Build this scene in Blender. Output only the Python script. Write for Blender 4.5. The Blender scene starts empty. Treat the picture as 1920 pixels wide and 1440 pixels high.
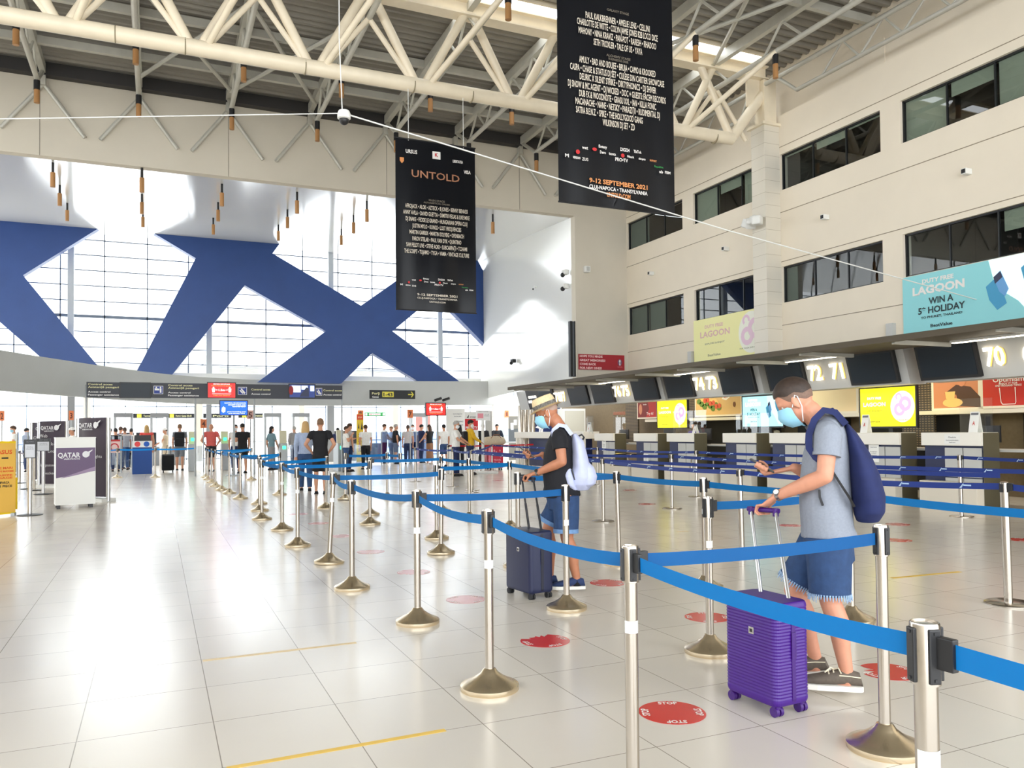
import bpy, bmesh, math, random
import numpy as np
from mathutils import Vector as V, Matrix, Quaternion
from mathutils.geometry import tessellate_polygon
random.seed(7)
SC = bpy.context.scene
COL = SC.collection

# ------------------------------------------------------------------ camera, sky, lamps, exposure
def _rot(yaw, pitch, roll):
    cy, sy = math.cos(yaw), math.sin(yaw); cp, sp = math.cos(pitch), math.sin(pitch)
    fw = V((sy*cp, cy*cp, sp)); rt = V((cy, -sy, 0)); up = rt.cross(fw)
    c, s = math.cos(roll), math.sin(roll)
    return c*rt + s*up, -s*rt + c*up, fw
CR, CU, CF = _rot(*[math.radians(a) for a in (23.944, 1.393, -0.544)])
FPX, CX, CY = 1502.0, 960.0, 771.8
CP = V((0, 0, 1.4))
cam_data = bpy.data.cameras.new('camera')
cam = bpy.data.objects.new('camera', cam_data); COL.objects.link(cam)
cam.matrix_world = Matrix(((CR.x, CU.x, -CF.x, CP.x), (CR.y, CU.y, -CF.y, CP.y), (CR.z, CU.z, -CF.z, CP.z), (0, 0, 0, 1)))
cam_data.sensor_width = 36.0
cam_data.lens = FPX/1920*36
cam_data.shift_y = (CY-720)/1920
cam_data.clip_start = 0.05; cam_data.clip_end = 500
SC.camera = cam
SC.view_settings.view_transform = 'Standard'
SC.view_settings.look = 'None'
SC.view_settings.gamma = 1.0
SC.view_settings.use_curve_mapping = False
SC.view_settings.exposure = 2.2
SC.cycles.use_denoising = True
SC.cycles.max_bounces = 10
SC.cycles.transparent_max_bounces = 24
SC.cycles.sample_clamp_indirect = 6.0
world = bpy.data.worlds.new('bright_sky'); SC.world = world
world.use_nodes = True
_bg = world.node_tree.nodes['Background']
_bg.inputs['Color'].default_value = (0.93, 0.97, 1.0, 1)
_bg.inputs['Strength'].default_value = 1.15

# pixel rays of the photograph turned into points of the hall (planes of known height, depth or side)
def _ray(px, py):
    return CR*((px-CX)/FPX) - CU*((py-CY)/FPX) + CF
def G(px, py, z=0.0):
    d = _ray(px, py); return CP + d*((z-CP.z)/d.z)
def OX(px, py, X):
    d = _ray(px, py); return CP + d*(X/d.x)
def OY(px, py, Y):
    d = _ray(px, py); return CP + d*(Y/d.y)
def OPL(px, py, P, N):
    d = _ray(px, py); return CP + d*((P-CP).dot(N)/d.dot(N))

# ------------------------------------------------------------------ materials
MATS = {}
def mat(name, col, rough=0.5, metal=0.0, emit=0.0, var=0.0, vscale=8.0, bump=0.0, bscale=60.0, spec=0.5, coat=0.0, trans=0.0, stretch=None, ecol=None):
    if name in MATS: return MATS[name]
    m = bpy.data.materials.new(name); m.use_nodes = True
    nt = m.node_tree; b = nt.nodes['Principled BSDF']
    if len(col) == 3: col = (*col, 1)
    b.inputs['Base Color'].default_value = col
    b.inputs['Roughness'].default_value = rough
    b.inputs['Metallic'].default_value = metal
    b.inputs['Specular IOR Level'].default_value = spec
    b.inputs['Coat Weight'].default_value = coat
    m.diffuse_color = col
    if emit:
        b.inputs['Emission Color'].default_value = ecol and (*ecol, 1) or col
        b.inputs['Emission Strength'].default_value = emit
    if var or bump:
        tc = nt.nodes.new('ShaderNodeTexCoord'); mp = nt.nodes.new('ShaderNodeMapping')
        nt.links.new(tc.outputs['Object'], mp.inputs['Vector'])
        if stretch: mp.inputs['Scale'].default_value = stretch
        if var:
            n = nt.nodes.new('ShaderNodeTexNoise'); n.inputs['Scale'].default_value = vscale; n.inputs['Detail'].default_value = 4
            nt.links.new(mp.outputs['Vector'], n.inputs['Vector'])
            r = nt.nodes.new('ShaderNodeMapRange'); r.inputs['From Min'].default_value = .3; r.inputs['From Max'].default_value = .7
            r.inputs['To Min'].default_value = 1-var; r.inputs['To Max'].default_value = 1+var
            nt.links.new(n.outputs['Fac'], r.inputs['Value'])
            mx = nt.nodes.new('ShaderNodeVectorMath'); mx.operation = 'SCALE'
            mx.inputs[0].default_value = col[:3]
            nt.links.new(r.outputs['Result'], mx.inputs['Scale'])
            nt.links.new(mx.outputs['Vector'], b.inputs['Base Color'])
        if bump:
            n2 = nt.nodes.new('ShaderNodeTexNoise'); n2.inputs['Scale'].default_value = bscale; n2.inputs['Detail'].default_value = 3
            nt.links.new(mp.outputs['Vector'], n2.inputs['Vector'])
            bp = nt.nodes.new('ShaderNodeBump'); bp.inputs['Strength'].default_value = bump; bp.inputs['Distance'].default_value = 0.01
            nt.links.new(n2.outputs['Fac'], bp.inputs['Height']); nt.links.new(bp.outputs['Normal'], b.inputs['Normal'])
    if trans:
        out = nt.nodes['Material Output']; tr = nt.nodes.new('ShaderNodeBsdfTranslucent'); tr.inputs['Color'].default_value = col
        ms = nt.nodes.new('ShaderNodeMixShader'); ms.inputs['Fac'].default_value = trans
        nt.links.new(b.outputs['BSDF'], ms.inputs[1]); nt.links.new(tr.outputs['BSDF'], ms.inputs[2]); nt.links.new(ms.outputs['Shader'], out.inputs['Surface'])
    MATS[name] = m
    return m
def glass(name, tint=(1, 1, 1), base=0.04, gain=1.0, rough=0.0):
    if name in MATS: return MATS[name]
    m = bpy.data.materials.new(name); m.use_nodes = True
    nt = m.node_tree; nt.nodes.remove(nt.nodes['Principled BSDF']); out = nt.nodes['Material Output']
    tr = nt.nodes.new('ShaderNodeBsdfTransparent'); tr.inputs['Color'].default_value = (*tint, 1)
    gl = nt.nodes.new('ShaderNodeBsdfGlossy'); gl.inputs['Roughness'].default_value = rough
    ge = nt.nodes.new('ShaderNodeNewGeometry'); dt = nt.nodes.new('ShaderNodeVectorMath'); dt.operation = 'DOT_PRODUCT'
    nt.links.new(ge.outputs['Normal'], dt.inputs[0]); nt.links.new(ge.outputs['Incoming'], dt.inputs[1])
    def mth(op, a, *k):
        n = nt.nodes.new('ShaderNodeMath'); n.operation = op; nt.links.new(a, n.inputs[0])
        for i, v in enumerate(k): n.inputs[i+1].default_value = v
        return n
    ab = mth('ABSOLUTE', dt.outputs['Value']); om = mth('MULTIPLY_ADD', ab.outputs[0], -1.0, 1.0); pw = mth('POWER', om.outputs[0], 5.0)
    mu = mth('MULTIPLY_ADD', pw.outputs[0], gain*(1-base), base); mu.use_clamp = True
    ms = nt.nodes.new('ShaderNodeMixShader')
    nt.links.new(mu.outputs[0], ms.inputs['Fac']); nt.links.new(tr.outputs[0], ms.inputs[1]); nt.links.new(gl.outputs[0], ms.inputs[2])
    nt.links.new(ms.outputs[0], out.inputs['Surface']); MATS[name] = m
    return m
def lin(r, g, b):
    f = lambda c: (c/255/12.92 if c/255 <= .04045 else ((c/255+.055)/1.055)**2.4)
    return (f(r), f(g), f(b))

# ------------------------------------------------------------------ mesh helpers
class MB:
    def __init__(s): s.bm = bmesh.new(); s.mi = 0
    def _tag(s, n0):
        s.bm.faces.ensure_lookup_table()
        for f in s.bm.faces[n0:]: f.material_index = s.mi
    def box(s, c, size, rot=None, bev=0.0):
        n0 = len(s.bm.faces)
        r = bmesh.ops.create_cube(s.bm, size=1.0)
        vs = r['verts']
        bmesh.ops.scale(s.bm, vec=V(size), verts=vs)
        if bev:
            es = list({e for v in vs for e in v.link_edges})
            rb = bmesh.ops.bevel(s.bm, geom=es, offset=bev, segments=2, affect='EDGES', profile=.6)
            vs = list({v for f in rb['faces'] for v in f.verts} | {v for v in vs if v.is_valid})
        if rot is not None: bmesh.ops.rotate(s.bm, cent=V((0, 0, 0)), matrix=rot, verts=vs)
        bmesh.ops.translate(s.bm, vec=V(c), verts=vs)
        s._tag(n0); return s
    def bx(s, a, b, bev=0.0):
        a, b = V(a), V(b)
        return s.box((a+b)/2, [abs(x) for x in (b-a)], None, bev)
    def slab(s, O, Rx, Uy, t, bev=0.0):
        """box from corner O along Rx, Uy with thickness vector t"""
        n0 = len(s.bm.faces)
        O, Rx, Uy, t = V(O), V(Rx), V(Uy), V(t)
        p = [O, O+Rx, O+Rx+Uy, O+Uy]; q = [x+t for x in p]
        v = [s.bm.verts.new(x) for x in p+q]
        for f in ((0, 1, 2, 3), (7, 6, 5, 4), (0, 4, 5, 1), (1, 5, 6, 2), (2, 6, 7, 3), (3, 7, 4, 0)):
            s.bm.faces.new([v[i] for i in f])
        s._tag(n0); return s
    def quad(s, *p):
        n0 = len(s.bm.faces); s.bm.faces.new([s.bm.verts.new(V(x)) for x in p]); s._tag(n0); return s
    def ring(s, c, a, b, n):
        return [s.bm.verts.new(c + a*math.cos(2*math.pi*i/n) + b*math.sin(2*math.pi*i/n)) for i in range(n)]
    def skin(s, rings, cap=True):
        n0 = len(s.bm.faces)
        for A, B in zip(rings, rings[1:]):
            n = len(A)
            for i in range(n): s.bm.faces.new((A[i], A[(i+1) % n], B[(i+1) % n], B[i]))
        if cap:
            s.bm.faces.new(rings[0][::-1]); s.bm.faces.new(rings[-1])
        s._tag(n0); return s
    def loft(s, secs, n=14):
        return s.skin([s.ring(V(c), V(a), V(b), n) for c, a, b in secs])
    def tube(s, pts, r, n=10, caps=False):
        pts = [V(p) for p in pts]
        rs = [r]*len(pts) if isinstance(r, (int, float)) else list(r)
        if caps:   # rounded ends
            d0 = (pts[0]-pts[1]).normalized(); d1 = (pts[-1]-pts[-2]).normalized()
            pts = [pts[0]+d0*rs[0]*.95, pts[0]+d0*rs[0]*.6] + pts + [pts[-1]+d1*rs[-1]*.6, pts[-1]+d1*rs[-1]*.95]
            rs = [rs[0]*.3, rs[0]*.8] + rs + [rs[-1]*.8, rs[-1]*.3]
        rings = []; t0 = (pts[1]-pts[0]).normalized()
        a = t0.orthogonal().normalized()
        for i, p in enumerate(pts):
            t = ((pts[min(i+1, len(pts)-1)]-pts[max(i-1, 0)])).normalized()
            q = t0.rotation_difference(t); a = q @ a; a = (a - t*a.dot(t)).normalized(); t0 = t
            rings.append(s.ring(p, a*rs[i], t.cross(a)*rs[i], n))
        return s.skin(rings)
    def lathe(s, prof, c=(0, 0, 0), n=28, axis=None):
        c = V(c); rings = []
        for r, z in prof: rings.append(s.ring(c+V((0, 0, z)), V((r, 0, 0)), V((0, r, 0)), n))
        return s.skin(rings)
    def ball(s, c, rad, rot=None, u=14, v=9):
        n0 = len(s.bm.faces)
        r = bmesh.ops.create_uvsphere(s.bm, u_segments=u, v_segments=v, radius=1.0)
        bmesh.ops.scale(s.bm, vec=V(rad if not isinstance(rad, (int, float)) else (rad,)*3), verts=r['verts'])
        if rot is not None: bmesh.ops.rotate(s.bm, cent=V((0, 0, 0)), matrix=rot, verts=r['verts'])
        bmesh.ops.translate(s.bm, vec=V(c), verts=r['verts'])
        s._tag(n0); return s
    def poly(s, outer, holes=(), ext=None):
        """flat polygon with holes, optionally extruded by the vector ext"""
        n0 = len(s.bm.faces)
        loops = [[V(p) for p in outer]] + [[V(p) for p in h] for h in holes]
        flat = [p for l in loops for p in l]
        v = [s.bm.verts.new(p) for p in flat]
        tris = tessellate_polygon(loops)
        w = [s.bm.verts.new(p+V(ext)) for p in flat] if ext is not None else None
        for t in tris:
            s.bm.faces.new([v[i] for i in t])
            if w: s.bm.faces.new([w[i] for i in reversed(t)])
        if w:
            k = 0
            for l in loops:
                n = len(l)
                for i in range(n):
                    s.bm.faces.new((v[k+i], v[k+(i+1) % n], w[k+(i+1) % n], w[k+i]))
                k += n
        s._tag(n0); return s
    def mesh(s, name, mats, smooth=False, recalc=True):
        if recalc: bmesh.ops.recalc_face_normals(s.bm, faces=s.bm.faces)
        me = bpy.data.meshes.new(name); s.bm.to_mesh(me); s.bm.free()
        for m in (mats if isinstance(mats, (list, tuple)) else [mats]): me.materials.append(m)
        if smooth:
            me.polygons.foreach_set('use_smooth', [True]*len(me.polygons))
            me.set_sharp_from_angle(angle=math.radians(38))
        return me
    def build(s, name, mats, parent=None, smooth=False, loc=None):
        return obj(name, s.mesh(name, mats, smooth), parent)
def obj(name, me, parent=None, loc=None):
    o = bpy.data.objects.new(name, me); COL.objects.link(o)
    if parent is not None:
        o.parent = parent
        o.matrix_parent_inverse = PINV.get(parent.name, Matrix.Identity(4))
    if loc is not None: o.location = loc
    return o
PINV = {}
def tag(o, label, cat, group=None, kind=None):
    o['label'] = label; o['category'] = cat
    if group: o['group'] = group
    if kind: o['kind'] = kind
    return o
def thing(name, label, cat, loc=(0, 0, 0), group=None, kind=None, world_parts=True):
    """an Empty at the base of a thing; its parts are written in hall coordinates when world_parts"""
    o = bpy.data.objects.new(name, None); COL.objects.link(o); o.location = V(loc); o.empty_display_size = .1
    if world_parts: PINV[o.name] = Matrix.Translation(V(loc)).inverted()
    return tag(o, label, cat, group, kind)
def struct(name, o_or_mb, mats=None, label=None, cat=None, smooth=False):
    o = o_or_mb if mats is None else o_or_mb.build(name, mats, None, smooth)
    return tag(o, label or name.replace('_', ' '), cat or name.split('_')[0], None, 'structure')
def copy_tree(o, parent=None):
    c = o.copy(); COL.objects.link(c)
    if parent is not None: c.parent = parent
    for ch in o.children: copy_tree(ch, c)
    return c
def remesh(mb, vox, smooth=3, mats=None, name='m'):
    bmesh.ops.recalc_face_normals(mb.bm, faces=mb.bm.faces)
    me = bpy.data.meshes.new('tmp'); mb.bm.to_mesh(me); mb.bm.free()
    ob = bpy.data.objects.new('tmp', me); COL.objects.link(ob)
    r = ob.modifiers.new('r', 'REMESH'); r.mode = 'VOXEL'; r.voxel_size = vox
    if smooth:
        k = ob.modifiers.new('s', 'SMOOTH'); k.factor = .5; k.iterations = smooth
    dg = bpy.context.evaluated_depsgraph_get()
    m2 = bpy.data.meshes.new_from_object(ob.evaluated_get(dg)); m2.name = name
    bpy.data.objects.remove(ob); bpy.data.meshes.remove(me)
    m2.materials.clear()
    for m in (mats if isinstance(mats, (list, tuple)) else [mats]): m2.materials.append(m)
    m2.polygons.foreach_set('use_smooth', [True]*len(m2.polygons))
    m2.polygons.foreach_set('material_index', [0]*len(m2.polygons))
    return m2

# ------------------------------------------------------------------ lettering
_TX = {}
def glyphs(s, bold=0.0, res=2):
    k = (s, bold)
    if k not in _TX:
        cu = bpy.data.curves.new('t', 'FONT'); cu.body = s; cu.resolution_u = res; cu.offset = bold
        ob = bpy.data.objects.new('t', cu)
        COL.objects.link(ob)
        dg = bpy.context.evaluated_depsgraph_get()
        me = bpy.data.meshes.new_from_object(ob.evaluated_get(dg))
        vs = [(v.co.x, v.co.y) for v in me.vertices]; fs = [tuple(p.vertices) for p in me.polygons]
        bpy.data.objects.remove(ob); bpy.data.curves.remove(cu); bpy.data.meshes.remove(me)
        x0 = min([v[0] for v in vs] or [0]); x1 = max([v[0] for v in vs] or [1])
        _TX[k] = (vs, fs, x0, x1)
    return _TX[k]
def letters(mb, frame, items, off=.003, bold=0.02, depth=0.0):
    """frame (O, Rx, Uy, N): item (text, u, v, cap height as a share of the panel's height, width share or None, align)"""
    O, Rx, Uy, N = [V(a) for a in frame]
    W, H = Rx.length, Uy.length; ex, ey = Rx/W, Uy/H
    for it in items:
        s, u, v, h = it[:4]; w = it[4] if len(it) > 4 else None; al = it[5] if len(it) > 5 else 'C'
        vs, fs, x0, x1 = glyphs(s, bold)
        sy = h*H/.72; sx = sy if w is None else w*W/max(x1-x0, 1e-4)
        dx = {'C': -(x0+x1)/2, 'L': -x0, 'R': -x1}[al]
        b = O + Rx*u + Uy*v + N*off
        n0 = len(mb.bm.faces)
        bv = [mb.bm.verts.new(b + ex*((x+dx)*sx) + ey*(y*sy - h*H/2)) for x, y in vs]
        for f in fs:
            try: mb.bm.faces.new([bv[i] for i in f])
            except ValueError: pass
        mb._tag(n0)
    return mb
def fquad(mb, frame, u0, v0, u1, v1, off=.002):
    O, Rx, Uy, N = [V(a) for a in frame]
    p = lambda u, v: O + Rx*u + Uy*v + N*off
    return mb.quad(p(u0, v0), p(u1, v0), p(u1, v1), p(u0, v1))
def fpoly(mb, frame, pts, off=.002):
    O, Rx, Uy, N = [V(a) for a in frame]
    return mb.poly([O + Rx*u + Uy*v + N*off for u, v in pts])
def fdisc(mb, frame, u, v, r, off=.002, n=20, sx=1.0, inner=None, a0=0, a1=360):
    O, Rx, Uy, N = [V(a) for a in frame]; H = Uy.length; ex, ey = Rx.normalized(), Uy.normalized()
    c = O + Rx*u + Uy*v + N*off; n0 = len(mb.bm.faces)
    an = [math.radians(a0+(a1-a0)*i/n) for i in range(n+1)]
    P = lambda a, q: c + ex*(math.cos(a)*q*H*sx) + ey*(math.sin(a)*q*H)
    if inner is None:
        mb.bm.faces.new([mb.bm.verts.new(P(a, r)) for a in an[:-1]])
    else:
        for a, b in zip(an, an[1:]):
            mb.bm.faces.new([mb.bm.verts.new(x) for x in (P(a, inner), P(a, r), P(b, r), P(b, inner))])
    mb._tag(n0); return mb
def frame_y(x0, yt, x1, yb, Y):
    """panel facing the camera side (-y) in the plane y = Y from its photo rectangle"""
    O = OY(x0, yb, Y); Rx = V((OY(x1, yb, Y).x-O.x, 0, 0)); Uy = V((0, 0, OY(x0, yt, Y).z-O.z))
    return (O, Rx, Uy, V((0, -1, 0)))
# ------------------------------------------------------------------ setting: materials
M_steel = mat('brushed_steel', (.50, .455, .40), .22, 1.0, bump=.05, bscale=90, stretch=(1, 1, .05))
M_base = mat('brushed_base_steel', (.80, .68, .50), .26, 1.0, bump=.08, bscale=120)
M_black = mat('black_plastic', (.012, .012, .014), .42)
M_rubber = mat('black_rubber', (.02, .02, .022), .7)
M_white = mat('white_paint', lin(236, 236, 232), .5)
M_cream = mat('cream_wall', lin(238, 227, 208), .62, var=.025, vscale=1.2)
M_greywall = mat('beige_upper_wall', lin(214, 206, 190), .7, var=.03, vscale=1.0)
M_gloss = mat('glossy_white_panel', lin(244, 244, 238), .13, bump=.05, bscale=1.4, spec=.55, stretch=(1, .3, 1))
M_roof = mat('corrugated_metal', lin(150, 146, 138), .55, .25, var=.06, vscale=2)
M_truss = mat('cream_truss_paint', lin(238, 225, 200), .4, var=.05, vscale=3)
M_truss2 = mat('grey_truss_paint', lin(196, 194, 184), .4, .15, var=.06, vscale=4)
M_blue = mat('navy_blue_cladding', lin(42, 74, 138), .42, var=.06, vscale=1.5)
M_fascia = mat('grey_fascia', lin(186, 188, 186), .5, var=.03, vscale=1)
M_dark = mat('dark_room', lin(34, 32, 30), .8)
M_frame = mat('dark_window_frame', lin(40, 42, 44), .4, .3)
M_mull = mat('light_mullion', lin(110, 122, 138), .4, .2)
M_mullt = mat('white_steel_post', lin(205, 210, 212), .45)
M_glass = glass('clear_pane', (.97, .99, 1.0), .04)
M_dglass = glass('office_pane', (.62, .68, .68), .085, 1.0)
M_blind = mat('pale_blind', lin(190, 194, 172), .7, var=.03, vscale=6)
M_frost = mat('grey_green_blind', lin(134, 142, 132), .5, var=.04, vscale=3)
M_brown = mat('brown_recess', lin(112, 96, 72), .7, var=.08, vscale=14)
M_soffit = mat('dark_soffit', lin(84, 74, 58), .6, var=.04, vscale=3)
M_navy = mat('navy_panel', lin(22, 32, 74), .35)

def floor_material():
    m = bpy.data.materials.new('pale_floor_tiles'); m.use_nodes = True; nt = m.node_tree; b = nt.nodes['Principled BSDF']; L = nt.links.new
    tc = nt.nodes.new('ShaderNodeTexCoord'); sp = nt.nodes.new('ShaderNodeSeparateXYZ'); L(tc.outputs['Object'], sp.inputs[0])
    def math_(op, a, bb=None):
        n = nt.nodes.new('ShaderNodeMath'); n.operation = op
        for i, x in enumerate((a, bb)):
            if x is None: continue
            if isinstance(x, (int, float)): n.inputs[i].default_value = x
            else: L(x, n.inputs[i])
        return n.outputs[0]
    def line(ax, off):
        f = math_('FRACT', math_('DIVIDE', math_('SUBTRACT', ax, off), .588))
        d = math_('ABSOLUTE', math_('SUBTRACT', f, .5))
        return math_('GREATER_THAN', d, .5-.0042)
    ln = math_('MAXIMUM', line(sp.outputs['X'], -.333), line(sp.outputs['Y'], 3.6))
    # every tile a shade of its own
    tx = math_('FLOOR', math_('DIVIDE', math_('SUBTRACT', sp.outputs['X'], -.333), .588)); ty = math_('FLOOR', math_('DIVIDE', math_('SUBTRACT', sp.outputs['Y'], 3.6), .588))
    cb = nt.nodes.new('ShaderNodeCombineXYZ'); L(tx, cb.inputs[0]); L(ty, cb.inputs[1])
    wn = nt.nodes.new('ShaderNodeTexWhiteNoise'); wn.noise_dimensions = '3D'; L(cb.outputs[0], wn.inputs['Vector'])
    ns = nt.nodes.new('ShaderNodeTexNoise'); ns.inputs['Scale'].default_value = 1.3; ns.inputs['Detail'].default_value = 4; L(tc.outputs['Object'], ns.inputs['Vector'])
    sh = math_('ADD', math_('MULTIPLY', wn.outputs['Value'], .05), math_('MULTIPLY', ns.outputs['Fac'], .08)); sh = math_('ADD', sh, .91)
    mx = nt.nodes.new('ShaderNodeVectorMath'); mx.operation = 'SCALE'; mx.inputs[0].default_value = lin(226, 218, 205); L(sh, mx.inputs['Scale'])
    mc = nt.nodes.new('ShaderNodeMix'); mc.data_type = 'RGBA'; L(ln, mc.inputs['Factor']); L(mx.outputs[0], mc.inputs['A']); mc.inputs['B'].default_value = (*lin(150, 140, 126), 1)
    L(mc.outputs['Result'], b.inputs['Base Color'])
    L(math_('ADD', math_('MULTIPLY', ns.outputs['Fac'], .08), .17), b.inputs['Roughness']); b.inputs['Specular IOR Level'].default_value = .9
    return m
M_floor = floor_material()
def tile_material(name, col, line, w, h, sw=.004):
    m = bpy.data.materials.new(name); m.use_nodes = True; nt = m.node_tree; b = nt.nodes['Principled BSDF']
    tc = nt.nodes.new('ShaderNodeTexCoord'); mp = nt.nodes.new('ShaderNodeMapping'); nt.links.new(tc.outputs['Object'], mp.inputs['Vector'])
    ad = nt.nodes.new('ShaderNodeSeparateXYZ'); nt.links.new(mp.outputs[0], ad.inputs[0])
    su = nt.nodes.new('ShaderNodeMath'); su.operation = 'ADD'; nt.links.new(ad.outputs['X'], su.inputs[0]); nt.links.new(ad.outputs['Y'], su.inputs[1])
    cb = nt.nodes.new('ShaderNodeCombineXYZ'); nt.links.new(su.outputs[0], cb.inputs[0]); nt.links.new(ad.outputs['Z'], cb.inputs[1])
    br = nt.nodes.new('ShaderNodeTexBrick'); br.offset = 0; br.inputs['Scale'].default_value = 1; br.inputs['Brick Width'].default_value = w; br.inputs['Row Height'].default_value = h
    br.inputs['Mortar Size'].default_value = sw; br.inputs['Color1'].default_value = (*col, 1); br.inputs['Color2'].default_value = (*[c*.96 for c in col], 1); br.inputs['Mortar'].default_value = (*line, 1)
    nt.links.new(cb.outputs[0], br.inputs['Vector']); nt.links.new(br.outputs['Color'], b.inputs['Base Color']); b.inputs['Roughness'].default_value = .4
    return m
M_tile = tile_material('white_wall_tiles', lin(228, 224, 212), lin(176, 170, 158), .6, .3)
M_tilec = tile_material('cream_column_tiles', lin(226, 219, 204), lin(180, 170, 150), .6, .28)
M_weave = tile_material('brown_perforated_panel', lin(126, 108, 80), lin(52, 44, 32), .075, .05, .014)

# ------------------------------------------------------------------ floor, walls, roof
XW, YB, XS = 12.93, 20.5, 11.17
m = MB(); m.quad((-30, -12, 0), (44, -12, 0), (44, 62, 0), (-30, 62, 0)); struct('floor', m, M_floor, 'pale tiled floor of the check-in hall', 'floor')

WZ = ((6.79, 7.61), (4.235, 5.055))
WY = ((17.70, 20.47), (14.46, 17.23), (11.25, 14.0), (8.03, 10.785))
m = MB()
holes = [[(XW, y0, z0), (XW, y1, z0), (XW, y1, z1), (XW, y0, z1)] for z0, z1 in WZ for y0, y1 in WY]
m.poly([(XW, -6, 2.93), (XW, YB, 2.93), (XW, YB, 8.5), (XW, -6, 8.5)], holes, (.22, 0, 0))
m.bx((XW+.3, -6, 8.45), (XW+.5, YB, 9.8)); m.bx((XW+.21, -6, 8.44), (XW+.5, YB, 8.5))
m.bx((XW+.27, 11.35, 8.5), (XW+.31, 12.05, 9.15))
struct('wall_right', m, M_cream, 'cream panelled wall of office windows above the check-in desks', 'wall')
m = MB()
for z in (7.78, 6.29, 5.17, 3.73): m.bx((XW-.006, -6, z-.007), (XW+.01, YB, z+.007))
struct('trim_1', m, mat('panel_joint', lin(150, 138, 116), .8), 'thin panel joints of the cream wall', 'joint')
# dark offices behind the panes
m = MB(); m.bx((16.5, -6, 2.96), (16.6, YB, 9.6)); m.bx((XW+.22, -6, 5.7), (16.6, YB, 6.2)); m.bx((XW+.22, -6, 2.96), (16.6, YB, 3.1)); m.bx((XW+.22, -6, 8.0), (16.6, YB, 8.3))
for y in (17.46, 14.2, 11.0): m.bx((XW+.22, y-.06, 3.1), (16.5, y+.06, 8.0))
m.bx((XW+.22, YB+.02, 3.1), (16.5, YB+.1, 8.0))
struct('wall_offices', m, mat('office_wall', lin(96, 92, 84), .8, var=.1, vscale=1), 'dim office walls behind the window panes', 'wall')
BL = {0: [(1, 'f', 0, .66, 0, 1)], }
k = 0
for r, (z0, z1) in enumerate(WZ):
    for c, (y0, y1) in enumerate(WY):
        k += 1
        w = thing('window_%d' % k, 'office window, %s of the cream wall, %s' % (('upper row', 'lower row')[r], ('in the far corner', 'beyond the tiled column', 'on the near side of the tiled column', 'at the right edge')[c]), 'window', (XW+.1, (y0+y1)/2, z0), None, 'structure')
        m = MB()
        for a, b in ((y0, y0+.03), (y1-.03, y1)): m.bx((XW+.06, a, z0), (XW+.12, b, z1))
        for a, b in ((z0, z0+.03), (z1-.03, z1)): m.bx((XW+.06, y0, a), (XW+.12, y1, b))
        for f in (.335, .665): m.bx((XW+.07, y0+(y1-y0)*f-.012, z0), (XW+.11, y0+(y1-y0)*f+.012, z1))
        m.build('window_frame', M_frame, w)
        m = MB(); m.quad((XW+.09, y0, z0), (XW+.09, y1, z0), (XW+.09, y1, z1), (XW+.09, y0, z1)); m.build('pane', M_dglass, w)
        H = z1-z0
        # blinds: share along the window from its far end, drop
        bl = {(0, 0): [(0, .36, .0, M_frost)], (0, 1): [(0, .335, 0, M_blind), (.345, .66, .68, M_blind), (.67, 1, 0, M_blind)], (0, 2): [(0, .335, .93, M_blind), (.345, .66, .78, M_blind), (.67, 1, .93, M_blind)],
              (0, 3): [(0, .335, 0, M_blind), (.345, .66, .66, M_blind), (.67, 1, 0, M_blind)], (1, 0): [(0, .335, 0, M_frost), (.345, .66, 0, M_frost)], (1, 2): [(0, .13, 0, M_frost)], (1, 3): [(.68, 1, .55, M_blind)]}.get((r, c), [])
        for f0, f1, d, mm in bl:
            m = MB(); m.bx((XW+.14, y1-(y1-y0)*f0-.02, z0+H*d), (XW+.15, y1-(y1-y0)*f1+.02, z1-.02)); m.build('blind', mm, w)
# upper back wall with the stub at the right
m = MB(); m.poly([(-18, YB, 7.67), (XS, YB, 7.67), (XS, YB, 2.93), (XW+.4, YB, 2.93), (XW+.4, YB, 9.8), (-18, YB, 9.8)], (), (0, .25, 0))
struct('wall_back', m, M_greywall, 'beige upper back wall above the glossy splayed opening', 'wall')
m = MB()
for x in (-2.393, 1.6, 5.55, 9.4): m.bx((x-.006, YB-.004, 7.67), (x+.006, YB+.01, 9.4))
struct('trim_2', m, mat('grey_joint', lin(120, 114, 100), .8), 'vertical joints of the beige upper back wall', 'joint')
m = MB(); m.bx((-14.3, -12, 0), (-14, 33, 5.0)); m.bx((-14.3, -12, 9.3), (-14, 33, 9.8)); struct('wall_left', m, M_greywall, 'beige side wall far to the left', 'wall')  # unseen wall, its open upper band shaped to light the right wall
# glossy splayed opening round the far window
YL, XR = 35.0, 14.43
m = MB(); nx = 26; ny = 10
def vz(t): return 7.67 + (9.56-7.67)*(1-(1-t)**1.25)
vv = [[m.bm.verts.new((-18 + (XS+(XR-XS)*j/ny+18)*i/nx, YB+.1+(YL-YB+1.4)*j/ny, vz(j/ny))) for i in range(nx+1)] for j in range(ny+1)]
for j in range(ny):
    for i in range(nx): m.bm.faces.new((vv[j][i], vv[j][i+1], vv[j+1][i+1], vv[j+1][i]))
struct('wall_splay_top', m, M_gloss, 'glossy white sloping soffit over the blue lattice window', 'wall', True)
m = MB()
a = [m.bm.verts.new((XS+(XR-XS)*j/ny, YB+.1+(YL-YB+1.4)*j/ny, vz(j/ny)+.01)) for j in range(ny+1)]
b = [m.bm.verts.new((XS+(XR-XS)*j/ny, YB+.1+(YL-YB+1.4)*j/ny, 2.93)) for j in range(ny+1)]
for j in range(ny): m.bm.faces.new((a[j], a[j+1], b[j+1], b[j]))
struct('wall_splay_right', m, M_gloss, 'glossy white splayed side wall beside the blue lattice window', 'wall', True)
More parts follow.
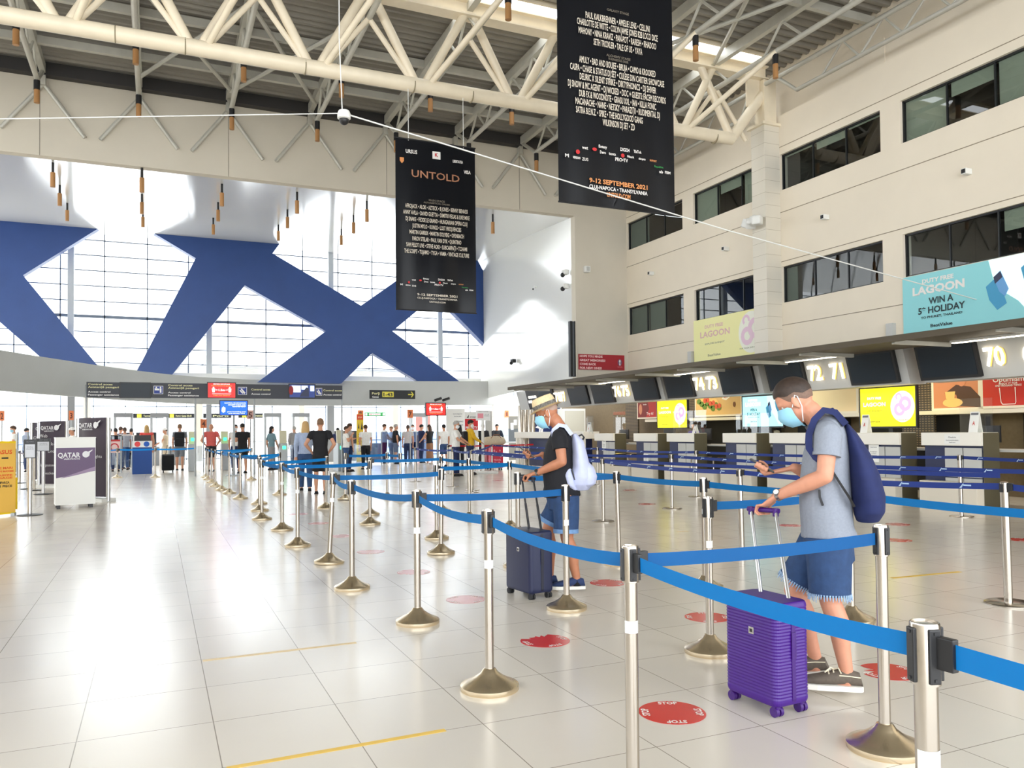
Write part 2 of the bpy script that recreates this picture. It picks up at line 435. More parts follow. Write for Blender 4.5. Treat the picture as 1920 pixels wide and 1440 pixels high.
m = MB(); m.bx((10.87, 20.3, 2.95), (10.95, 20.42, 4.55)); m.bx((11.0, 20.3, 2.95), (11.04, 20.42, 4.55)); struct('trim_3', m, M_frame, 'short steel rail standing at the splayed wall edge', 'rail')

# corrugated roof with a daylight slot above the big truss
m = MB(); ZR = 9.72
def corr(x0, x1, y0, y1):
    p = .24; n = int(round((y1-y0)/p)); rows = []
    for i in range(n):
        for f, z in ((0, 0), (.32, 0), (.5, .07), (.82, .07)): rows.append((y0+(y1-y0)*(i+f)/n, ZR+z))
    rows.append((y1, ZR))
    A = [m.bm.verts.new((x0, y, z)) for y, z in rows]; B = [m.bm.verts.new((x1, y, z)) for y, z in rows]
    for i in range(len(rows)-1): m.bm.faces.new((A[i], B[i], B[i+1], A[i+1]))
corr(-14.2, 13.4, -8, 13.85); corr(-14.2, 13.4, 14.95, YB+.1); corr(-14.2, 4.75, 13.85, 14.95); corr(12.45, 13.4, 13.85, 14.95)
struct('ceiling', m, M_roof, 'grey corrugated metal roof deck', 'ceiling')
m = MB()
for a in ((4.7, 13.8, 4.75, 15.0), (12.45, 13.8, 12.5, 15.0)): m.bx((a[0], a[1], ZR-.03), (a[2], a[3], ZR+.1))
for y in (13.81, 14.95): m.bx((4.7, y, ZR-.03), (12.5, y+.04, ZR+.1))
struct('trim_4', m, M_truss, 'cream kerb of the roof light slot', 'kerb')
m = MB(); m.bx((-18, YB-.25, 9.42), (XW, YB-.02, 9.7)); struct('trim_5', m, mat('eaves_gap_shade', lin(52, 50, 50), .6), 'dark eaves beam where roof and back wall meet', 'beam')  # shade of the eaves gap put in as a dark strip

# tiled column carrying the truss
m = MB(); m.bx((12.5, 14.01, 2.9), (XW+.05, 14.45, 8.25)); o = struct('wall_column', m, M_tilec, 'cream tiled column carrying the end of the big truss', 'column')
m = MB(); m.bx((12.42, 13.95, 8.25), (XW+.1, 14.5, 8.31)); m.slab((12.55, 14.05, 8.31), (0, .3, 0), (0, 0, 1.0), (.35, 0, 0)); m.slab((12.2, 14.2, 8.7), (.5, 0, 0), (0, 0, .65), (0, .06, 0)); m.build('cap_plate', M_truss, o)

# lower level: recess behind the desks, canopy, tiled end wall
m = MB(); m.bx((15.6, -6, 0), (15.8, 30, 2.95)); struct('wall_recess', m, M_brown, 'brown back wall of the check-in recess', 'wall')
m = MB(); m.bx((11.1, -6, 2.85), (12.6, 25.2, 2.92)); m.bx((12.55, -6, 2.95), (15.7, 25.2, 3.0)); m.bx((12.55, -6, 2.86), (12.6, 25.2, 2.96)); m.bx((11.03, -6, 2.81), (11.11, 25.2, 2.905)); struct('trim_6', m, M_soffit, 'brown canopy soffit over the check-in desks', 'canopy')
m = MB(); m.poly([(14.25, 34.2, 0), (15.0, 34.2, 0), (15.0, 34.2, 2.1), (16.2, 34.2, 2.1), (16.2, 34.2, 0), (26, 34.2, 0), (26, 34.2, 3.05), (14.25, 34.2, 3.05)], (), (0, .2, 0))
m.bx((15.8, 30, 0), (26, 30.05, .01))
struct('wall_tiled', m, M_tile, 'white tiled end wall behind the far check-in desk', 'wall')
m = MB(); m.bx((14.6, 36.0, 0), (17, 36.1, 2.4)); struct('wall_corridor', m, mat('grey_corridor', lin(120, 118, 114), .8), 'grey corridor wall behind the doorway', 'wall')

# curved grey fascia above the security gates
ZB, ZT = 2.617, 3.70
fp = [(-140, 722)] + [(-60, 728), (0, 732), (60, 737), (125, 742), (188, 746.8), (250, 751), (312, 754.6), (375, 757.3), (475, 759.4), (560, 760), (640, 760), (800, 759.5), (926, 759)]
pts = [G(x, y, ZB) for x, y in fp]
m = MB(); n0 = []
for p in pts: n0.append([m.bm.verts.new((p.x, p.y+dy, z)) for dy, z in ((0, ZB), (0, ZT), (.5, ZT), (.5, ZB))])
m.skin(n0)
struct('trim_7', m, M_fascia, 'curved grey fascia above the security gates', 'fascia', True)

# blue lattice in front of the far glazing
poly1 = [(-160, 500), (-60, 404), (38, 413), (188, 426), (43, 516), (200, 706), (106, 696), (0, 604), (-90, 520), (-200, 640), (-260, 640)]
poly2 = [(283, 434), (527, 453), (511, 475), (677, 573), (744, 526), (830, 466), (900, 473), (896, 489), (917, 528), (918, 655), (818, 553), (736, 621), (872, 723), (794, 721), (698, 662), (640, 719), (484, 716), (611, 621), (459, 535), (315, 712), (250, 708), (367, 484)]
m = MB()
for pl in (poly1, poly2):
    m.poly([OY(x, y, YL) for x, y in pl], (), (0, .42, 0))
L = m.build('lattice_screen', M_blue); tag(L, 'big navy blue crossing lattice in front of the far window wall', 'lattice', None, 'structure')
wn = thing('window_9', 'tall far window wall behind the blue lattice', 'window', (0, 36.4, 3.7), None, 'structure')
m = MB(); YG = 36.4
zs = [3.72+.62*i for i in range(11)]
for i, z in enumerate(zs):
    h = .06 if i == 4 else .02
    m.bx((-18, YG-.03, z-h), (15.6, YG+.03, z+h))
xs = [-.35+1.58*i for i in range(-11, 11)]
for i, x in enumerate(xs): m.bx((x-.022, YG-.03, 3.7), (x+.022, YG+.03, 9.75))
m.build('mullion', M_mull, wn)
for px in (-190, 133, 392, 620, 824):
    x = OY(px, 560, YG-.2).x; m = MB(); m.bx((x-.11, YG-.32, 3.0), (x+.11, YG-.1, 9.8)); m.build('post', M_mullt, wn)
m = MB(); m.quad((-18, YG, 3.7), (15.6, YG, 3.7), (15.6, YG, 9.8), (-18, YG, 9.8)); m.build('pane', M_glass, wn)
wn = thing('window_10', 'low far window wall behind the security gates', 'window', (0, 47, 0), None, 'structure')
m = MB()
for i in range(-16, 24): m.bx((i*1.5-.02, 46.95, 0), (i*1.5+.02, 47.05, 4.6))
for z in (.05, .95, 2.9, 4.55): m.bx((-24, 46.95, z-.025), (36, 47.05, z+.025))
m.build('mullion', M_mull, wn)
m = MB(); m.quad((-24, 47, 0), (36, 47, 0), (36, 47, 4.6), (-24, 47, 4.6)); m.build('pane', M_glass, wn)
m = MB(); m.bx((-24, 36.0, 3.74), (36, 36.5, 3.95))
for i in range(12): m.tube([(-24, 37+i*.85, 4.3), (36, 37+i*.85, 4.3)], .06, 8)
for i in range(-12, 20): m.tube([(i*1.8, 36.5, 4.35), (i*1.8, 47, 4.35)], .05, 8)
struct('ceiling_far', m, M_white, 'white roof grid over the security hall', 'ceiling')
def hall_col(px0, px1, Y, mm, nm, lab, z1=4.2):
    a, b = OY(px0, 800, Y).x, OY(px1, 800, Y).x
    m = MB(); m.bx((a, Y, 0), (b, Y+(b-a), z1)); struct(nm, m, mm, lab, 'column')
M_gcol = mat('grey_column_paint', lin(140, 142, 144), .45); M_wcol = mat('pale_column_paint', lin(196, 186, 172), .5)
hall_col(126, 140, 37.2, M_gcol, 'wall_pillar_left', 'grey steel column behind the number 3 placard')
hall_col(387, 397, 39.5, M_gcol, 'wall_pillar_middle', 'grey steel column behind the number 4 placard')
hall_col(614, 627, 39.0, M_gcol, 'wall_pillar_right', 'grey steel column left of the yellow roll-up banner')
hall_col(156, 170, 44.5, M_wcol, 'wall_pillar_pale_left', 'pale column behind the tall dark airline totem')
hall_col(366, 380, 44.5, M_wcol, 'wall_pillar_pale_middle', 'pale column left of the blue screen')
hall_col(561, 571, 44.5, M_wcol, 'wall_pillar_pale_centre', 'pale column above the long-haired woman')
hall_col(737, 747, 43.0, M_wcol, 'wall_pillar_pale_right', 'pale column left of the number 7 placard')

# ------------------------------------------------------------------ roof steelwork
YT, ZC = 14.2, 7.80
t = thing('roof_truss', 'big cream tubular truss running across the hall to the tiled column', 'truss', (-14, YT, ZC))
m = MB(); m.tube([(-14, YT, ZC), (11.75, YT, ZC+.08)], .135, 18); m.build('bottom_chord', M_truss, t, True)
m = MB()
for x in (-11.0, -8.0, -5.0, -.62, .42, 2.37, 4.35, 5.5, 11.25): m.lathe([(.137, 0), (.139, .005), (.139, .015), (.137, .02)], (0, 0, 0), 18); bmesh.ops.rotate(m.bm, cent=V((0, 0, 0)), matrix=Matrix.Rotation(math.pi/2, 3, 'Y'), verts=m.bm.verts[-72:]); bmesh.ops.translate(m.bm, vec=V((x, YT, ZC+.04)), verts=m.bm.verts[-72:])
m.build('weld_ring', mat('weld_line', lin(150, 138, 110), .6), t, True)
m = MB(); m.bx((-14, YT-.15, 9.33), (12.7, YT+.15, 9.36)); m.bx((-14, YT-.15, 9.6), (12.7, YT+.15, 9.63)); m.bx((-14, YT-.04, 9.36), (12.7, YT+.04, 9.6)); m.build('top_beam', M_truss, t)
nodes = [-1.357+1.95*i for i in range(-5, 7)] + [11.8]
sec = [-.366+1.95*i for i in range(-6, 7)]
for x in nodes:
    for sx in (-.9, .9):
        if x > 11 and sx > 0: continue
        m = MB(); m.tube([(x+sx*.08, YT, ZC+.06), (x+sx, YT, 9.4)], .085, 12); m.build('diagonal', M_truss, t, True)
m = MB(); m.tube([(11.72, YT, ZC+.08), (12.62, YT, 9.0)], .12, 16); m.build('end_strut', M_truss, t, True)
for x in sec:
    if x > 12: continue
    for sx in (-.82, .82):
        m = MB(); m.tube([(x, YT+.02, 8.95), (x+sx, YT+.02, ZC+.1)], .05, 10); m.build('thin_strut', M_truss, t, True)
    m = MB(); m.tube([(x-.8, YT-.05, ZC+.12), (x, 12.3, 8.95)], .055, 10); m.build('brace', M_truss, t, True)
M_lampb = mat('rust_lamp_body', lin(176, 128, 78), .5)
SECL = {-4: 'third from the left edge', }
nvis = 0
for i, x in enumerate(sec):
    t = thing('roof_joist', 'grey roof joist meeting the back wall %s' % ('far out to the left', 'beyond the left edge', 'left of the frame', 'just left of the frame', 'just inside the frame at the left', 'above the left window bay', 'above the blue lattice left end', 'above the middle of the blue lattice', 'just left of the dome camera', 'just left of the far banner', 'behind the far banner', 'between the two banners', 'above the right end of the window')[min(i, 12)], 'joist', (x, YB, 8.95), 'roof joists')
    mm = M_truss2
    m = MB(); m.bx((x-.06, -6, 9.45), (x+.06, YB-.2, 9.66)); m.build('top_flange', mm, t)
    m = MB(); m.tube([(x, -6, 8.95), (x, YB-1.1, 8.95)], .055, 10); m.build('bottom_chord', mm, t, True)
    y = 5.0
    while y < YB-1.2:
        for a, b in ((y, y+.55), (y+1.1, y+.55)):
            m = MB(); m.tube([(x, a, 8.95), (x, b, 9.48)], .028, 7); m.build('web_member', mm, t, True)
        y += 1.1 if y > 12 else 2.2
    m = MB(); m.tube([(x, YB-1.1, 8.95), (x, YB-.3, 9.45)], .05, 8); m.build('end_member', mm, t, True)
    # wall bracket and V struts flat on the back wall
    m = MB(); m.bx((x-.05, YB-.2, 9.2), (x+.05, YB, 9.45)); m.build('wall_bracket', M_truss2, t)
    for sx in (-.82, .82):
        m = MB(); m.tube([(x, YB-.06, 9.27), (x+sx, YB-.05, 8.17)], .045, 8); m.build('wall_strut', M_truss2, t, True)
    if -4.5 < x < 12.5:
        for y in (YB-1.15, 16.6, 12.35):
            l = thing('roof_spotlight', 'small rust-brown spotlight clipped to a roof joist', 'spotlight', (x, y, 8.62), 'rust-brown roof spotlights')
            m = MB(); m.tube([(x, y, 8.70), (x, y, 8.42)], .055, 10); m.build('body', M_lampb, l, True)
            m = MB(); m.tube([(x, y, 8.9), (x, y, 8.70)], .062, 10); m.build('clamp', M_black, l, True)
# edge joist along the right wall
t = thing('roof_joist', 'cream edge joist running along the top of the right wall', 'joist', (12.75, 0, 8.7))
m = MB(); m.tube([(12.6, -6, 9.2), (12.6, YB-.4, 9.2)], .05, 10); m.build('top_chord', M_truss2, t, True)
m = MB(); m.tube([(12.7, -6, 8.75), (12.7, 13.2, 8.75), (12.62, 13.7, 9.2)], .045, 10); m.build('bottom_chord', M_truss2, t, True)
m = MB(); m.tube([(12.7, YB-.4, 8.75), (12.7, 15.0, 8.75), (12.62, 14.6, 9.2)], .045, 10); m.build('bottom_chord', M_truss2, t, True)
for i in range(16):
    y = 3.5+i*1.0
    if y < 12.5 or 14.9 < y < 19.2:
        m = MB(); m.tube([(12.7, y, 8.75), (12.62, y+.35, 9.2), (12.7, y+1.0, 8.75)], .025, 7); m.build('web_member', M_truss2, t, True)
for j, (y, lab) in enumerate(((16.9, 'beyond the big truss'), (18.9, 'nearest the back wall'), (11.6, 'on the near side of the big truss'), (9.0, 'second on the near side of the big truss'))):
    m = MB(); m.bx((-18, y-.05, 9.5), (13.2, y+.05, 9.66)); tag(m.build('roof_purlin', M_truss2), 'grey roof purlin running across the hall, ' + lab, 'purlin')
for j, (a, b, c, lab) in enumerate(((sec[6], sec[7], 15.4, 'above the left end of the blue lattice'), (sec[7], sec[8], 15.4, 'left of the dome camera'), (sec[11], sec[12], 10.2, 'right of the near banner'), (sec[10], sec[11], 10.2, 'behind the near banner'))):
    m = MB(); m.tube([(a, c, 9.42), (b, c+4.2, 9.42)], .045, 8); m.tube([(b, c, 9.4), (a, c+4.2, 9.4)], .045, 8); tag(m.build('roof_cross_brace', M_truss2, None, True), 'X-shaped roof brace ' + lab, 'brace')
# ------------------------------------------------------------------ check-in desks
M_dfront = mat('white_desk_fascia', lin(244, 240, 230), .35)
M_dgrey = mat('grey_desk_door', lin(196, 196, 192), .4)
M_dside = mat('olive_desk_side', lin(92, 86, 66), .45)
M_plinth = mat('pale_plinth', lin(222, 214, 198), .5)
M_screen = mat('dark_screen', (.016, .024, .034), .3, spec=.25)
M_plex = glass('acrylic_shield', (.97, .98, .98), .05)
M_paper = mat('white_paper', lin(244, 244, 240), .6)
M_printed = mat('grey_print', lin(120, 120, 126), .6)
M_redprint = mat('red_print', lin(200, 60, 50), .6)
DESK = [(21.20, '77'), (18.90, '76'), (17.23, '75'), (14.85, '74'), (13.20, '73'), (10.86, '72'), (9.22, '71'), (6.9, '70')]
DL = ['white-topped check-in desk farthest away, half hidden by the man in the straw hat', 'white-topped check-in desk below the screen left of the yellow display', 'white-topped check-in desk in front of the small yellow display', 'white-topped check-in desk under the food poster, its side olive brown', 'white-topped check-in desk half hidden by the man in grey polo', 'white-topped check-in desk just behind the navy backpack', 'white-topped check-in desk with notice, right of the large yellow display', 'white-topped check-in desk at the right edge of the frame']
XD = 12.8
for i, (y0, nm) in enumerate(DESK[:7]):
    y1 = y0+1.16
    t = thing('check_in_desk', DL[i], 'check-in desk', (XD, y0, 0), 'check-in desks', None, False)
    if i == 0:
        first = t
        m = MB(); m.bx((0, 0, 1.07), (.46, 1.16, 1.3), .008); m.build('desk_top', M_dfront, t)
        m = MB(); m.bx((.10, 0, .1), (.42, 1.16, 1.07)); m.mi = 1; m.bx((.06, -.012, .0), (.46, 0, 1.295)); m.build('body', [M_navy, M_dside], t)
        for a in (.04, .40):
            m = MB(); m.bx((.075, a, .52), (.1, a+.34, 1.03), .004); m.build('door', M_dgrey, t)
            m = MB(); m.bx((.075, a, .14), (.1, a+.34, .50), .004); m.build('panel', M_dgrey, t)
        m = MB(); m.bx((-.12, .0, 0), (.1, 1.12, .44), .01); m.build('plinth', M_plinth, t)
    else:
        for ch in list(first.children):
            c = ch.copy(); COL.objects.link(c); c.parent = t
# the business desk beyond them, on legs
t = thing('check_in_desk', 'wide white counter on square legs left of the straw-hatted man', 'check-in desk', (12.8, 23, 0), 'check-in desks')
m = MB(); m.bx((12.7, 22.9, 1.13), (13.3, 28.4, 1.36), .01); m.build('desk_top', M_dfront, t)
m = MB(); m.bx((12.95, 23.2, .1), (13.2, 27.6, 1.12)); m.build('front_panel', M_navy, t)
for y in (23.05, 27.9, 28.3):
    m = MB(); m.bx((12.74, y-.05, 0), (12.84, y+.05, 1.13)); m.build('leg', M_dfront, t)

# baggage scales between desks, with rail posts
for i, y in enumerate((20.15, 16.2, 12.25)):
    t = thing('baggage_scale', 'low steel baggage belt between desks, %s' % ('the farthest', 'below the food poster', 'behind the man in grey polo')[i], 'baggage belt', (12.6, y, 0), 'baggage belts')
    m = MB(); m.bx((12.62, y-.05, 0), (13.6, y+.95, .32), .01); m.build('housing', M_plinth, t)
    m = MB(); m.bx((12.7, y+.02, .32), (13.6, y+.88, .345)); m.build('belt_surface', M_rubber, t)
    for q in (.0, .9):
        m = MB(); m.tube([(12.66, y+q, .32), (12.66, y+q, .62), (12.8, y+q, .68), (13.3, y+q, .68)], .018, 8); m.build('guard_rail', M_steel, t, True)

# sign boxes over the desks: two tilted screens and the desk numbers
M_box = mat('grey_sign_box', lin(190, 191, 190), .5)
M_num = mat('lit_number', (1.0, .98, .9), .5, emit=.9, ecol=(1, .97, .85))
M_numside = mat('number_edge', lin(196, 160, 70), .5, emit=.15)
XB, XB2, BZ0, BZ1 = 12.7, 12.9, 2.22, 2.92
def yb(px, py=700): return OX(px, py, XB).y
BOX = [(20.6*1.058+.45, 28.2, [(1009, 1036), (1064, 1099)], [('78', 1038, 1052), ('77', 1054, 1063)], 'farthest', '78 and 77'),
       (18.55, 22.3, [(1108, 1146), (1183, 1229)], [('76', 1148, 1163), ('75', 1167, 1183)], 'second farthest', '76 and 75'),
       (14.6, 18.38, [(1245, 1295), (1348, 1411)], [('74', 1298, 1319), ('73', 1326, 1347)], 'third', '74 and 73'),
       (10.66, 14.35, [(1436, 1505), (1588, 1681)], [('72', 1512, 1540), ('71', 1557, 1584)], 'behind the grey-shirted man', '72 and 71'),
       (6.9, 10.35, [(1718, 1831)], [('70', 1841, 1884), ('69', 1912, 1955)], 'nearest', '70')]
def tilt_panel(y0, y1, x_off=0.0):
    """frame on the tilted front of the boxes, seen from the hall (left = far end)"""
    O = V((XB2-x_off, y1, BZ0)); Rx = V((0, y0-y1, 0)); Uy = V((XB-XB2, 0, BZ1-BZ0)); N = V((-(BZ1-BZ0), 0, XB-XB2)).normalized()
    return (O, Rx, Uy, N)
for bi, (y0, y1, scr, nums, wl, nl) in enumerate(BOX):
    t = thing('desk_sign_box', 'grey hanging sign box reading %s, %s of the row' % (nl, wl) if bi != 3 else 'grey hanging sign box reading 72 and 71 behind the grey-shirted man', 'sign box', (XB, (y0+y1)/2, BZ0), 'desk number sign boxes')
    m = MB(); n0 = [[m.bm.verts.new(p) for p in ((XB2, y, BZ0), (XB, y, BZ1), (XB+.62, y, BZ1), (XB+.62, y, BZ0))] for y in (y0, y1)]
    m.skin(n0); m.build('housing', M_box, t)
    fr = tilt_panel(y0, y1); Wd = y1-y0; N = fr[3]; ex = V((0, -1, 0)); ey = fr[2].normalized(); Hh = fr[2].length
    for a, b in scr:
        ya, yb_ = yb(a), yb(b); yb_ = max(yb_, y0+.18)
        O = fr[0] + ex*(y1-ya) + ey*(.05); w = ya-yb_
        m = MB(); m.slab(O, ex*w, ey*(Hh-.08), N*.07)
        sc_ = m.build('screen', M_black, t)
        m = MB(); m.slab(O+ex*.05+ey*.05+N*.07, ex*(w-.10), ey*(Hh-.18), N*.004); m.build('display', M_screen, sc_)
    for s, a, b in nums:
        u = (y1-yb((a+b)/2 - (7 if s in ('77', '75', '73', '71') else 3)))/Wd; w = abs(yb(a)-yb(b))/Wd*.92
        for nmx, off, mm, sh in (('number_edge', .012, M_numside, .006), ('number', .03, M_num, 0)):
            m = MB(); letters(m, fr, [(s, u+sh, .52-sh, .44, w*.96)], off, .025)
            m.build(nmx, mm, t)
    for y in (y0+.5, y1-.5):
        m = MB(); m.tube([(XB+.3, y, BZ1), (XB+.3, y, 2.96)], .03, 8); m.build('hanger', M_truss2, t, True)
    if bi == 0:
        ya, yb_ = yb(985), yb(1007)
        m = MB(); O = fr[0]+ex*(y1-ya)+N*.01; m.slab(O, ex*(ya-yb_), fr[2], N*.02); p = m.build('black_sign', M_black, t)
        f2 = (O+N*.03, ex*(ya-yb_), fr[2], N)
        m = MB(); letters(m, f2, [('CHECK-IN', .5, .64, .13, .66), ('SPEED CHECK', .5, .40, .13, .8)], .004, .03); m.build('lettering', M_num, p)
# strip lamps under the canopy
for i, y in enumerate((8.55, 12.45, 16.45, 20.3)):
    t = thing('strip_lamp', 'slim warm strip lamp under the canopy %s' % ('nearest the right edge', 'above the head of the grey-shirted man', 'right of the tiled column', 'farthest of the row')[i], 'lamp', (12.2, y, 2.82))
    m = MB(); m.bx((12.2, y-.75, 2.81), (12.3, y+.75, 2.85)); m.build('housing', M_white, t)
    m = MB(); m.bx((12.21, y-.72, 2.80), (12.29, y+.72, 2.81)); m.build('tube', mat('warm_tube', (1, .9, .7), .5, emit=3), t)
for i, y in enumerate((8.0, 12.0, 16.0, 20.0, 24.0)):
    ld = bpy.data.lights.new('recess_light', 'AREA'); ld.shape = 'RECTANGLE'; ld.size = .5; ld.size_y = 2.6; ld.energy = 9; ld.color = (1, .9, .74)
    lo = bpy.data.objects.new('recess_light', ld); COL.objects.link(lo); lo.location = (14.0, y, 2.9)
for i, y in enumerate((24.0, 20.2, 16.4, 12.5, 8.6)):
    for q in (0, 1):
        m = MB(); m.bx((11.15, y-.9+q*1.8, 2.78), (12.5, y-.84+q*1.8, 2.85)); tag(m.build('canopy_bracket', M_truss2), 'pale bracket under the canopy, %s end of sign box %s' % (('far', 'near')[1-q], ('78 and 77', '76 and 75', '74 and 73', '72 and 71', '70')[i]), 'bracket', 'canopy brackets')

# recess dressing: wall panels, posters, displays
XR_ = 14.9
def side_frame(px0, pyt, px1, pyb, X):
    a, b = OX(px0, pyb, X), OX(px1, pyb, X); zt = OX(px0, pyt, X).z
    return (a, V((0, b.y-a.y, 0)), V((0, 0, zt-a.z)), V((-1, 0, 0)))
def poster(name, label, cat, fr, mm, parts, thick=.03, frame_mat=None, fw=.05):
    O, Rx, Uy, N = fr
    t = thing(name, label, cat, O)
    m = MB(); m.slab(O-N*.001, Rx, Uy, -N*thick); m.build('board', mm, t)
    if frame_mat is not None:
        ex, ey = Rx.normalized(), Uy.normalized(); m = MB()
        for a, b, c in ((O-ex*fw-ey*fw, Rx+ex*2*fw, ey*fw), (O+Uy-ex*fw, Rx+ex*2*fw, ey*fw), (O-ex*fw, ex*fw, Uy), (O+Rx, ex*fw, Uy)): m.slab(a, b, c, -N*thick)
        m.build('frame', frame_mat, t)
    for pn, pm, fn in parts:
        m = MB(); fn(m, fr); m.build(pn, pm, t)
    return t
P_ = lambda n, r, g, b, e=0: mat(n, lin(r, g, b), .5, emit=e)
M_red = P_('poster_red', 190, 34, 30); M_dred = P_('poster_dark_red', 120, 22, 22); M_skin_p = P_('poster_skin', 200, 130, 96); M_sand = P_('poster_sand', 214, 176, 120)
M_wht = P_('poster_white', 244, 240, 236); M_leaf = P_('poster_leaf', 96, 128, 50); M_tom = P_('poster_tomato', 206, 84, 54); M_bread = P_('poster_bread', 226, 186, 116); M_brn = P_('poster_brown', 110, 60, 34)
poster('poster', 'dark red drinks poster reading Try it behind desk 75', 'poster', side_frame(1196, 754, 1231, 783, XR_), M_dred, [
    ('red_patch', M_red, lambda m, f: fpoly(m, f, [(.45, 0), (1, 0), (1, 1), (.55, 1), (.62, .5)], .003)),
    ('face', M_skin_p, lambda m, f: fdisc(m, f, .16, .52, .34, .004, 18, .55)),
    ('lettering', M_wht, lambda m, f: letters(m, f, [('Try it!', .66, .24, .16, .36), ('bottle', .4, .82, .07, .18)], .006))], frame_mat=M_plinth)
poster('poster', 'food poster of a stuffed sandwich on sand-coloured ground', 'poster', side_frame(1305, 743, 1389, 779, XR_), M_sand, [
    ('bread', M_bread, lambda m, f: (fdisc(m, f, .2, .78, .42, .004, 22, 1.3), fdisc(m, f, .42, .52, .3, .0045, 22, 1.4))),
    ('salad', M_leaf, lambda m, f: [fdisc(m, f, .08+.065*i, .70-.1*(i % 3)-.035*i, .15, .006, 9, 1.3) for i in range(8)]),
    ('tomato', M_tom, lambda m, f: [fdisc(m, f, .22+.065*i, .74-.08*i+.1*(i % 2), .13, .007, 12, 1.1) for i in range(6)]),
    ('price_tag', M_wht, lambda m, f: fpoly(m, f, [(.60, .78), (.70, .70), (.78, .85), (.76, .98), (.66, .98)], .005)),
    ('price_lettering', M_red, lambda m, f: letters(m, f, [('NEW', .69, .86, .1, .09)], .008)),
    ('emblem', M_brn, lambda m, f: (fdisc(m, f, .87, .48, .13, .005, 16, .8), fdisc(m, f, .87, .48, .05, .007, 10)))], frame_mat=M_plinth)
poster('poster', 'empty beige poster board behind the head of the man in grey polo', 'poster', side_frame(1500, 734, 1606, 774, XR_), P_('poster_beige', 232, 208, 164), [], frame_mat=M_plinth)
poster('poster', 'poster of a person with a pastry below sign 70', 'poster', side_frame(1751, 706, 1839, 766, XR_), P_('poster_warm', 196, 128, 92), [
    ('figure', P_('poster_dark_top', 70, 40, 40), lambda m, f: fpoly(m, f, [(.25, .45), (.5, .7), (.8, .62), (1, .3), (1, 0), (.55, .05), (.5, .4)], .004)),
    ('head', M_skin_p, lambda m, f: fdisc(m, f, .62, .86, .22, .005, 16, .7)),
    ('cake', M_bread, lambda m, f: (fpoly(m, f, [(.28, .28), (.46, .28), (.48, .5), (.26, .5)], .006), fdisc(m, f, .42, .16, .14, .0055, 16, 2.4)))], frame_mat=M_plinth)
poster('poster', 'red poster reading Optimism with a glass outline, right edge', 'poster', side_frame(1839, 700, 1958, 762, XR_), M_red, [
    ('lettering', M_wht, lambda m, f: letters(m, f, [('Optimism', .46, .78, .15, .5), ('ENJOY IT FOR', .46, .65, .055, .3), ('ONE THOUSAND THINGS', .46, .59, .055, .42)], .004)),
    ('glass_outline', M_wht, lambda m, f: [fpoly(m, f, q, .004) for q in ([(.31, .53), (.325, .53), (.345, .1), (.335, .1)], [(.56, .53), (.575, .53), (.58, .1), (.57, .1)], [(.335, .1), (.345, .1), (.37, .05), (.56, .05), (.57, .1), (.58, .1), (.565, .03), (.36, .03)])])], frame_mat=M_plinth)
# shelf line and dark office openings under the posters
m = MB(); m.bx((14.75, 4, 1.66), (15.55, 22.4, 1.74)); tag(m.build('wall_shelf', M_plinth), 'long pale shelf under the posters behind the desks', 'shelf')
m = MB()
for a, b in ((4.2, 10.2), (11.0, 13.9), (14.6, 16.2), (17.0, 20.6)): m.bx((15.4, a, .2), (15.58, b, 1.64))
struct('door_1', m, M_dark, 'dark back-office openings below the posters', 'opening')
m = MB()
for a, b in ((1422, 1446), (1690, 1750), (1172, 1195), (1290, 1304)): m.bx((14.92, OX(b, 700, 14.92).y, .9), (14.97, OX(a, 700, 14.92).y, 2.93))
struct('trim_8', m, M_weave, 'brown perforated panels between the posters', 'panel')

# advertising displays on the desk line
M_yel = mat('yellow_display', lin(238, 226, 10), .4, emit=.32); M_cyan = mat('cyan_display', lin(150, 222, 232), .4, emit=.3); M_teal = mat('teal_patch', lin(60, 178, 204), .4, emit=.2)
M_pink = mat('pink_print', lin(226, 150, 214), .5, emit=.3); M_pale = mat('pale_halo', lin(246, 240, 200), .5, emit=.3); M_ink = mat('dark_ink', lin(24, 52, 58), .5); M_boat = mat('boat_blue', lin(60, 110, 190), .5, emit=.15)
M_wlit = mat('lit_white', (.95, .95, .93), .5, emit=.3)
def flamingo(m, f, u=.78, v=.55, s=1.0):
    fdisc(m, f, u-.05, v-.12, .17*s, .008, 22, 1, .08*s); fdisc(m, f, u+.05, v+.02, .19*s, .0085, 22, 1, .09*s); fdisc(m, f, u-.06, v+.2, .1*s, .009, 18, 1, .05*s, -20, 230); return m
def yellow_ad(fr, name, label, stand=True):
    t = poster(name, label, 'display', fr, M_yel, [
        ('halo', M_pale, lambda m, f: fdisc(m, f, .78, .5, .4, .004, 26, .9)),
        ('ring_print', M_pink, lambda m, f: flamingo(m, f)),
        ('white_lettering', M_wlit, lambda m, f: letters(m, f, [('DUTY FREE', .27, .74, .06, .26)], .005)),
        ('pink_lettering', M_pink, lambda m, f: letters(m, f, [('LAGOON', .27, .58, .1, .42)], .005, .035)),
        ('dark_lettering', M_ink, lambda m, f: letters(m, f, [('EXPLORE & ENJOY', .27, .41, .035, .28), ('BestValue', .27, .13, .045, .2), ('FOR YOUR 2ND PRODUCT', .78, .16, .03, .34)], .005))], .06, M_black, .035)
    return t
